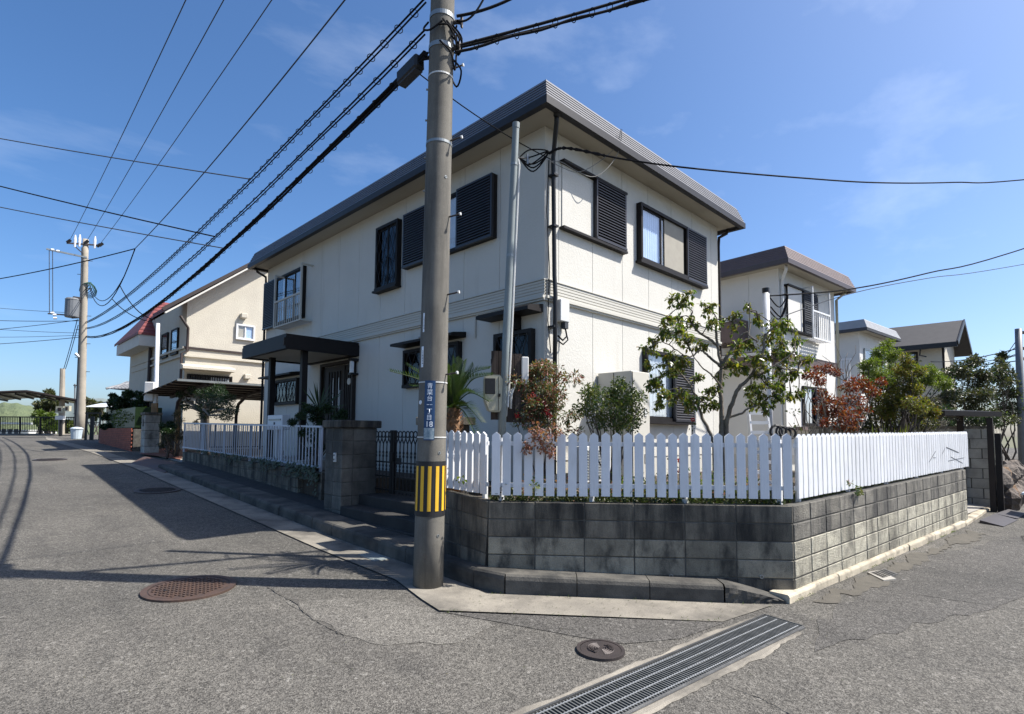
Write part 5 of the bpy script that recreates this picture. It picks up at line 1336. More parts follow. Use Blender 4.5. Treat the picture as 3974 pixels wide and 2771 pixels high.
# side entrance canopies in the shade, between the houses
for (uv0, uv1, dep) in (((2803, 1262), (2905, 1340), .9), ((2803, 1388), (3010, 1418), .5)):
    (s0, z1_), (s1, z0_) = NL.px(*uv0), NL.px(*uv1)
    part_box(NL, nh, 'side_canopy', 'fascia_brown', min(s0, s1) , max(s0, s1) , min(z0_, z1_), max(z0_, z1_), 0, dep)
    part_box(NL, nh, 'side_canopy_edge', 'white_plastic', min(s0, s1) - .01, max(s0, s1) + .01, max(z0_, z1_) - .12, max(z0_, z1_) - .03, dep, dep + .02)
nh.rotation_euler.z = THN
h3c = onZ(3365, 1280, 6.7)
h3, H3L, H3R, (hx0_, hy0_, hx1_, hy1_) = neighbour('house', 'pale house with light grey flat roof fascia beyond the brown-roofed house', V((h3c.x, h3c.y, 0)), THN, 4.9, 8.0, 6.7, ('fascia_grey', 'cable_grey', 'cream_grey', 'cream_grey', 'soffit'), SZ)
window(H3R, h3, hx0_ + .5, hx0_ + 1.6, 4.9, 6.0, w_=.06, d=.07, mat='galv'); window(H3R, h3, hx0_ + 2.2, hx0_ + 3.4, 4.9, 6.0, w_=.06, d=.07, mat='galv')
gd = MB()
bs = hx0_ - .05
for k in range(9): MB()
q = MB()
for k in range(10): H3L.box(q, hy0_ + .25 + k * .12, hy0_ + .28 + k * .12, 4.3, 5.4, .5, .53)
H3L.box(q, hy0_ + .2, hy0_ + 1.5, 5.38, 5.46, .48, .55); H3L.box(q, hy0_ + .2, hy0_ + 1.5, 4.22, 4.30, 0, .55); q.build('balcony', 'white_paint', h3)
h3.rotation_euler.z = THN
# dark gabled house beyond
X4 = 40.0
ec = onX(3672, 1340, X4); rcn = onX(3682, 1259, X4 + 3.2); el = V((X4 + 6.4, rcn.y - .3, ec.z))
h4 = thing('house', 'far beige house with dark gabled roof beyond the flat-roofed houses', 'house', (X4 + .6, ec.y, gz(40, 5)))
yA, yB = ec.y, ec.y + 7.5
q = MB(); th = .18
for (xa, za, xb, zb_) in ((X4, ec.z, X4 + 3.2, rcn.z), (X4 + 6.4, ec.z, X4 + 3.2, rcn.z)):
    q.add([(xa, yA - .5, za), (xb, yA - .5, zb_), (xb, yB, zb_), (xa, yB, za), (xa, yA - .5, za + th), (xb, yA - .5, zb_ + th), (xb, yB, zb_ + th), (xa, yB, za + th)], [(0, 1, 2, 3), (4, 7, 6, 5), (0, 4, 5, 1), (1, 5, 6, 2), (2, 6, 7, 3), (3, 7, 4, 0)])
q.build('roof', 'dark_tile', h4)
q = MB(); q.box((X4 - .06, yA - .5, ec.z - .12), (X4 + .06, yB, ec.z + .1)); q.beam((X4, yA - .53, ec.z + .1), (X4 + 3.2, yA - .53, rcn.z + .1), .06, .26); q.beam((X4 + 6.4, yA - .53, ec.z + .1), (X4 + 3.2, yA - .53, rcn.z + .1), .06, .26); q.build('roof_trim', 'black_metal', h4)
F4 = Fac('Y', X4 + .7); G4 = Fac('X', yA + .3)
MB().prism([(X4 + .7, yA + .3, .4), (X4 + 5.7, yA + .3, .4), (X4 + 5.7, yA + .3, ec.z + .45), (X4 + 3.2, yA + .3, rcn.z - .15), (X4 + .7, yA + .3, ec.z + .45)], (0, 7.2, 0)).build('wall', 'stucco', h4)
s0, z1_ = F4.px(3515, 1370); s1, z0_ = F4.px(3563, 1400)
window(F4, h4, s1, s0, z0_ - .5, z1_, w_=.09, d=.08, curtains=((s1 + .2, s1 + .7, 'curtain_white'),))
part_box(F4, h4, 'belt_course', 'stucco', yA + .31, yB - .1, z0_ - 1.6, z0_ - 1.4, 0, .06)
q = MB(); q.tube([F4.P(yA + 1.3, z1_ + .25, .05), F4.P(yA + 1.32, z1_ - .25, .3), F4.P(yA + 1.0, z1_ - .35, .3)], .04, 5); q.build('aerial_bracket', 'cable_grey', h4)
q = MB(); q.tube([G4.P(X4 + .8, ec.z + .3, .05), G4.P(X4 + .8, .5, .05)], .06, 6); q.build('downpipe', 'bronze', h4)

# ================================================================== LEFT NEIGHBOUR
LY = 25.0
cs = lambda x, y: (x * .5935, 850 + y * .5935)
lnx = onY(*cs(1215, 800), LY).x; LNZ = gz(lnx, LY) + .15
lo_ = onY(*cs(1060, 600), LY - .6); hi_ = onY(*cs(1640, 300), LY - .6); sl = (hi_.z - lo_.z) / (hi_.x - lo_.x)
ridx = lnx + 4.2; rz2 = lo_.z + sl * (ridx - lo_.x)
print('LN', lnx, lo_, hi_, 'slope', sl, 'ridge', ridx, rz2)
ln = thing('house', 'beige stucco two-storey house with red tiled roof left of the corner house', 'house', (lnx, LY, LNZ))
LNd = 9.5
MB().prism([(lnx, LY, LNZ - .2), (ridx * 2 - lnx, LY, LNZ - .2), (ridx * 2 - lnx, LY, lo_.z + sl * (lnx - lo_.x) - .12), (ridx, LY, rz2 - .15), (lnx, LY, lo_.z + sl * (lnx - lo_.x) - .12)], (0, LNd, 0)).build('wall', 'stucco', ln)
q = MB()
def slope_slab(q, xa, xb, ya, yb):
    za, zb_ = lo_.z + sl * (min(xa, 2 * ridx - xa) - lo_.x), lo_.z + sl * (min(xb, 2 * ridx - xb) - lo_.x)
    q.add([(xa, ya, za), (xb, ya, zb_), (xb, yb, zb_), (xa, yb, za), (xa, ya, za + .09), (xb, ya, zb_ + .09), (xb, yb, zb_ + .09), (xa, yb, za + .09)], [(0, 1, 2, 3), (4, 7, 6, 5), (0, 4, 5, 1), (1, 5, 6, 2), (2, 6, 7, 3), (3, 7, 4, 0)])
slope_slab(q, lo_.x, ridx, LY - .62, LY + .9); slope_slab(q, lnx - .05, ridx, LY + .902, LY + LNd); slope_slab(q, 2 * ridx - lo_.x, ridx, LY - .62, LY + LNd)
rf = q.build('roof', 'red_roof', ln)
q = MB(); q.beam((lo_.x, LY - .65, lo_.z + .06), (ridx, LY - .65, rz2 + .06), .05, .13); q.build('bargeboard', 'brown_trim', ln)
q = MB(); q.beam((lo_.x + .1, LY - .58, lo_.z - .06), (ridx, LY - .58, rz2 - .06 + .0), .14, .06); q.build('verge_trim', 'plaster', ln)
FN, FW = Fac('X', LY), Fac('Y', lnx)
px1 = lambda x, y, d=0: FN.px(*cs(x, y), d)
(s0, z1_), (s1, z0_) = px1(1542, 685), px1(1660, 800)
window(FN, ln, s0, s1, z0_, z1_, mat='white_paint', d=.1, w_=.06, mull=((s0 + s1) / 2,), curtains=((s0 + .05, (s0 + s1) / 2, 'curtain_beige'), ((s0 + s1) / 2, s1 - .1, 'curtain_blue')))
for (x, y) in ((1588, 636), (1610, 1032)):
    s_, z_ = px1(x, y); part_box(FN, ln, 'vent_hood', 'stucco', s_ - .13, s_ + .13, z_ - .10, z_ + .10, 0, .22, .02)
for y, h_ in ((1218 * 0 + 842, .09), (895, .07)):
    s_, z_ = px1(1300, y); part_box(FN, ln, 'belt_course', 'stucco' if h_ < .08 else 'brown_trim', lnx - .05, ridx + 3, z_ - h_, z_, 0, .10 if h_ < .08 else .05); part_box(FW, ln, 'belt_course', 'stucco', LY, LY + LNd, z_ - h_, z_, 0, .10)
s_, z_ = px1(1195, 955, .5); s1, z0_ = px1(1540, 965, .5)
awning(FN, ln, s_, s1, z_ - .12, z_ + .12, .55, 'stucco')
(s0, z1_), (s1, z0_) = px1(1222, 1012), px1(1515, 1066)
window(FN, ln, s0, s1, z0_ - .7, z1_, mat='bronze', d=.08, w_=.05, mull=((s0 + s1) / 2,), curtains=(((s0 + s1) / 2, s1, 'curtain_white'),))
gr_ = MB()
for k in range(18): FN.box(gr_, s0 + (s1 - s0) * (k + .5) / 18 - .018, s0 + (s1 - s0) * (k + .5) / 18 + .018, z0_ - .7, z1_, .14, .17)
gr_.build('window_bars', 'bronze', ln)
for k in range(2): window(FW, ln, LY + 1.0 + 1.6 * k, LY + 2.0 + 1.6 * k, 5.0, 6.1, mat='bronze', d=.08)
q = MB(); q.tube([FN.P(lnx - .3, lo_.z - .05, .3), FN.P(lnx + .05, 5.95, .06), FN.P(lnx + .05, 5.0, .06), FN.P(lnx - .15, 4.9, .1), FN.P(lnx - .15, 1.2, .1)], .05, 8); q.build('downpipe', 'brown_trim', ln, smooth=True)
# wing with its own red hip roof towards the street
WY = 30.5
wa = onY(*cs(905, 735), WY - .6); wt = onY(*cs(1080, 540), WY + 2.0); wc = onY(*cs(985, 900), WY)
print('wing', wa, wt, wc)
wx0 = wa.x
rd_ = MB(); ez = wa.z
rd_.add([(wx0, WY - .6, ez), (lnx + 3.0, WY - .6, ez), (lnx + 3.0, WY + 5, ez), (wx0, WY + 5, ez), (wt.x - .2, WY + 2.2, wt.z), (lnx + 3.0, WY + 2.2, wt.z), (wx0, WY - .6, ez - .12), (lnx + 3, WY - .6, ez - .12), (wx0, WY + 5, ez - .12)], [(0, 1, 5, 4), (0, 4, 3), (3, 4, 5, 2), (0, 6, 7, 1), (0, 3, 8, 6)])
rd_.build('wing_roof', 'red_roof', ln)
for k in range(9):
    f_ = (k + .5) / 9.5; q = MB(); z_ = ez + (wt.z - ez) * f_; y_ = WY - .6 + 2.8 * f_; q.box((wx0 + (wt.x - .2 - wx0) * f_, y_ - .02, z_ - .01), (lnx + 3, y_ + .02, z_ + .045)); q.build('tile_course', 'red_roof', ln)
MB().box((wc.x, WY, LNZ - .2), (lnx + .1, WY + 4.5, ez - .02)).build('wing_wall', 'stucco', ln)
MB().box((wx0 + .05, WY - .55, ez - .62), (wc.x + .05, WY + 4.6, ez - .10)).build('wing_soffit', 'plaster', ln)
q = MB(); q.tube([(wc.x - .05, WY - .1, ez - .3), (wc.x - .06, WY - .1, LNZ)], .07, 8); q.build('downpipe', 'brown_trim', ln)

# ---- lean-to carport of the left neighbour
cpn = onY(688, 1476, 19.6); cpr = onY(1010, 1488, 19.6); zc = (cpn.z + cpr.z) / 2
cfar = onZ(612, 1540, zc - .25); print('carport', cpn, cpr, cfar)
cp = thing('carport', 'lean-to carport with ribbed brown translucent roof beside the stucco house', 'carport', (cpn.x + 1, 22, LNZ))
cy1 = min(24.2, cfar.y); cx0 = cpn.x
for k in range(7):
    f0, f1 = k / 7, (k + 1) / 7; y0_, y1_ = 19.6 + (cy1 - 19.6) * f0 + .03, 19.6 + (cy1 - 19.6) * f1 - .03
    MB().add([(cx0, y0_, zc - .25 * f0), (cx0 + 6.5, y0_, zc - .25 * f0), (cx0 + 6.5, y1_, zc - .25 * f1), (cx0, y1_, zc - .25 * f1), (cx0, y0_, zc - .25 * f0 + .012), (cx0 + 6.5, y0_, zc - .25 * f0 + .012), (cx0 + 6.5, y1_, zc - .25 * f1 + .012), (cx0, y1_, zc - .25 * f1 + .012)], [(0, 3, 2, 1), (4, 5, 6, 7), (0, 1, 5, 4), (1, 2, 6, 5), (2, 3, 7, 6), (3, 0, 4, 7)]).build('roof_panel', 'polycarb', cp)
for k in range(8):
    f0 = k / 7; y0_ = 19.6 + (cy1 - 19.6) * f0; MB().beam((cx0, y0_, zc - .25 * f0 - .02), (cx0 + 6.5, y0_, zc - .25 * f0 - .02), .06, .07).build('purlin', 'brown_trim' if k else 'galv', cp)
for xx in (cx0 + .9, cx0 + 3.0, cx0 + 5.2):
    MB().beam((xx, 19.7, zc - .09), (xx, cy1 - .1, zc - .33), .09, .10).build('rafter', 'brown_trim', cp)
    q = MB(); q.tube([(xx, cy1 - .9, LNZ - .3), (xx, cy1 - .9, zc - 1.0), (xx, cy1 - 1.1, zc - .55), (xx, cy1 - 2.0, zc - .24)], .06, 8); q.build('post', 'brown_trim', cp)
# low dark fence between the lots
fz_ = thing('bar_fence', 'low dark metal bar fence between the corner house and the stucco house', 'fence', (5.2, 19.2, SZ))
for z in (1.28, 2.02): MB().box((5.6, 19.22, z), (9.5, 19.26, z + .04)).build('rail', 'bronze_soft', fz_)
me = MB().box((0, 19.225, 1.3), (.025, 19.25, 2.02)).mesh('bar', 'bronze_soft')
for k in range(28): inst(me, 'bar', Matrix.Translation((5.62 + k * .14, 0, 0)), fz_)
# left neighbour's lot, pillar, service pole, planter, hedge
mb = MB(); mb.prism([(4.9, 18.55, gz(5, 18.5) - .2), (4.9, 36, gz(5, 30) - .2), (16, 36, gz(5, 30) - .2), (16, 18.55, gz(5, 18.5) - .2)], (0, 0, .26)); struct(mb, 'forecourt', 'concrete')
mb = MB(); sheet(mb, [G(560, 1752), G(735, 1742), G(700, 1790), G(600, 1775), G(540, 1768)], .06); struct(mb, 'tile_paving', 'tile_red')
npb = G(553, 1762); nzt = onP(553, 1610, npb, ncam).z
npl = thing('gate_pillar', 'grey concrete block gate pillar of the stucco house with flat cap', 'pillar', npb)
for r in range(5):
    h_ = (nzt - npb.z) / 5; MB().box((npb.x - .02, npb.y - .28, npb.z + r * h_ + .006), (npb.x + .45, npb.y + .3, npb.z + (r + 1) * h_ - .006)).build('block', 'block_grey', npl, bevel=.012)
MB().box((npb.x + .0, npb.y - .26, npb.z), (npb.x + .43, npb.y + .28, nzt)).build('core', 'mortar', npl)
MB().box((npb.x - .06, npb.y - .33, nzt), (npb.x + .5, npb.y + .35, nzt + .09)).build('cap', 'block_dark', npl, bevel=.01)
MB().box((npb.x - .04, npb.y - .08, npb.z + 1.0), (npb.x - .021, npb.y + .08, npb.z + 1.25)).build('name_plate', 'iron_dark', npl)
spb = G(598, 1758); q = MB()
ns = thing('service_pole', 'white slim service pole with meter box in front of the stucco house', 'pole', spb)
st2 = onP(613, 1255, spb, ncam); q.tube([spb, spb.lerp(st2, .35), spb.lerp(st2, 1)], [.085, .075, .065], 10); q.build('shaft', 'white_paint', ns, smooth=True)
a = onP(572, 1495, spb, ncam); b = onP(595, 1545, spb, ncam); q = MB(); q.obox((a + b) / 2, nrt * .17, ncam * .12, (0, 0, .36)); q.build('meter_box', 'white_plastic', ns, bevel=.03)
q = MB(); q.obox(spb + V((-.05, 0, 1.35)), nrt * .1, ncam * .05, (0, 0, .5)); q.build('pole_board', 'wood', ns)
# brick planter with clipped hedge
bp0, bp1 = G(385, 1718), G(512, 1752)
print('planter', bp0, bp1)
pt_ = thing('brick_planter', 'low red brick planter wall under the clipped hedge', 'planter', bp1)
dv = (bp0 - bp1); dv.z = 0; ll = dv.length; dv.normalize(); nv = V((dv.y, -dv.x, 0)); nv = nv if nv.x > 0 else -nv
MB().obox(bp1 + dv * ll / 2 + nv * .5 + V((0, 0, .42)), dv * ll / 2, nv * .48, V((0, 0, .44))).build('core', 'mortar', pt_)
meb = MB().box((0, 0, 0), (.205, .03, .062)).mesh('brick', 'brick_red')
rot = math.atan2(dv.y, dv.x)
for r in range(12):
    for k in range(int(ll / .215)):
        p = bp1 + dv * (k * .215 + (.1 if r % 2 else 0)) - nv * .012
        mm = Matrix.Translation((p.x, p.y, bp1.z + .0 + r * .075)) @ Matrix.Rotation(rot, 4, 'Z')
        inst(meb, 'brick', mm @ Matrix.Translation((0, -.03, 0)) if V((-math.sin(rot), math.cos(rot), 0)).dot(nv) > 0 else mm, pt_)

# ================================================================== FAR END OF THE SIDE STREET
FE = 38.0
fe = lambda u, v, D=FE: at(u, v, D)
fcp = thing('carport', 'wide arched brown carport roof at the far end of the side street', 'carport', fe(105, 1680))
tops = [(-60, 1528), (0, 1521), (60, 1518), (105, 1517), (160, 1526), (220, 1538), (300, 1552)]
q = MB(); n_ = len(tops); fwd = V((.18, .98, 0)) * 8.6
for (u, v) in tops: p = fe(u, v); q.v += [p, p + fwd, p - V((0, 0, .06)), p + fwd - V((0, 0, .06))]
for i in range(n_ - 1): a = 4 * i; q.f += [(a, a + 4, a + 5, a + 1), (a + 2, a + 3, a + 7, a + 6), (a, a + 2, a + 6, a + 4), (a + 1, a + 5, a + 7, a + 3)]
q.build('roof', 'polycarb_grey', fcp)
for i in range(n_): p = fe(*tops[i]); q = MB(); q.beam(p - V((0, 0, .18)), p + fwd - V((0, 0, .12)), .08, .12); q.build('rib', 'bronze_soft', fcp)
q = MB(); q.tube([fe(u, v + 2) for u, v in tops], .10, 5); q.build('edge_beam', 'bronze_soft', fcp)
for u in (300,): 
    p = fe(u, 1552 if u > 100 else 1520); q = MB(); q.box((p.x - .08, p.y - .08, gz(p.x, p.y) - 1), (p.x + .08, p.y + .08, p.z)); q.build('post', 'brown_trim', fcp)
frn = thing('guard_railing', 'dark metal bar railing along the far end of the side street', 'railing', fe(100, 1684, 40))
ra_, rb_ = fe(-80, 1617, 40), fe(315, 1620, 40); rc_, rd2 = fe(-80, 1674, 40), fe(315, 1674, 40)
MB().beam(ra_, rb_, .07, .07).build('top_rail', 'black_metal', frn); MB().beam(rc_, rd2, .07, .06).build('bottom_rail', 'black_metal', frn)
for k in range(60): a, b = ra_.lerp(rb_, (k + .5) / 60), rc_.lerp(rd2, (k + .5) / 60); MB().beam(b, a, .035, .035, (1, 0, 0)).build('bar', 'black_metal', frn)
for k in range(6): a, b = ra_.lerp(rb_, k / 5), rc_.lerp(rd2, k / 5); MB().beam(b - V((0, 0, .6)), a, .09, .09, (1, 0, 0)).build('post', 'black_metal', frn)
mb = MB(); 
a, b, c_, d_ = fe(-90, 1692, 38.6), fe(330, 1688, 38.6), fe(330, 1684, 40.2), fe(-90, 1684, 40.2)
mb.prism([a - V((0, 0, .6)), b - V((0, 0, .6)), c_ - V((0, 0, .6)), d_ - V((0, 0, .6))], (0, 0, .62)); struct(mb, 'far_pavement', 'apron')
tc_ = at(296, 1700, 32); tc_.z = gz(tc_.x, tc_.y)
tb = thing('trash_bin', 'pale blue plastic trash bin with lid at the foot of the far utility pole', 'bin', tc_)
q = MB(); q.lathe(tc_, [(.22, 0), (.24, .02), (.29, .56), (.31, .57)], 14); q.build('body', 'bin_blue', tb, smooth=False)
q = MB(); q.lathe(tc_ + V((0, 0, .575)), [(.32, 0), (.32, .04), (.22, .10), (.05, .13)], 14); q.build('lid', 'bin_blue', tb)
nb_ = at(235, 1690, 36.5); nb_.z = gz(nb_.x, nb_.y)
nbx = thing('notice_post', 'dark post carrying two pale yellow boxes and a white plate by the railing', 'post', nb_)
q = MB(); q.tube([nb_, at(237, 1612, 36.5)], .10, 8); q.build('post', 'black_metal', nbx)
for (u0, u1, v0, v1, m_) in ((222, 249, 1577, 1602, 'wrap_yellow'), (255, 272, 1575, 1596, 'wrap_yellow'), (220, 248, 1613, 1629, 'white_plastic')):
    a, b = at(u0, v0, 36.4), at(u1, v1, 36.4); c_ = (a + b) / 2; q = MB(); q.obox(c_, nrt * ((u1 - u0) / 2 * 36.4 / FPX), ncam * .12, V((0, 0, (a.z - b.z) / 2))); q.build('box', 'beige_plastic' if m_ == 'wrap_yellow' else m_, nbx)
    if m_ == 'wrap_yellow': q = MB(); q.obox(c_ + ncam * .121, nrt * ((u1 - u0) * .22 * 36.4 / FPX), ncam * .02, V((0, 0, (a.z - b.z) * .28))); q.build('box_window', 'brown_trim', nbx)
sgp = at(240, 1690, 39.5); q = MB(); q.tube([V((sgp.x, sgp.y, .5)), at(243, 1430, 39.5)], [.2, .15], 8); tag(q.build('far_pole', 'pole_far'), 'short grey pole standing behind the arched carport roof', 'pole')
q = MB(); q.tube([at(290, 1660, 41), at(291, 1490, 41)], .06, 6); q.tube([at(286, 1496, 41), at(299, 1496, 41)], .05, 5); tag(q.build('thin_mast', 'galv'), 'thin white mast beside the far utility pole', 'mast')
# low white shed below the railing
sa_ = at(20, 1690, 62); q = MB(); shd = thing('shed', 'low white shed with pale roof seen through the far railing', 'shed', V((sa_.x, sa_.y, sa_.z - 3)))
a, b = at(12, 1645, 62), at(150, 1690, 62); ln_ = (b - a); ln_.z = 0; lnl = ln_.length; ln_.normalize()
MB().obox(V(((a.x + b.x) / 2, (a.y + b.y) / 2, b.z - 1.0)), ln_ * lnl / 2, V((-ln_.y, ln_.x, 0)) * 2.5, V((0, 0, (a.z - b.z) / 2 + 1.0))).build('wall', 'white_plastic', shd)
for k in range(6): MB().obox(V((a.x, a.y, 0)) + ln_ * (lnl * (k + .5) / 6) + V((0, 0, b.z + .2)) - V((-ln_.y, ln_.x, 0)) * 2.52 * (1 if V((-ln_.y, ln_.x, 0)).dot(V((1, 1, 0))) > 0 else -1), ln_ * (lnl * .05), V((-ln_.y, ln_.x, 0)) * .02, V((0, 0, .5))).build('wall_gap', 'cable_grey', shd)
MB().obox(V(((a.x + b.x) / 2, (a.y + b.y) / 2, a.z + .05)), ln_ * (lnl / 2 + .3), V((-ln_.y, ln_.x, 0)) * 2.9, V((0, 0, .10))).build('roof', 'metal_white_roof', shd)
# traditional tiled house
td = 46.0
tg = lambda u, v, D=td: at(u, v, D)
e0_, e1_ = tg(412, 1508), tg(640, 1508); rp, rq = tg(452, 1459, td + 2.6), tg(640, 1462, td + 2.6)
th_ = thing('tiled_house', 'traditional house with grey tiled hip-and-gable roof far behind the pillar', 'house', V((e0_.x, e0_.y, 0)))
bk = V((rp.x - e0_.x, rp.y - e0_.y, 0)); ax1 = (e1_ - e0_); ax1.z = 0; ax1.normalize(); nb2 = V((-ax1.y, ax1.x, 0)); nb2 = nb2 if nb2.dot(V((1, 1, 0))) > 0 else -nb2
rz0 = e0_.z; rzt = rp.z; dep = 3.2; lnn = 7.5
E = [e0_, e0_ + ax1 * lnn, e0_ + ax1 * lnn + nb2 * dep * 2, e0_ + nb2 * dep * 2]
Rg = [e0_ + ax1 * .75 + nb2 * dep, e0_ + ax1 * lnn + nb2 * dep]; Rg = [V((p.x, p.y, rzt)) for p in Rg]
gm_ = [V((p.x, p.y, rz0 + (rzt - rz0) * .42)) for p in (e0_ + ax1 * .75 + nb2 * dep * .42, e0_ + ax1 * .75 + nb2 * dep * 1.58)]
q = MB(); q.add([E[0], E[1], Rg[1], Rg[0], gm_[0], E[3], E[2], gm_[1]], [(0, 1, 2, 3, 4), (5, 7, 3, 2, 6), (0, 4, 7, 5)]); q.build('roof', 'grey_tile', th_)
q = MB(); q.add([gm_[0] + ax1 * .25, gm_[1] + ax1 * .25, Rg[0] + ax1 * .25], [(0, 1, 2)]); q.build('gable_end', 'wood_dark', th_)
q = MB(); q.tube([Rg[0] - ax1 * .1 + V((0, 0, .1)), Rg[1] + V((0, 0, .1))], .13, 6); q.tube([Rg[0] + V((0, 0, .05)), gm_[0], E[0]], .10, 6); q.build('ridge_tiles', 'grey_tile', th_)
q = MB()
for k in range(26):
    f_ = (k + .5) / 26; a = E[0].lerp(E[1], f_); b = a + nb2 * dep; b = V((b.x, b.y, rzt)); s_ = max(0, min(1, ((a - e0_).dot(ax1)) / .75)); q.tube([a + V((0, 0, .03)), a.lerp(b, s_) + V((0, 0, .03))], .045, 4)
q.build('tile_rows', 'grey_tile', th_)
wz = rz0 - .15; c_ = e0_ + ax1 * (lnn / 2 + .4) + nb2 * dep
MB().obox(V((c_.x, c_.y, wz - 1.3)), ax1 * (lnn / 2 - .5), nb2 * (dep - .8), V((0, 0, 1.3))).build('upper_wall', 'wood_dark', th_)
MB().obox(V((c_.x, c_.y, wz - .25)), ax1 * (lnn / 2 - .48), nb2 * (dep - .78), V((0, 0, .16))).build('plaster_band', 'plaster', th_)
MB().obox(V((c_.x, c_.y, wz - 3.6)), ax1 * (lnn / 2 + .3), nb2 * dep, V((0, 0, 2.2))).build('lower_wall', 'plaster', th_)
lw = e0_ - nb2 * .6 - ax1 * 1.4; z_ = rz0 - 1.55
q = MB(); q.add([V((lw.x, lw.y, z_)), V((lw.x, lw.y, z_)) + ax1 * (lnn + 1.4), V((c_.x, c_.y, 0)) + ax1 * (lnn / 2 - .4) - nb2 * (dep - .8) + V((0, 0, z_ + .75)), V((c_.x, c_.y, 0)) - ax1 * (lnn / 2 - .5) - nb2 * (dep - .8) + V((0, 0, z_ + .75)), V((lw.x, lw.y, z_)) + nb2 * dep * 2], [(0, 1, 2, 3), (0, 3, 4)]); q.build('lower_roof', 'metal_white_roof', th_)
# black garden gate next to the far pole
gp = at(345, 1700, 31); gp.z = gz(gp.x, gp.y)
gg = thing('garden_gate', 'tall black metal garden gate beside the far utility pole', 'gate', gp)
for k, (u0, u1, v0) in enumerate(((334, 341, 1605), (353, 366, 1616), (388, 392, 1605))):
    a = at(u0, v0, 31); b = at(u1, v0, 31); q = MB(); q.obox(V(((a.x + b.x) / 2, (a.y + b.y) / 2, (a.z + gp.z) / 2)), nrt * ((u1 - u0) / 2 * 31 / FPX), ncam * .04, V((0, 0, (a.z - gp.z) / 2))); q.build('gate_post', 'black_metal', gg)
a, b = at(332, 1603, 31), at(393, 1603, 31); MB().beam(a, b, .08, .07).build('lintel', 'black_metal', gg)
a, b = at(344, 1640, 31), at(388, 1640, 31); MB().beam(a, b, .04, .04).build('crossbar', 'black_metal', gg)
# hills
def hill(label, D, prof, mat, thick):
    q = MB(); n_ = len(prof)
    pts_ = []
    for i in range(n_ - 1):
        for k in range(8):
            t = k / 8; u = prof[i][0] + (prof[i + 1][0] - prof[i][0]) * t; v = prof[i][1] + (prof[i + 1][1] - prof[i][1]) * (t * t * (3 - 2 * t)); pts_.append((u, v))
    for j in range(9):
        for (u, v) in pts_:
            f_ = j / 8; top = at(u, v, D); bx_, by_ = top.x, top.y; away = V((bx_, by_, 0)).normalized()
            h0 = -12; z = h0 + (top.z - h0) * math.sin(f_ * math.pi / 2) + 1.2 * noise.noise(V((u * .03, f_ * 5, D))) * (0 < f_ < 1.01)
            p = V((bx_, by_, 0)) - away * thick * (1 - f_); q.v.append((p.x, p.y, z))
    n2 = len(pts_)
    for j in range(8):
        for i in range(n2 - 1): a = j * n2 + i; q.f.append((a, a + 1, a + n2 + 1, a + n2))
    o = struct(q, 'hill', mat, smooth=True); return o
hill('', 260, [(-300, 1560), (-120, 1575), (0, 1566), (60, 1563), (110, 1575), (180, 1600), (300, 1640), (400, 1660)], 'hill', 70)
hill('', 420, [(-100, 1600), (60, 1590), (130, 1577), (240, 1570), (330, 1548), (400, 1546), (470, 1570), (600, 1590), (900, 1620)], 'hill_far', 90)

# ================================================================== RIGHT END: DRIVEWAY GATE, WALL, BIN
dw = MB(); sheet(dw, [C1 + V((.02, .15, 0)), V((C1.x + 8, C1.y - .6, 0)), V((C1.x + 8, C1.y + 9, 0)), V((C1.x + .02, C1.y + 9, 0))], .07); struct(dw, 'driveway', 'concrete')
gwb = G(3868, 1978); gwx = gwb.x; print('gate wall', gwb)
gwz = onX(3845, 1664, gwx).z
gw_end = onX(3752, 1800, gwx).y + .6
blk = thing('block_wall', 'shaded block side wall of the driveway gate behind the picket fence end', 'wall', gwb)
nr = 8; hgt = (gwz - gwb.z) / nr
MB().box((gwx + .007, gwb.y + .007, gwb.z - .1), (gwx + .11, gw_end + 2.6, gwz - .004)).build('mortar', 'mortar', blk)
for r in range(nr):
    y = gwb.y + .004 - (.2 if r % 2 else 0)
    while y < gw_end + 2.6:
        a, b = max(y, gwb.y), min(y + .39, gw_end + 2.6)
        if b - a > .05: MB().box((gwx, a + .004, gwb.z + r * hgt + .004), (gwx + .118, b - .004, gwb.z + (r + 1) * hgt - .004)).build('block', 'block_grey', blk, bevel=.006)
        y += .40
MB().box((gwx - .02, gwb.y - .02, gwz), (gwx + .14, gw_end + 2.6, gwz + .06)).build('coping', 'block_dark', blk)
blk2 = thing('block_wall', 'sunlit pale block wall on the rock base beyond the driveway gate', 'wall', gwb + V((.2, 0, .7)))
for r in range(6):
    for k in range(4):
        MB().box((gwx + .13 + k * .4, gwb.y - .01, gwz - (r + 1) * hgt + .004), (gwx + .13 + k * .4 + .39, gwb.y + .12, gwz - r * hgt - .004)).build('block', 'block_pale', blk2, bevel=.006)
MB().box((gwx + .14, gwb.y + .0, gwz - 6 * hgt), (gwx + 1.7, gwb.y + .11, gwz - .006)).build('mortar', 'mortar', blk2)
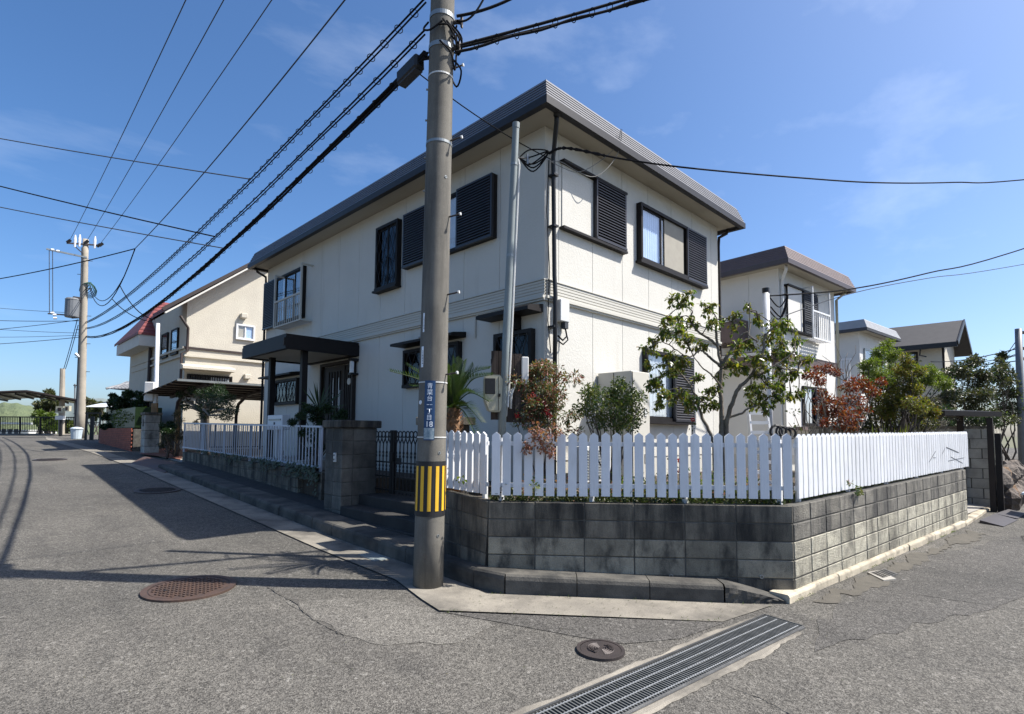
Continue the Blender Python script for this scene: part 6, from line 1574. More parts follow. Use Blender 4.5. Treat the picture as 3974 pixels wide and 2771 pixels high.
# rock base
rr = random.Random(3)
for k in range(16):
    x = gwx + .3 + (k % 8) * .55 + rr.uniform(-.1, .1); z = gz(x, 1) + (.2 if k < 8 else .62); y = gwb.y - .05 - (.12 if k < 8 else 0)
    q = MB(); q.blob((x, y, z), (rr.uniform(.26, .36), rr.uniform(.2, .28), rr.uniform(.22, .30)), 9, 7, .35, k, 1.6)
    tag(q.build('boulder', 'rock_tan' if k in (1, 9) else 'rock', smooth=False), 'dark rough boulder in the stone base under the pale block wall', 'boulder', 'boulders of the rock base')
MB()
gt_ = thing('driveway_gate', 'dark brown roofed driveway gate frame behind the picket fence end', 'gate', gwb)
rl0, rl1 = at(3560, 1592, 12.2), at(3775, 1590, 12.6); re_ = at(3890, 1622, 12.0)
pz = (rl0.z + rl1.z) / 2
vL = V((rl0.x, rl0.y, pz)); vR = V((rl1.x, rl1.y, pz)); vE = V((re_.x, re_.y, pz - .05))
q = MB(); q.add([vL, vR, vE, vL + (vE - vR), vL + V((0, 0, -.14)), vR + V((0, 0, -.14)), vE + V((0, 0, -.1)), vL + (vE - vR) + V((0, 0, -.1))], [(0, 1, 2, 3), (4, 7, 6, 5), (0, 4, 5, 1), (1, 5, 6, 2), (2, 6, 7, 3), (3, 7, 4, 0)]); q.build('roof', 'bronze', gt_)
for (u, v0, v1, D, w2) in ((3840, 1622, 1985, pj(gwb)[2] - .15, .05), (3726, 1612, 1700, 12.3, .06), (3580, 1614, 1700, 12.3, .05)):
    a = at(u, v0, D); q = MB(); q.box((a.x - w2, a.y - w2, gz(a.x, a.y)), (a.x + w2, a.y + w2, a.z)); q.build('post', 'bronze_soft', gt_)
a = G(3886, 1988); q = MB(); q.box((a.x - .05, a.y - .05, a.z), (a.x + .05, a.y + .05, gwz - .1)); q.build('post', 'bronze', gt_)
# bin, ramps
bb = G(3984, 2006); bn_ = thing('storage_bin', 'dark lidded storage bin at the edge of the driveway', 'bin', bb)
q = MB(); q.add([bb + V(p) for p in ((0, -.45, 0), (.5, -.5, 0), (.55, -.03, 0), (.03, 0, 0), (-.04, -.49, .42), (.54, -.54, .42), (.6, 0, .42), (0, .04, .42))], [(0, 3, 2, 1), (4, 5, 6, 7), (0, 1, 5, 4), (1, 2, 6, 5), (2, 3, 7, 6), (3, 0, 4, 7)]); q.build('body', 'bin_dark', bn_, bevel=.01)
q = MB(); q.prism([bb + V((-.06, -.51, .425)), bb + V((.56, -.56, .425)), bb + V((.62, .02, .425)), bb + V((-.02, .06, .425))], (0, 0, .05)); q.build('lid', 'bin_blue', bn_, bevel=.01)
for k, uvs in enumerate((((3802, 2030), (3895, 2046), (3950, 2020), (3862, 2004)), ((3862, 2004), (3950, 2015), (3985, 1995), (3915, 1986)))):
    ps = [G(*uv) for uv in uvs]; q = MB(); zz = [.006, .006, .075, .075] if False else [.07, .012, .012, .07]
    q.add([V((p.x, p.y, gz(p.x, p.y) + .006)) for p in ps] + [V((p.x, p.y, gz(p.x, p.y) + z)) for p, z in zip(ps, (.055, .014, .014, .055))], [(0, 3, 2, 1), (4, 5, 6, 7), (0, 1, 5, 4), (1, 2, 6, 5), (2, 3, 7, 6), (3, 0, 4, 7)])
    tag(q.build('kerb_ramp', 'rubber'), ('dark rubber kerb ramp plate in front of the driveway', 'second dark rubber kerb ramp plate beside the storage bin')[k], 'ramp')
ps = [G(*uv) for uv in ((505, 1800), (640, 1838), (680, 1815), (560, 1785))]; q = MB()
q.add([V((p.x, p.y, gz(p.x, p.y) + .004)) for p in ps] + [V((p.x, p.y, gz(p.x, p.y) + z)) for p, z in zip(ps, (.012, .02, .14, .12))], [(0, 3, 2, 1), (4, 5, 6, 7), (0, 1, 5, 4), (1, 2, 6, 5), (2, 3, 7, 6), (3, 0, 4, 7)])
tag(q.build('kerb_ramp', 'ramp_brown'), 'brown steel kerb ramp plate at the end of the white bar railing', 'ramp')
# far right pole with wires
rpb = at(3968, 1800, 17.5); rpb.z = gz(rpb.x, rpb.y); rpt = onP(3952, 1276, rpb, V((-rpb.x, -rpb.y, 0)).normalized())
rp_ = thing('steel_pole', 'slim grey steel pole with cable boxes at the right-hand street', 'pole', rpb)
q = MB(); q.tube([rpb, rpb.lerp(rpt, .5), rpt], [.11, .10, .09], 10); q.build('shaft', 'transformer', rp_, smooth=True)
for v in (1290, 1352, 1392): a = onP(3955, v, rpb, V((-rpb.x, -rpb.y, 0)).normalized()); q = MB(); q.beam(a, a + nrt * .5, .07, .09); q.build('bracket', 'black_metal', rp_)
rq_ = lambda v: onP(3953, v, rpb, V((-rpb.x, -rpb.y, 0)).normalized())
for (u0, v0, D0, v1, lab) in ((3560, 1398, 38, 1352, 'thin wire from the steel pole to the dark gabled house'), (3700, 1398, 60, 1378, 'lower thin wire behind the dark gabled house'), (3640, 1408, 60, 1400, 'lowest thin wire behind the dark gabled house')):
    wire(lab, sagline(at(u0, v0, D0), rq_(v1), .25, 10), .018, 'cable_grey')
for k in range(3): wire('slanting wire from the steel pole into the trees', [rq_(1310 + 30 * k), at(3890 - 40 * k, 1400 + 12 * k, 22)], .012, 'cable_grey', group='slanting wires of the steel pole')
# house N service pole and its two wires
nsp = at(2985, 1600, 11.5); nst = onP(2972, 1126, nsp, V((-nsp.x, -nsp.y, 0)).normalized())
n2 = thing('service_pole', 'white slim service pole with black cap in front of the brown-roofed house', 'pole', V((nsp.x, nsp.y, SZ)))
q = MB(); q.tube([V((nsp.x, nsp.y, SZ)), nst], [.075, .065], 12); q.build('shaft', 'white_paint', n2, smooth=True)
q = MB(); q.tube([nst - V((0, 0, .06)), nst + V((0, 0, .04))], .075, 12); q.build('cap', 'black_metal', n2)
q = MB(); 
for k in range(3): q.tube(arc([nst + nrt * .06 - V((0, 0, .12 + .3 * (k == 2))), nst + nrt * .3 - V((0, 0, .1 + .25 * k)), nst + nrt * .5 - V((0, 0, .1)), nst + nrt * .35 - V((0, 0, .55)), nst + nrt * .1 - V((0, 0, .35))], 6), .014, 5)
q.build('lead_loop', 'cable', n2)
wire('upper service wire from the white service pole up to the right', arc([nst + nrt * .3 - V((0, 0, .1)), at(3300, 1122, 12.5), at(3600, 1060, 13.5), at(4050, 940, 15), at(5400, 480, 20)], 8), .016)
wire('lower service wire from the white service pole up to the right', arc([nst + nrt * .35 - V((0, 0, .55)), at(3300, 1140, 13), at(3600, 1080, 15), at(4050, 1012, 18), at(5400, 760, 26)], 8), .010, 'cable_grey')
# aluminium ladder and tubs in the garden
la, lb_ = at(2938, 1585, 8.6), at(2972, 1740, 8.3)
ld = thing('ladder', 'white aluminium ladder leaning upright behind the picket fence', 'ladder', V((lb_.x, lb_.y, SZ)))
bs_ = V((lb_.x, lb_.y, SZ)); tp = V((la.x, la.y, la.z))
for s_ in (-.15, .15): MB().beam(bs_ + nrt * s_ * 1.15, tp + nrt * s_, .03, .06, ncam).build('stile', 'white_paint', ld)
for k in range(8): f_ = (k + .5) / 8; p = bs_.lerp(tp, f_); MB().beam(p - nrt * .15, p + nrt * .15, .07, .05, (0, 0, 1)).build('rung', 'white_paint', ld)
for k, (u, v) in enumerate(((3012, 1675), (3048, 1680))):
    p = at(u, v, 8.0); q = MB(); q.ring(p, ncam + V((0, 0, .4 * k)), .09, .018, 12, 6); q.ring(p + nrt * .08, ncam, .08, .016, 12, 6); tag(q.build('hose_loop', 'wrap_black'), ('coiled black garden hose behind the picket fence corner', 'black hose loop on the fence post at the corner')[k], 'hose')
# ================================================================== PLANTS
def rdir(r, up=0.0):
    a = r.uniform(0, 6.283); z = r.uniform(-1, 1); s_ = math.sqrt(1 - z * z)
    return V((s_ * math.cos(a), s_ * math.sin(a), z + up)).normalized()
def fill(mb, c, rad_, n_, l, w_, r, droop=.3, shell_=.35, clump=0.0, seed=0, fold=.25, out=.8, flat=0.0):
    """leaf-sized faces through an ellipsoid, denser near the surface, thinned into clumps"""
    c = V(c); rad_ = V(rad_); k = 0; tries = 0
    while k < n_ and tries < n_ * 12:
        tries += 1
        d = rdir(r); q_ = shell_ + (1 - shell_) * r.random() ** .6
        p = V((d.x * rad_.x * q_, d.y * rad_.y * q_, d.z * rad_.z * q_))
        if clump and noise.noise((p + c) * (2.2 / max(.15, min(rad_)) * .55) + V((seed, 0, seed))) < clump * (.5 + .5 * q_) - .25: continue
        p += c; dr = (d * out + rdir(r) * .8 + V((0, 0, -droop))).normalized()
        s_ = r.uniform(.65, 1.2); nrm = (rdir(r, .7)).normalized()
        mb.leaf(p, dr, nrm, l * s_, w_ * s_, fold); k += 1
def stems(mb, base, tips, r0, r1, r, bend=.12, n_=5):
    for t in tips:
        d = V(t) - V(base); pts_ = []
        for i in range(n_ + 1):
            f_ = i / n_; pts_.append(V(base) + d * f_ + V((r.uniform(-1, 1), r.uniform(-1, 1), r.uniform(-.3, .6))) * (bend * d.length * math.sin(f_ * 3.14) * .5))
        mb.tube(pts_, [r0 + (r1 - r0) * i / n_ for i in range(n_ + 1)], 5)
def plant(name, label, cat, base, parts_, stem=None, group=None):
    t = thing(name, label, cat, base, group)
    if stem: stem.build('stems' if cat != 'tree' else 'trunk', parts_.get('stem_mat', 'bark_dark'), t, smooth=True)
    for nm, pm_ in parts_.items():
        if nm == 'stem_mat': continue
        mb, mat = pm_
        if mb.f: mb.build(nm.split('#')[0], mat, t, kind='stuff')
    return t
def hit(u, v, D): return at(u, v, D)
pxm = lambda px_, D: px_ * D / FPX

# ---------------- big-leaved garden tree
r = random.Random(11); TD = 7.5
cc = lambda x, y, dd=0: at(2400 + x * .4061, 1100 + y * .4061, TD + dd)
limbs = [([(995, 1560, 0), (988, 1400, 0), (985, 1200, 0), (972, 1000, .02), (985, 800, .05), (945, 600, .1), (930, 430, .12), (940, 330, .15)], .052, .014),
         ([(985, 800, .05), (1060, 660, .0), (1130, 560, -.05), (1190, 485, -.1), (1240, 470, -.15)], .034, .012),
         ([(1030, 1560, .0), (1040, 1300, -.05), (1095, 1120, -.12), (1150, 1000, -.18), (1260, 890, -.2), (1380, 640, -.25), (1395, 520, -.25), (1470, 430, -.3)], .046, .012),
         ([(915, 1560, .05), (880, 1440, .05), (790, 1250, .1), (740, 1100, .12), (690, 980, .15), (600, 870, .2), (540, 780, .25)], .032, .010),
         ([(975, 790, .05), (900, 730, .05), (840, 680, .05), (780, 640, .02), (680, 700, .0), (560, 640, .0)], .026, .008),
         ([(940, 590, .1), (850, 520, .1), (740, 440, .12), (690, 350, .14), (705, 260, .15), (640, 225, .15)], .026, .008),
         ([(1060, 1280, -.05), (1180, 1240, -.1), (1260, 1190, -.15), (1400, 1150, -.2)], .022, .008),
         ([(1260, 890, -.2), (1400, 850, -.25), (1500, 780, -.3), (1680, 660, -.35)], .026, .008),
         ([(1330, 560, -.25), (1250, 490, -.2), (1260, 380, -.15), (1255, 200, -.1)], .016, .005),
         ([(740, 1100, .12), (860, 1170, .0), (960, 1200, -.05)], .015, .007), ([(690, 980, .15), (560, 1000, .2), (420, 1050, .25)], .016, .006),
         ([(985, 1000, .02), (900, 880, -.1), (800, 800, -.15), (720, 700, -.2)], .018, .007), ([(600, 870, .2), (450, 880, .25), (340, 960, .25)], .014, .006),
         ([(560, 640, 0), (420, 560, .05), (300, 600, .1)], .012, .005), ([(1500, 780, -.3), (1640, 830, -.3), (1720, 830, -.35)], .014, .006)]
tree = thing('garden_tree', 'small spreading tree with large drooping green and yellowing leaves behind the picket fence', 'tree', V((cc(995, 1560).x, cc(995, 1560).y, SZ)))
bp_ = []; q = MB()
for pts_, a, b in limbs:
    P_l = arc([cc(*p) for p in pts_], 5)
    if pts_[0][1] == 1560: P_l = [V((P_l[0].x, P_l[0].y, SZ - .05))] + P_l
    P_l = [p + V((r.uniform(-1, 1), r.uniform(-1, 1), r.uniform(-1, 1))) * .007 for p in P_l]
    q.tube(P_l, [.82 * (a + (b - a) * i / (len(P_l) - 1)) * (1 + .12 * noise.noise(P_l[i] * 14)) for i in range(len(P_l))], 8); bp_ += P_l
q.build('trunk', 'bark', tree, smooth=True)
cl_ = [(560, 170, 80), (660, 150, 70), (860, 230, 70), (460, 340, 70), (580, 340, 60), (700, 380, 60), (900, 370, 70), (1080, 370, 90), (1250, 230, 45), (1330, 330, 70), (1470, 390, 60), (1600, 400, 85), (560, 480, 100), (420, 500, 65), (330, 570, 60), (260, 650, 55), (650, 560, 85), (800, 600, 60), (1130, 640, 80), (1250, 600, 75), (1420, 520, 85), (1540, 560, 75), (1690, 580, 75), (1750, 750, 85), (1600, 700, 85), (1450, 700, 75), (1300, 720, 75), (450, 740, 100), (620, 760, 85), (300, 780, 55), (400, 900, 95), (560, 850, 75), (330, 980, 65), (780, 900, 45), (960, 860, 60), (1090, 800, 65), (1200, 820, 75), (1350, 830, 75), (1550, 850, 75), (1690, 860, 60), (430, 1060, 95), (580, 1080, 85), (380, 1150, 55), (700, 1100, 65), (860, 1050, 70), (950, 1010, 60), (1280, 1000, 85), (1420, 980, 110), (1350, 1080, 75), (1500, 1080, 75), (1650, 1080, 65), (1720, 1060, 45), (1280, 1150, 55), (1400, 1180, 55), (680, 1170, 45), (850, 1180, 45), (930, 1160, 45), (1830, 720, 30), (1560, 1000, 50)]
LV = []; tw = MB()
for (x, y, rr_) in cl_:
    dd = r.uniform(-.42, .42); c = cc(x, y, dd); R_ = pxm(rr_ * .4061, TD) * 1.0
    near = min(bp_, key=lambda p: (p - c).length)
    mid = near.lerp(c, .5) + V((r.uniform(-.05, .05), r.uniform(-.05, .05), .04))
    tw.tube(arc([near, mid, c], 4), [.008] * 4 + [.006] * 4 + [.004], 4)
    for s_ in range(int(rr_ / 5.2)):
        t = c + rdir(r, .15) * R_ * r.uniform(.3, 1.25); tw.tube(arc([mid if r.random() < .3 else c, (c + t) / 2 + V((0, 0, .02)), t], 3), .0035, 3)
        for k in range(r.randint(6, 11)):
            d = rdir(r, .1); d = (d + V((0, 0, -r.uniform(.1, 1.3)))).normalized(); l = r.uniform(.040, .080)
            LV.append((t + V((r.uniform(-.025, .025), r.uniform(-.025, .025), r.uniform(-.02, .02))), d, (V((d.x * .3, d.y * .3, 1)) + rdir(r) * .5).normalized(), l))
tw.build('twigs', 'bark_dark', tree, kind='stuff')
LV.sort(key=lambda e: -e[3] * 2 + .3 * pj(e[0])[2])
ml_ = MB().leaf(V((0, 0, 0)), V((1, 0, 0)), V((0, 0, 1)), 1, .46, .18)
b = len(ml_.v); ml_.v = []; ml_.f = []
prf = [(0, 0), (.22, .17), (.5, .23), (.78, .14), (1, 0)]
for (x, w2) in prf: z_ = -.10 * (x * x); ml_.v += [(x, w2, z_ + w2 * .35), (x, 0, z_), (x, -w2, z_ + w2 * .35)]
for i in range(4): a = 3 * i; ml_.f += [(a, a + 1, a + 4, a + 3), (a + 1, a + 2, a + 5, a + 4)]
leafme = ml_.mesh('leaf', 'leaf_main')
def leafmat(p, d, n_, l):
    s_ = n_.cross(d).normalized(); n2_ = d.cross(s_); mm = Matrix.Identity(4)
    for k in range(3): mm[k][0] = d[k] * l; mm[k][1] = s_[k] * l; mm[k][2] = n2_[k] * l
    mm.translation = p; return mm
rest = MB()
for i, (p, d, n_, l) in enumerate(LV):
    mm = leafmat(p, d, n_, l)
    if i < 290: inst(leafme, 'leaf', mm, tree)
    else: rest.add([mm @ V(v_) for v_ in ml_.v], ml_.f)
rest.build('crown', 'leaf_main', tree, kind='stuff')

# ---------------- sago palm
r = random.Random(4); PD = 6.75
tb_ = hit(1757, 1600, PD); pb = V((tb_.x, tb_.y, SZ))
palm = thing('sago_palm', 'sago palm with stiff feathery fronds and shaggy brown trunk behind the utility pole', 'palm', pb)
q = MB(); q.tube([pb, pb.lerp(tb_, .5), tb_ + V((0, 0, .05))], [.10, .105, .085], 12); q.build('trunk', 'palm_trunk', palm, smooth=True)
q = MB()
for k in range(170):
    a = r.uniform(0, 6.283); f_ = r.random(); p = pb.lerp(tb_, f_) + V((math.cos(a), math.sin(a), 0)) * .095; q.leaf(p, V((math.cos(a), math.sin(a), 1.1)), V((-math.cos(a), -math.sin(a), 1)), .085, .045, .3)
q.build('trunk_scales', 'palm_trunk', palm, kind='stuff')
def frond(base, tip, sag, l_leaf, wl, n_=34):
    q = MB(); mid = base.lerp(tip, .55) + V((0, 0, sag)); pts_ = arc([base, base.lerp(mid, .5) + V((0, 0, sag * .25)), mid, tip], 6)
    q.tube(pts_, [.012 - .009 * i / (len(pts_) - 1) for i in range(len(pts_))], 4)
    N = len(pts_)
    for i in range(2 * n_):
        f_ = .14 + .86 * (i // 2) / n_; x = f_ * (N - 1); j = min(int(x), N - 2); p = pts_[j].lerp(pts_[j + 1], x - j); d = (pts_[j + 1] - pts_[j]).normalized()
        side = d.cross(V((0, 0, 1))); side = side.normalized() if side.length > .1 else V((1, 0, 0)); up = side.cross(d)
        sg = 1 if i % 2 else -1; ll = l_leaf * math.sin(min(1, f_ * 1.6 + .25) * 1.57) * (1 - .55 * max(0, f_ - .6) / .4)
        q.leaf(p, side * sg * .78 + d * .62 + up * .38, up, ll, wl, .3)
    return q
fr_list = [((1512, 1440), -.35, .10), ((1575, 1415), .2, .08), ((1900, 1430), .05, .16), ((1912, 1455), -.15, .14), ((1838, 1415), .0, .03), ((1765, 1388), .1, .02), ((1800, 1400), -.2, .02), ((1720, 1395), .3, .02), ((1870, 1640), -.25, .12), ((1850, 1690), -.35, .1), ((1640, 1480), -.5, .12), ((1690, 1420), .5, .05), ((1815, 1450), .55, .08), ((1700, 1640), -.5, .08), ((1900, 1560), -.4, .14), ((1750, 1420), -.45, .06), ((1600, 1500), .45, .12), ((1780, 1420), .35, .03)]
for (uv, dd, sg) in fr_list:
    frond(tb_ + V((0, 0, .04)) + rdir(r) * .02, hit(uv[0], uv[1], PD + dd), sg, .155, .014).build('frond', 'leaf_palm', palm)

# ---------------- heavenly bamboo with red berries
r = random.Random(9); ND = 7.3
base = hit(2110, 1640, ND); base.z = SZ
st_m, lf, lf2, be = MB(), MB(), MB(), MB()
tips = []
for k in range(72):
    u = r.gauss(2105, 66); v = 1500 + r.uniform(-85, 150) + abs(u - 2105) * .35; tips.append(hit(max(1990, min(2230, u)), v, ND + r.uniform(-.3, .3)))
stems(st_m, base, tips[:16], .010, .004, r, .1)
for t in tips:
    fill(lf, t, (.12, .12, .085), 95, .06, .02, r, .3, .1)
    fill(lf2, t + V((0, 0, .03)), (.10, .10, .05), 10, .055, .018, r, .3, .1)
for (u, v) in ((2068, 1535), (2055, 1548), (2108, 1565), (2120, 1588), (2085, 1555), (2125, 1600), (2008, 1612), (2134, 1612)):
    c = hit(u, v, ND - .28)
    for k in range(26): p = c + rdir(r) * r.uniform(.0, .045); be.blob(p, (.008, .008, .008), 5, 4, 0)
plant('nandina_shrub', 'feathery heavenly bamboo shrub with red berry clusters beside the meter board', 'shrub', base, {'foliage': (lf, 'leaf_nandina'), 'red_foliage': (lf2, 'leaf_pinkbrown'), 'berries': (be, 'berry'), 'stem_mat': 'bark_dark'}, st_m)
# pinkish creeper spilling over the pickets
lf = MB(); r = random.Random(10); st_m = MB()
for (u, v, rr_) in ((2060, 1725, 26), (2040, 1740, 20), (2090, 1690, 30), (2120, 1715, 26), (2135, 1745, 18), (2140, 1760, 14), (2105, 1735, 22), (2150, 1675, 30), (2080, 1665, 25)):
    c = top_on(u, v, A1 - cn * .05, B1 - cn * .05); fill(lf, c, (pxm(rr_, 6.2),) * 3, int(rr_ * 2.2), .04, .026, r, .5, .1)
stems(st_m, top_on(2120, 1660, A1 + cn * .3, B1 + cn * .3), [top_on(2100, 1720, A1 - cn * .05, B1 - cn * .05), top_on(2140, 1755, A1 - cn * .05, B1 - cn * .05)], .006, .003, r)
plant('creeper', 'pinkish brown leafy creeper hanging over the white pickets', 'creeper', top_on(2120, 1700, A1 + cn * .1, B1 + cn * .1), {'foliage': (lf, 'leaf_pinkbrown'), 'stem_mat': 'bark_dark'}, st_m)
# ---------------- round evergreen shrub
r = random.Random(12); SD = 7.15; lf, st_m = MB(), MB(); base = hit(2375, 1690, SD); base.z = SZ
tips = []
for k in range(80):
    a = r.uniform(0, 6.283); q_ = math.sqrt(r.random()); u = 2372 + 128 * q_ * math.cos(a) + r.gauss(0, 8); v = 1580 + 96 * q_ * math.sin(a) + r.gauss(0, 8); t = hit(u, v, SD + r.uniform(-.32, .32) * (1 - q_ * .5)); tips.append(t)
    fill(lf, t, (.10, .10, .09), 70, .042, .022, r, .1, .05)
stems(st_m, base, tips[:22], .012, .004, r, .1)
plant('garden_shrub', 'rounded bushy evergreen shrub with fine leaves in front of the water heater', 'shrub', base, {'foliage': (lf, 'leaf_shrub'), 'stem_mat': 'bark_dark'}, st_m)
# ---------------- red-leaved shrub
r = random.Random(13); RD = 8.6; lf, st_m = MB(), MB(); base = hit(3230, 1700, RD); base.z = SZ
cl2 = [(3130, 1455, 22), (3170, 1465, 30), (3210, 1430, 26), (3245, 1445, 24), (3160, 1435, 18), (3330, 1480, 40), (3300, 1500, 38), (3360, 1500, 32), (3390, 1520, 24), (3200, 1550, 36), (3230, 1570, 42), (3280, 1560, 40), (3330, 1550, 36), (3210, 1600, 34), (3260, 1610, 46), (3300, 1615, 44), (3180, 1590, 26), (3350, 1590, 30), (3250, 1650, 30), (3300, 1655, 30), (3200, 1640, 20), (3190, 1520, 18), (3420, 1480, 18), (3180, 1480, 22)]
tips = []
for (u, v, rr_) in cl2:
    t = hit(u, v, RD + r.uniform(-.5, .5)); tips.append(t); R_ = pxm(rr_, RD); fill(lf, t, (R_, R_, R_ * .7), int(rr_ * 5.5), .05, .026, r, .25, .05)
stems(st_m, base, tips, .014, .004, r, .14)
stems(st_m, hit(3280, 1480, RD), [hit(u, v, RD + .1) for u, v in ((3240, 1330), (3190, 1380), (3290, 1370), (3320, 1340), (3340, 1385), (3165, 1395))], .007, .003, r, .2)
plant('red_shrub', 'airy shrub with dark red and orange leaves above the sunlit picket fence', 'shrub', base, {'foliage': (lf, 'leaf_red'), 'stem_mat': 'bark'}, st_m)
# bare twiggy shrub beside it
st_m = MB(); lf = MB(); base = hit(3150, 1700, 8.2); base.z = SZ; tips = [hit(u, v, 8.2 + r.uniform(-.2, .2)) for u, v in ((3080, 1600), (3095, 1655), (3130, 1510), (3165, 1500), (3175, 1560), (3120, 1560), (3200, 1530), (3060, 1640), (3150, 1480))]
stems(st_m, base, tips, .013, .004, r, .2)
for t in tips[:3] + [hit(3110, 1505, 8.2)]: fill(lf, t, (.10, .10, .05), 16, .05, .026, r, .4, .1)
plant('bare_shrub', 'nearly bare grey-stemmed shrub beside the corner fence post', 'shrub', base, {'foliage': (lf, 'leaf_shrub'), 'stem_mat': 'bark'}, st_m)
# ---------------- feathery yellow-green tree and brownish tree
def cloud_tree(name, label, cat, D, base_uv, cl3, leaf, n_k, l, w_, mat, seed, r0=.03, dj=.6, mat2=None, droop=.25, stem_mat='bark_dark', group=None, flat=.75, zb=None):
    r = random.Random(seed); lf, lf2, st_m = MB(), MB(), MB(); base = hit(base_uv[0], base_uv[1], D); base.z = SZ if zb is None else zb; tips = []
    for (u, v, rr_) in cl3:
        t = hit(u, v, D + r.uniform(-dj, dj)); tips.append(t); R_ = pxm(rr_, D)
        for k in range(3):
            c = t + rdir(r) * R_ * .55; fill(lf, c, (R_ * .65, R_ * .65, R_ * .65 * flat), int(rr_ * n_k * 1.7), l, w_, r, droop, .1)
        if mat2: fill(lf2, t, (R_, R_, R_ * flat), int(rr_ * n_k * .8), l, w_, r, droop, .1)
    stems(st_m, base, tips, r0, .006, r, .16)
    p = {'crown' if cat == 'tree' else 'foliage': (lf, mat), 'stem_mat': stem_mat}
    if mat2: p['crown#2' if cat == 'tree' else 'foliage#2'] = (lf2, mat2)
    return plant(name, label, cat, base, p, st_m, group)
cloud_tree('feathery_tree', 'feathery yellow-green tree in front of the light grey flat roofs', 'tree', 11.0, (3440, 1690), [(3400, 1370, 34), (3440, 1345, 30), (3370, 1400, 30), (3430, 1400, 44), (3470, 1380, 30), (3380, 1450, 40), (3440, 1450, 46), (3350, 1430, 26), (3420, 1500, 44), (3360, 1500, 36), (3470, 1440, 36), (3560, 1430, 30), (3590, 1460, 34), (3620, 1440, 26), (3640, 1470, 28), (3660, 1490, 26), (3570, 1480, 34)], None, 4.2, .06, .016, 'leaf_bamboo', 21)
cloud_tree('brown_leaf_tree', 'bushy tree with olive and rusty yellow leaves above the iris clump', 'tree', 10.2, (3500, 1690), [(3490, 1420, 36), (3530, 1400, 32), (3510, 1460, 44), (3550, 1450, 36), (3460, 1500, 40), (3520, 1510, 46), (3560, 1510, 38), (3450, 1560, 44), (3500, 1570, 46), (3550, 1570, 42), (3420, 1600, 40), (3470, 1620, 42), (3530, 1620, 38), (3600, 1560, 30), (3400, 1550, 36), (3610, 1600, 26)], None, 3.0, .055, .022, 'leaf_yellow', 22, mat2='leaf_olive')
cloud_tree('hedge_tree', 'dark olive evergreen tree with twiggy crown behind the driveway gate', 'tree', 16.0, (3760, 1720), [(3700, 1450, 40), (3660, 1480, 40), (3740, 1430, 40), (3790, 1420, 40), (3830, 1440, 40), (3760, 1480, 50), (3820, 1490, 50), (3700, 1520, 46), (3760, 1540, 50), (3820, 1550, 50), (3650, 1540, 44), (3690, 1580, 46), (3760, 1590, 46), (3830, 1600, 46), (3640, 1600, 40), (3600, 1570, 36), (3780, 1395, 20)], None, 3.0, .085, .036, 'leaf_olive', 23, mat2='leaf_dark', zb=.3)
cloud_tree('hedge_tree', 'taller thin-topped evergreen beside the steel pole', 'tree', 17.5, (3900, 1740), [(3885, 1370, 14), (3888, 1390, 18), (3885, 1410, 22), (3880, 1440, 32), (3900, 1450, 30), (3870, 1480, 40), (3920, 1490, 34), (3890, 1530, 46), (3930, 1540, 36), (3880, 1580, 46), (3930, 1590, 40), (3900, 1630, 40)], None, 3.0, .085, .036, 'leaf_olive', 24, mat2='leaf_shrub', zb=.3)
cloud_tree('twiggy_shrub', 'grey twiggy half-bare shrub behind the picket fence end', 'shrub', 11.5, (3620, 1690), [(3570, 1590, 26), (3620, 1560, 30), (3660, 1600, 26), (3600, 1630, 26), (3650, 1640, 20), (3560, 1640, 26), (3700, 1620, 22)], None, 1.6, .04, .012, 'twig_grey', 25, r0=.02, stem_mat='bark')
cloud_tree('understory_shrub', 'dense dark mixed shrubbery low behind the sunlit picket fence', 'shrub', 10.8, (3350, 1700), [(3300, 1660, 30), (3340, 1640, 34), (3380, 1650, 36), (3420, 1630, 36), (3400, 1600, 36), (3460, 1660, 34), (3510, 1655, 34), (3560, 1640, 36), (3590, 1600, 34), (3560, 1600, 34), (3340, 1590, 30), (3260, 1665, 24), (3620, 1650, 26)], None, 2.2, .05, .02, 'leaf_olive', 27, r0=.015, mat2='leaf_yellow')
cloud_tree('understory_shrub', 'dark evergreen growth behind the gate posts at the fence end', 'shrub', 14.0, (3680, 1700), [(3640, 1600, 36), (3680, 1590, 36), (3720, 1610, 34), (3660, 1640, 34), (3710, 1650, 34), (3760, 1630, 34), (3620, 1650, 30), (3800, 1640, 34), (3840, 1630, 34)], None, 2.4, .07, .03, 'leaf_dark', 28, r0=.015, mat2='leaf_olive', zb=.4)
# iris-like yellow-green blades
r = random.Random(26); lf = MB(); base = hit(3470, 1690, 10.0); base.z = SZ
for k in range(60):
    u0 = r.uniform(3390, 3575); b = hit(u0, 1700, 10.0 + r.uniform(-.25, .25)); b.z = SZ; tip = hit(u0 + r.uniform(-30, 30), r.uniform(1625, 1690), 10.0); lf.leaf(b, (tip - b), rdir(r, 1), (tip - b).length * r.uniform(.85, 1.05), .035, .1)
plant('iris_clump', 'clump of upright yellow-green sword leaves behind the sunlit fence', 'plant', base, {'foliage': (lf, 'leaf_iris')})
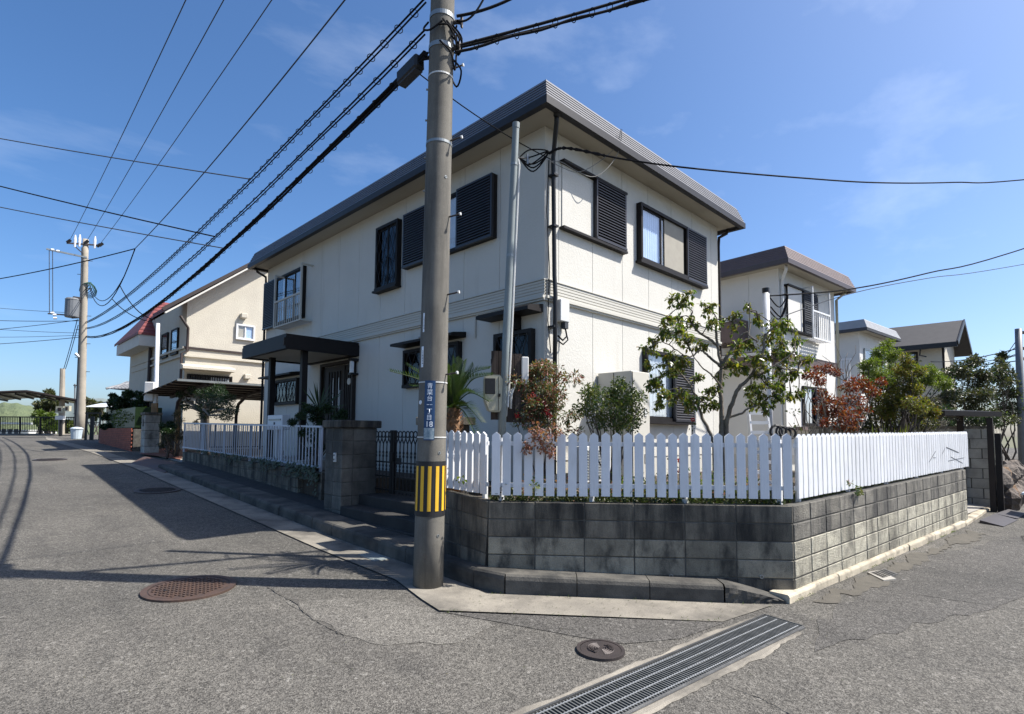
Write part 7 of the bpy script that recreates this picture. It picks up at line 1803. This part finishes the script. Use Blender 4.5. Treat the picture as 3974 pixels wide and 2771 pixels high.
# ---------------- plants by the left railing
cloud_tree('shrub_by_pillar', 'dark small-leaved shrub between the gate pillar and the porch', 'shrub', 10.9, (1230, 1690), [(1160, 1610, 26), (1190, 1590, 30), (1230, 1595, 34), (1270, 1600, 34), (1310, 1605, 30), (1340, 1610, 22), (1210, 1630, 30), (1150, 1640, 24), (1250, 1640, 30), (1180, 1670, 24), (1220, 1700, 24), (1240, 1740, 20), (1200, 1750, 18)], None, 3.2, .05, .02, 'leaf_dark', 31, r0=.02, dj=.2)
r = random.Random(32); lf = MB(); b = hit(1238, 1590, 11.2); base = V((b.x, b.y, SZ)); st_m = MB(); st_m.tube([base, b], [.05, .04], 8)
for k in range(34):
    d = rdir(r, .75); d = V((d.x, d.y, abs(d.z) + .1)).normalized(); lf.leaf(b, d, V((d.y, -d.x, .3)), r.uniform(.4, .62), .035, .2)
plant('yucca', 'spiky yucca with stiff sword leaves by the front door', 'plant', base, {'foliage': (lf, 'leaf_dark'), 'stem_mat': 'bark_dark'}, st_m)
# clipped pine-like garden tree by the carport
r = random.Random(33); CX_ = 5.7; st_m, lf = MB(), MB(); b0_ = onX(800, 1655, CX_); base = V((CX_, b0_.y, SZ)); c0_ = onX(795, 1600, CX_)
cl4 = [(830, 1520, 34), (790, 1530, 34), (860, 1530, 30), (890, 1550, 28), (830, 1560, 40), (790, 1575, 34), (870, 1580, 34), (900, 1590, 22), (840, 1600, 34), (880, 1615, 26), (790, 1610, 22), (700, 1530, 20), (725, 1522, 20), (745, 1512, 18), (712, 1552, 20), (735, 1560, 16), (720, 1580, 16), (700, 1570, 14), (775, 1500, 22), (760, 1640, 10), (850, 1505, 26)]
tips = []
for (u, v, rr_) in cl4:
    p = onX(u, v, CX_ + r.uniform(-.5, .5)); tips.append(p); R_ = pxm(rr_, 15.5)
    fill(lf, p, (R_, R_, R_ * .75), int(rr_ * 14), .075, .022, r, .1, .15)
st_m.tube([base, c0_, onX(815, 1570, CX_)], [.16, .13, .09], 8)
stems(st_m, c0_, tips, .05, .015, r, .15)
plant('clipped_tree', 'dark clipped garden tree with cloud-pruned arms in front of the lean-to carport', 'tree', base, {'crown': (lf, 'leaf_dark'), 'stem_mat': 'bark'}, st_m)
# ball topiary and post by the neighbour's entrance
cloud_tree('ball_topiary', 'small dark ball topiary beside the wooden post at the neighbour entrance', 'shrub', 18.3, (652, 1720), [(640, 1660, 20), (660, 1660, 20), (650, 1675, 20), (655, 1645, 16)], None, 10, .06, .025, 'leaf_dark', 34, zb=.85)
cloud_tree('entrance_shrub', 'loose dry shrub behind the wooden post at the neighbour entrance', 'shrub', 18.6, (690, 1730), [(690, 1600, 20), (700, 1640, 24), (690, 1680, 22), (670, 1690, 20), (640, 1700, 18), (705, 1700, 18), (620, 1730, 14), (650, 1735, 16)], None, 3, .06, .02, 'leaf_olive', 35, zb=.85)
pb_ = G(684, 1772); q = MB(); q.box((pb_.x - .07, pb_.y - .07, pb_.z - .05), (pb_.x + .07, pb_.y + .07, onP(684, 1590, pb_, ncam).z)); tag(q.build('wooden_post', 'wood'), 'weathered square wooden post at the end of the white bar railing', 'post')
# hedge on the brick planter
r = random.Random(36); lf = MB(); hc = bp1 + dv * ll * .45 + nv * .55; hc.z = bp1.z + 1.45
hz_ = onP(470, 1590, hc, ncam).z
for k in range(2600):
    a, b_, c_ = r.uniform(-1, 1), r.uniform(-1, 1), r.uniform(-1, 1); f_ = r.choice((0, 1, 2)); v3 = [a, b_, c_]; v3[f_] = math.copysign(1 - abs(r.gauss(0, .05)), v3[f_]); x, y, z = v3
    k2 = 1 - .10 * (abs(x * y) + abs(y * z) + abs(x * z)); p = hc + dv * (x * ll * .44 * k2) + nv * (y * .5 * k2) + V((0, 0, z * (hz_ - bp1.z - .85) * .5 * k2 - 1.45 + .88 + (hz_ - bp1.z - .85) * .5))
    lf.leaf(p, (dv * x + nv * y + V((0, 0, z)) + rdir(r)).normalized(), rdir(r, .5), .09, .06, .2)
hcore = MB().obox(V((hc.x, hc.y, bp1.z + .88 + (hz_ - bp1.z - .85) * .5)), dv * ll * .41, nv * .45, V((0, 0, (hz_ - bp1.z - .85) * .46)))
hedge = plant('clipped_hedge', 'bright green clipped box hedge on the brick planter', 'hedge', V((hc.x, hc.y, bp1.z + .85)), {'foliage': (lf, 'leaf_hedge')}); hcore.build('inner_growth', 'leaf_dark', hedge)
cloud_tree('dark_tree', 'dark glossy tree behind the clipped hedge', 'tree', 26.0, (500, 1700), [(440, 1560, 22), (470, 1545, 26), (510, 1535, 26), (545, 1530, 24), (560, 1555, 22), (520, 1560, 28), (480, 1575, 26), (440, 1585, 20), (415, 1620, 16), (405, 1650, 16), (425, 1655, 14), (535, 1580, 24), (560, 1590, 18), (440, 1540, 14)], None, 7, .11, .05, 'leaf_dark', 37, zb=1.0)
# far trees beyond the railing
cloud_tree('far_tree', 'grey-green pine beyond the far railing', 'tree', 60.0, (190, 1660), [(150, 1570, 14), (180, 1562, 18), (205, 1560, 16), (160, 1590, 18), (190, 1590, 22), (215, 1590, 18), (150, 1610, 16), (185, 1615, 20), (200, 1530, 10), (190, 1522, 10)], None, 5, .35, .14, 'leaf_far', 41, r0=.25, zb=-4)
cloud_tree('far_tree', 'sunny olive bush tree beyond the far railing', 'tree', 56.0, (185, 1680), [(145, 1605, 18), (170, 1625, 22), (200, 1620, 18), (215, 1640, 18), (180, 1650, 20), (150, 1640, 18), (210, 1660, 14)], None, 5, .3, .13, 'leaf_hedge', 42, r0=.2, zb=-4)
cloud_tree('far_tree', 'round bush by the yellow-brown post beside the far pole', 'tree', 42.0, (265, 1690), [(255, 1640, 10), (270, 1645, 12), (280, 1660, 12), (260, 1660, 12), (245, 1670, 10)], None, 6, .2, .09, 'leaf_bamboo', 43, r0=.08, zb=.8)
cloud_tree('far_tree', 'scrubby pale trees on the slope behind the garden gate', 'tree', 75.0, (370, 1640), [(345, 1560, 14), (365, 1570, 16), (385, 1575, 14), (350, 1585, 16), (375, 1595, 16), (395, 1600, 12), (340, 1610, 12), (365, 1615, 14), (390, 1570, 12)], None, 5, .4, .16, 'leaf_far', 44, r0=.2, zb=-5)
# ---------------- ivy along the low wall
r = random.Random(51); lf = MB(); st_m = MB()
for k in range(1200):
    f_ = r.random(); y = lw0.y + .05 + 7.2 * f_ ** 1.5; dens = .15 * (1 - f_) + .04 + .05 * noise.noise(V((y * 1.3, 0, 5)))
    zt_i = lw0.z + (lw1.z - lw0.z) * (y - lw0.y) / (lw1.y - lw0.y) + .08
    z = zt_i + .05 - abs(r.gauss(0, max(.03, dens)))
    if noise.noise(V((y * 2.5, z * 4, 1))) < -.18: continue
    p = V((WX - r.uniform(.01, .07), y, z)); lf.leaf(p, V((-.4, r.uniform(-1, 1), -.8)), V((-1, r.uniform(-.4, .4), .4)), .06, .05, .15)
stems(st_m, V((WX - .012, lw0.y + .4, lw0.z)), [V((WX - .02, lw0.y + y, lw0.z - .1)) for y in (.1, .8, 1.8, 3.0, 4.6)], .008, .003, r, .04)
plant('ivy', 'ivy trailing over the top of the low wall under the white bar railing', 'ivy', V((WX, lw0.y, lw0.z - .3)), {'foliage': (lf, 'leaf_ivy'), 'stem_mat': 'bark_dark'}, st_m)
# ---------------- low planting behind the picket fences
def bed(label, pa, pb2, inward, n_, mat, seed, w_=.5, h=.22, l=.05):
    r = random.Random(seed); lf = MB()
    for k in range(n_):
        f_ = r.random(); p = pa.lerp(pb2, f_) + inward * r.uniform(.0, w_); hh_ = h * (.4 + .9 * abs(noise.noise(V((f_ * 9, seed, 0)))))
        p = V((p.x, p.y, SZ + abs(r.gauss(0, hh_)) * .7)); lf.leaf(p, rdir(r, .4), rdir(r, .6), l * r.uniform(.6, 1.3), l * .5, .2)
    o = lf.build('ground_cover', mat); tag(o, label, 'ground cover', None, 'stuff'); return o
bed('low leafy ground cover behind the corner picket fence', A1 + cn * .05, B1 + cn * .06, cn, 5200, 'leaf_ivy', 61)
bed('low leafy ground cover behind the long sunlit picket fence', B1 + V((.1, .09, 0)), C1 + V((-.1, .09, 0)), V((0, 1, 0)), 4200, 'leaf_ivy', 62)
bed('bright low plants in the sunny bed near the garden tree', A1.lerp(B1, .45) + cn * .5, B1 + cn * .5, cn, 2600, 'leaf_hedge', 63, .9, .3, .06)
bed('dry pinkish foliage in the bed behind the corner fence', A1.lerp(B1, .1) + cn * .3, B1 + cn * .3, cn, 900, 'leaf_pinkbrown', 64, .6, .35, .05)
# roses
r = random.Random(71)
for k, (uvs, D, lab) in enumerate((([(2688, 1630), (2700, 1680), (2690, 1632)], 7.2, 'red rose stem rising above the pickets beside the garden tree'), ([(2640, 1830), (2650, 1860)], 6.5, 'red rose bloom seen low between the pickets'), ([(2637, 1790), (2645, 1850)], 6.55, 'small red rose bud seen between the pickets'))):
    t = thing('rose', lab, 'rose', hit(uvs[0][0], 1900, D) if False else V((hit(uvs[0][0], uvs[0][1], D).x, hit(uvs[0][0], uvs[0][1], D).y, SZ)))
    c = hit(uvs[0][0], uvs[0][1], D); q = MB(); q.tube([V((c.x, c.y, SZ - .02)), c + V((.01, .01, -.12)), c], .004, 4); q.build('stem', 'bark_dark', t)
    q = MB(); fill(q, c, (.022, .022, .018), 26, .026, .026, r, -.2, .1); q.build('bloom', 'leaf_flower', t)
    q = MB(); fill(q, c - V((0, 0, .1)), (.05, .05, .06), 14, .04, .022, r, .1, .1); q.build('leaves', 'leaf_shrub', t)
# weeds and sprigs on walls and kerbs
for k, (u, v, fn, n_, s_, mat, lab) in enumerate(((3335, 1905, 'r', 40, .10, 'leaf_shrub', 'small fern sprig hanging from the top of the sunlit block wall'), (1790, 1860, 'c', 16, .07, 'leaf_bamboo', 'vine sprig climbing the short picket run by the pole'), (2075, 1880, 'c', 14, .06, 'leaf_bamboo', 'small vine sprig on the shaded corner pickets'), (3300, 1875, 'r', 12, .05, 'leaf_nandina', 'tiny vine sprig on the sunlit pickets'))):
    r = random.Random(80 + k); c = top_on(u, v, A1 - cn * .02, B1 - cn * .02) if fn == 'c' else onP(u, v, B1 - V((0, .03, 0)), V((0, 0, 1)).cross((C1 - B1).normalized()))
    lf = MB(); fill(lf, c, (s_, .02, s_ * .6), n_, .045, .03, r, .3, .1); tag(lf.build('wall_sprig', mat), lab, 'sprig', None, 'stuff')
r = random.Random(90); lf = MB()
for k in range(420):
    f_ = r.random(); p = kA.lerp(kB, f_) - V((.01, .01, 0)) if r.random() < .5 else g1.lerp(g2, f_)
    if noise.noise(V((f_ * 13, k % 2, 0))) < .12: continue
    p = p + V((r.uniform(-.03, .03), r.uniform(-.03, .03), 0)); lf.leaf(V((p.x, p.y, gz(p.x, p.y) + .01)), rdir(r, .8), rdir(r), r.uniform(.012, .03), .006, .2)
for k in range(500):
    f_ = r.random(); p = kr0.lerp(kr1, f_) + V((0, r.uniform(.15, .3) if r.random() < .5 else -.02, 0))
    if noise.noise(V((f_ * 11, 3, 0))) < .05: continue
    lf.leaf(V((p.x, p.y, gz(p.x, p.y) + (.085 if p.y > kr0.lerp(kr1, f_).y else .01))), rdir(r, .8), rdir(r), r.uniform(.015, .04), .008, .2)
tag(lf.build('weeds', 'leaf_hedge'), 'thin weeds and grass tufts growing in the kerb joints', 'weeds', None, 'stuff')
# fallen leaves and grit on the apron
r = random.Random(91); lf = MB()
for k in range(260):
    f_ = r.random(); p = g1.lerp(g2, f_).lerp(kA.lerp(kB, f_), r.random()) if r.random() < .6 else G(r.uniform(200, 3700), r.uniform(2150, 2700))
    lf.leaf(V((p.x, p.y, gz(p.x, p.y) + .018)), V((r.uniform(-1, 1), r.uniform(-1, 1), .05)), V((0, 0, 1)), r.uniform(.008, .025), r.uniform(.005, .012), .2)
tag(lf.build('litter', 'leaf_far'), 'fallen leaf fragments scattered on the road and apron', 'litter', None, 'stuff')
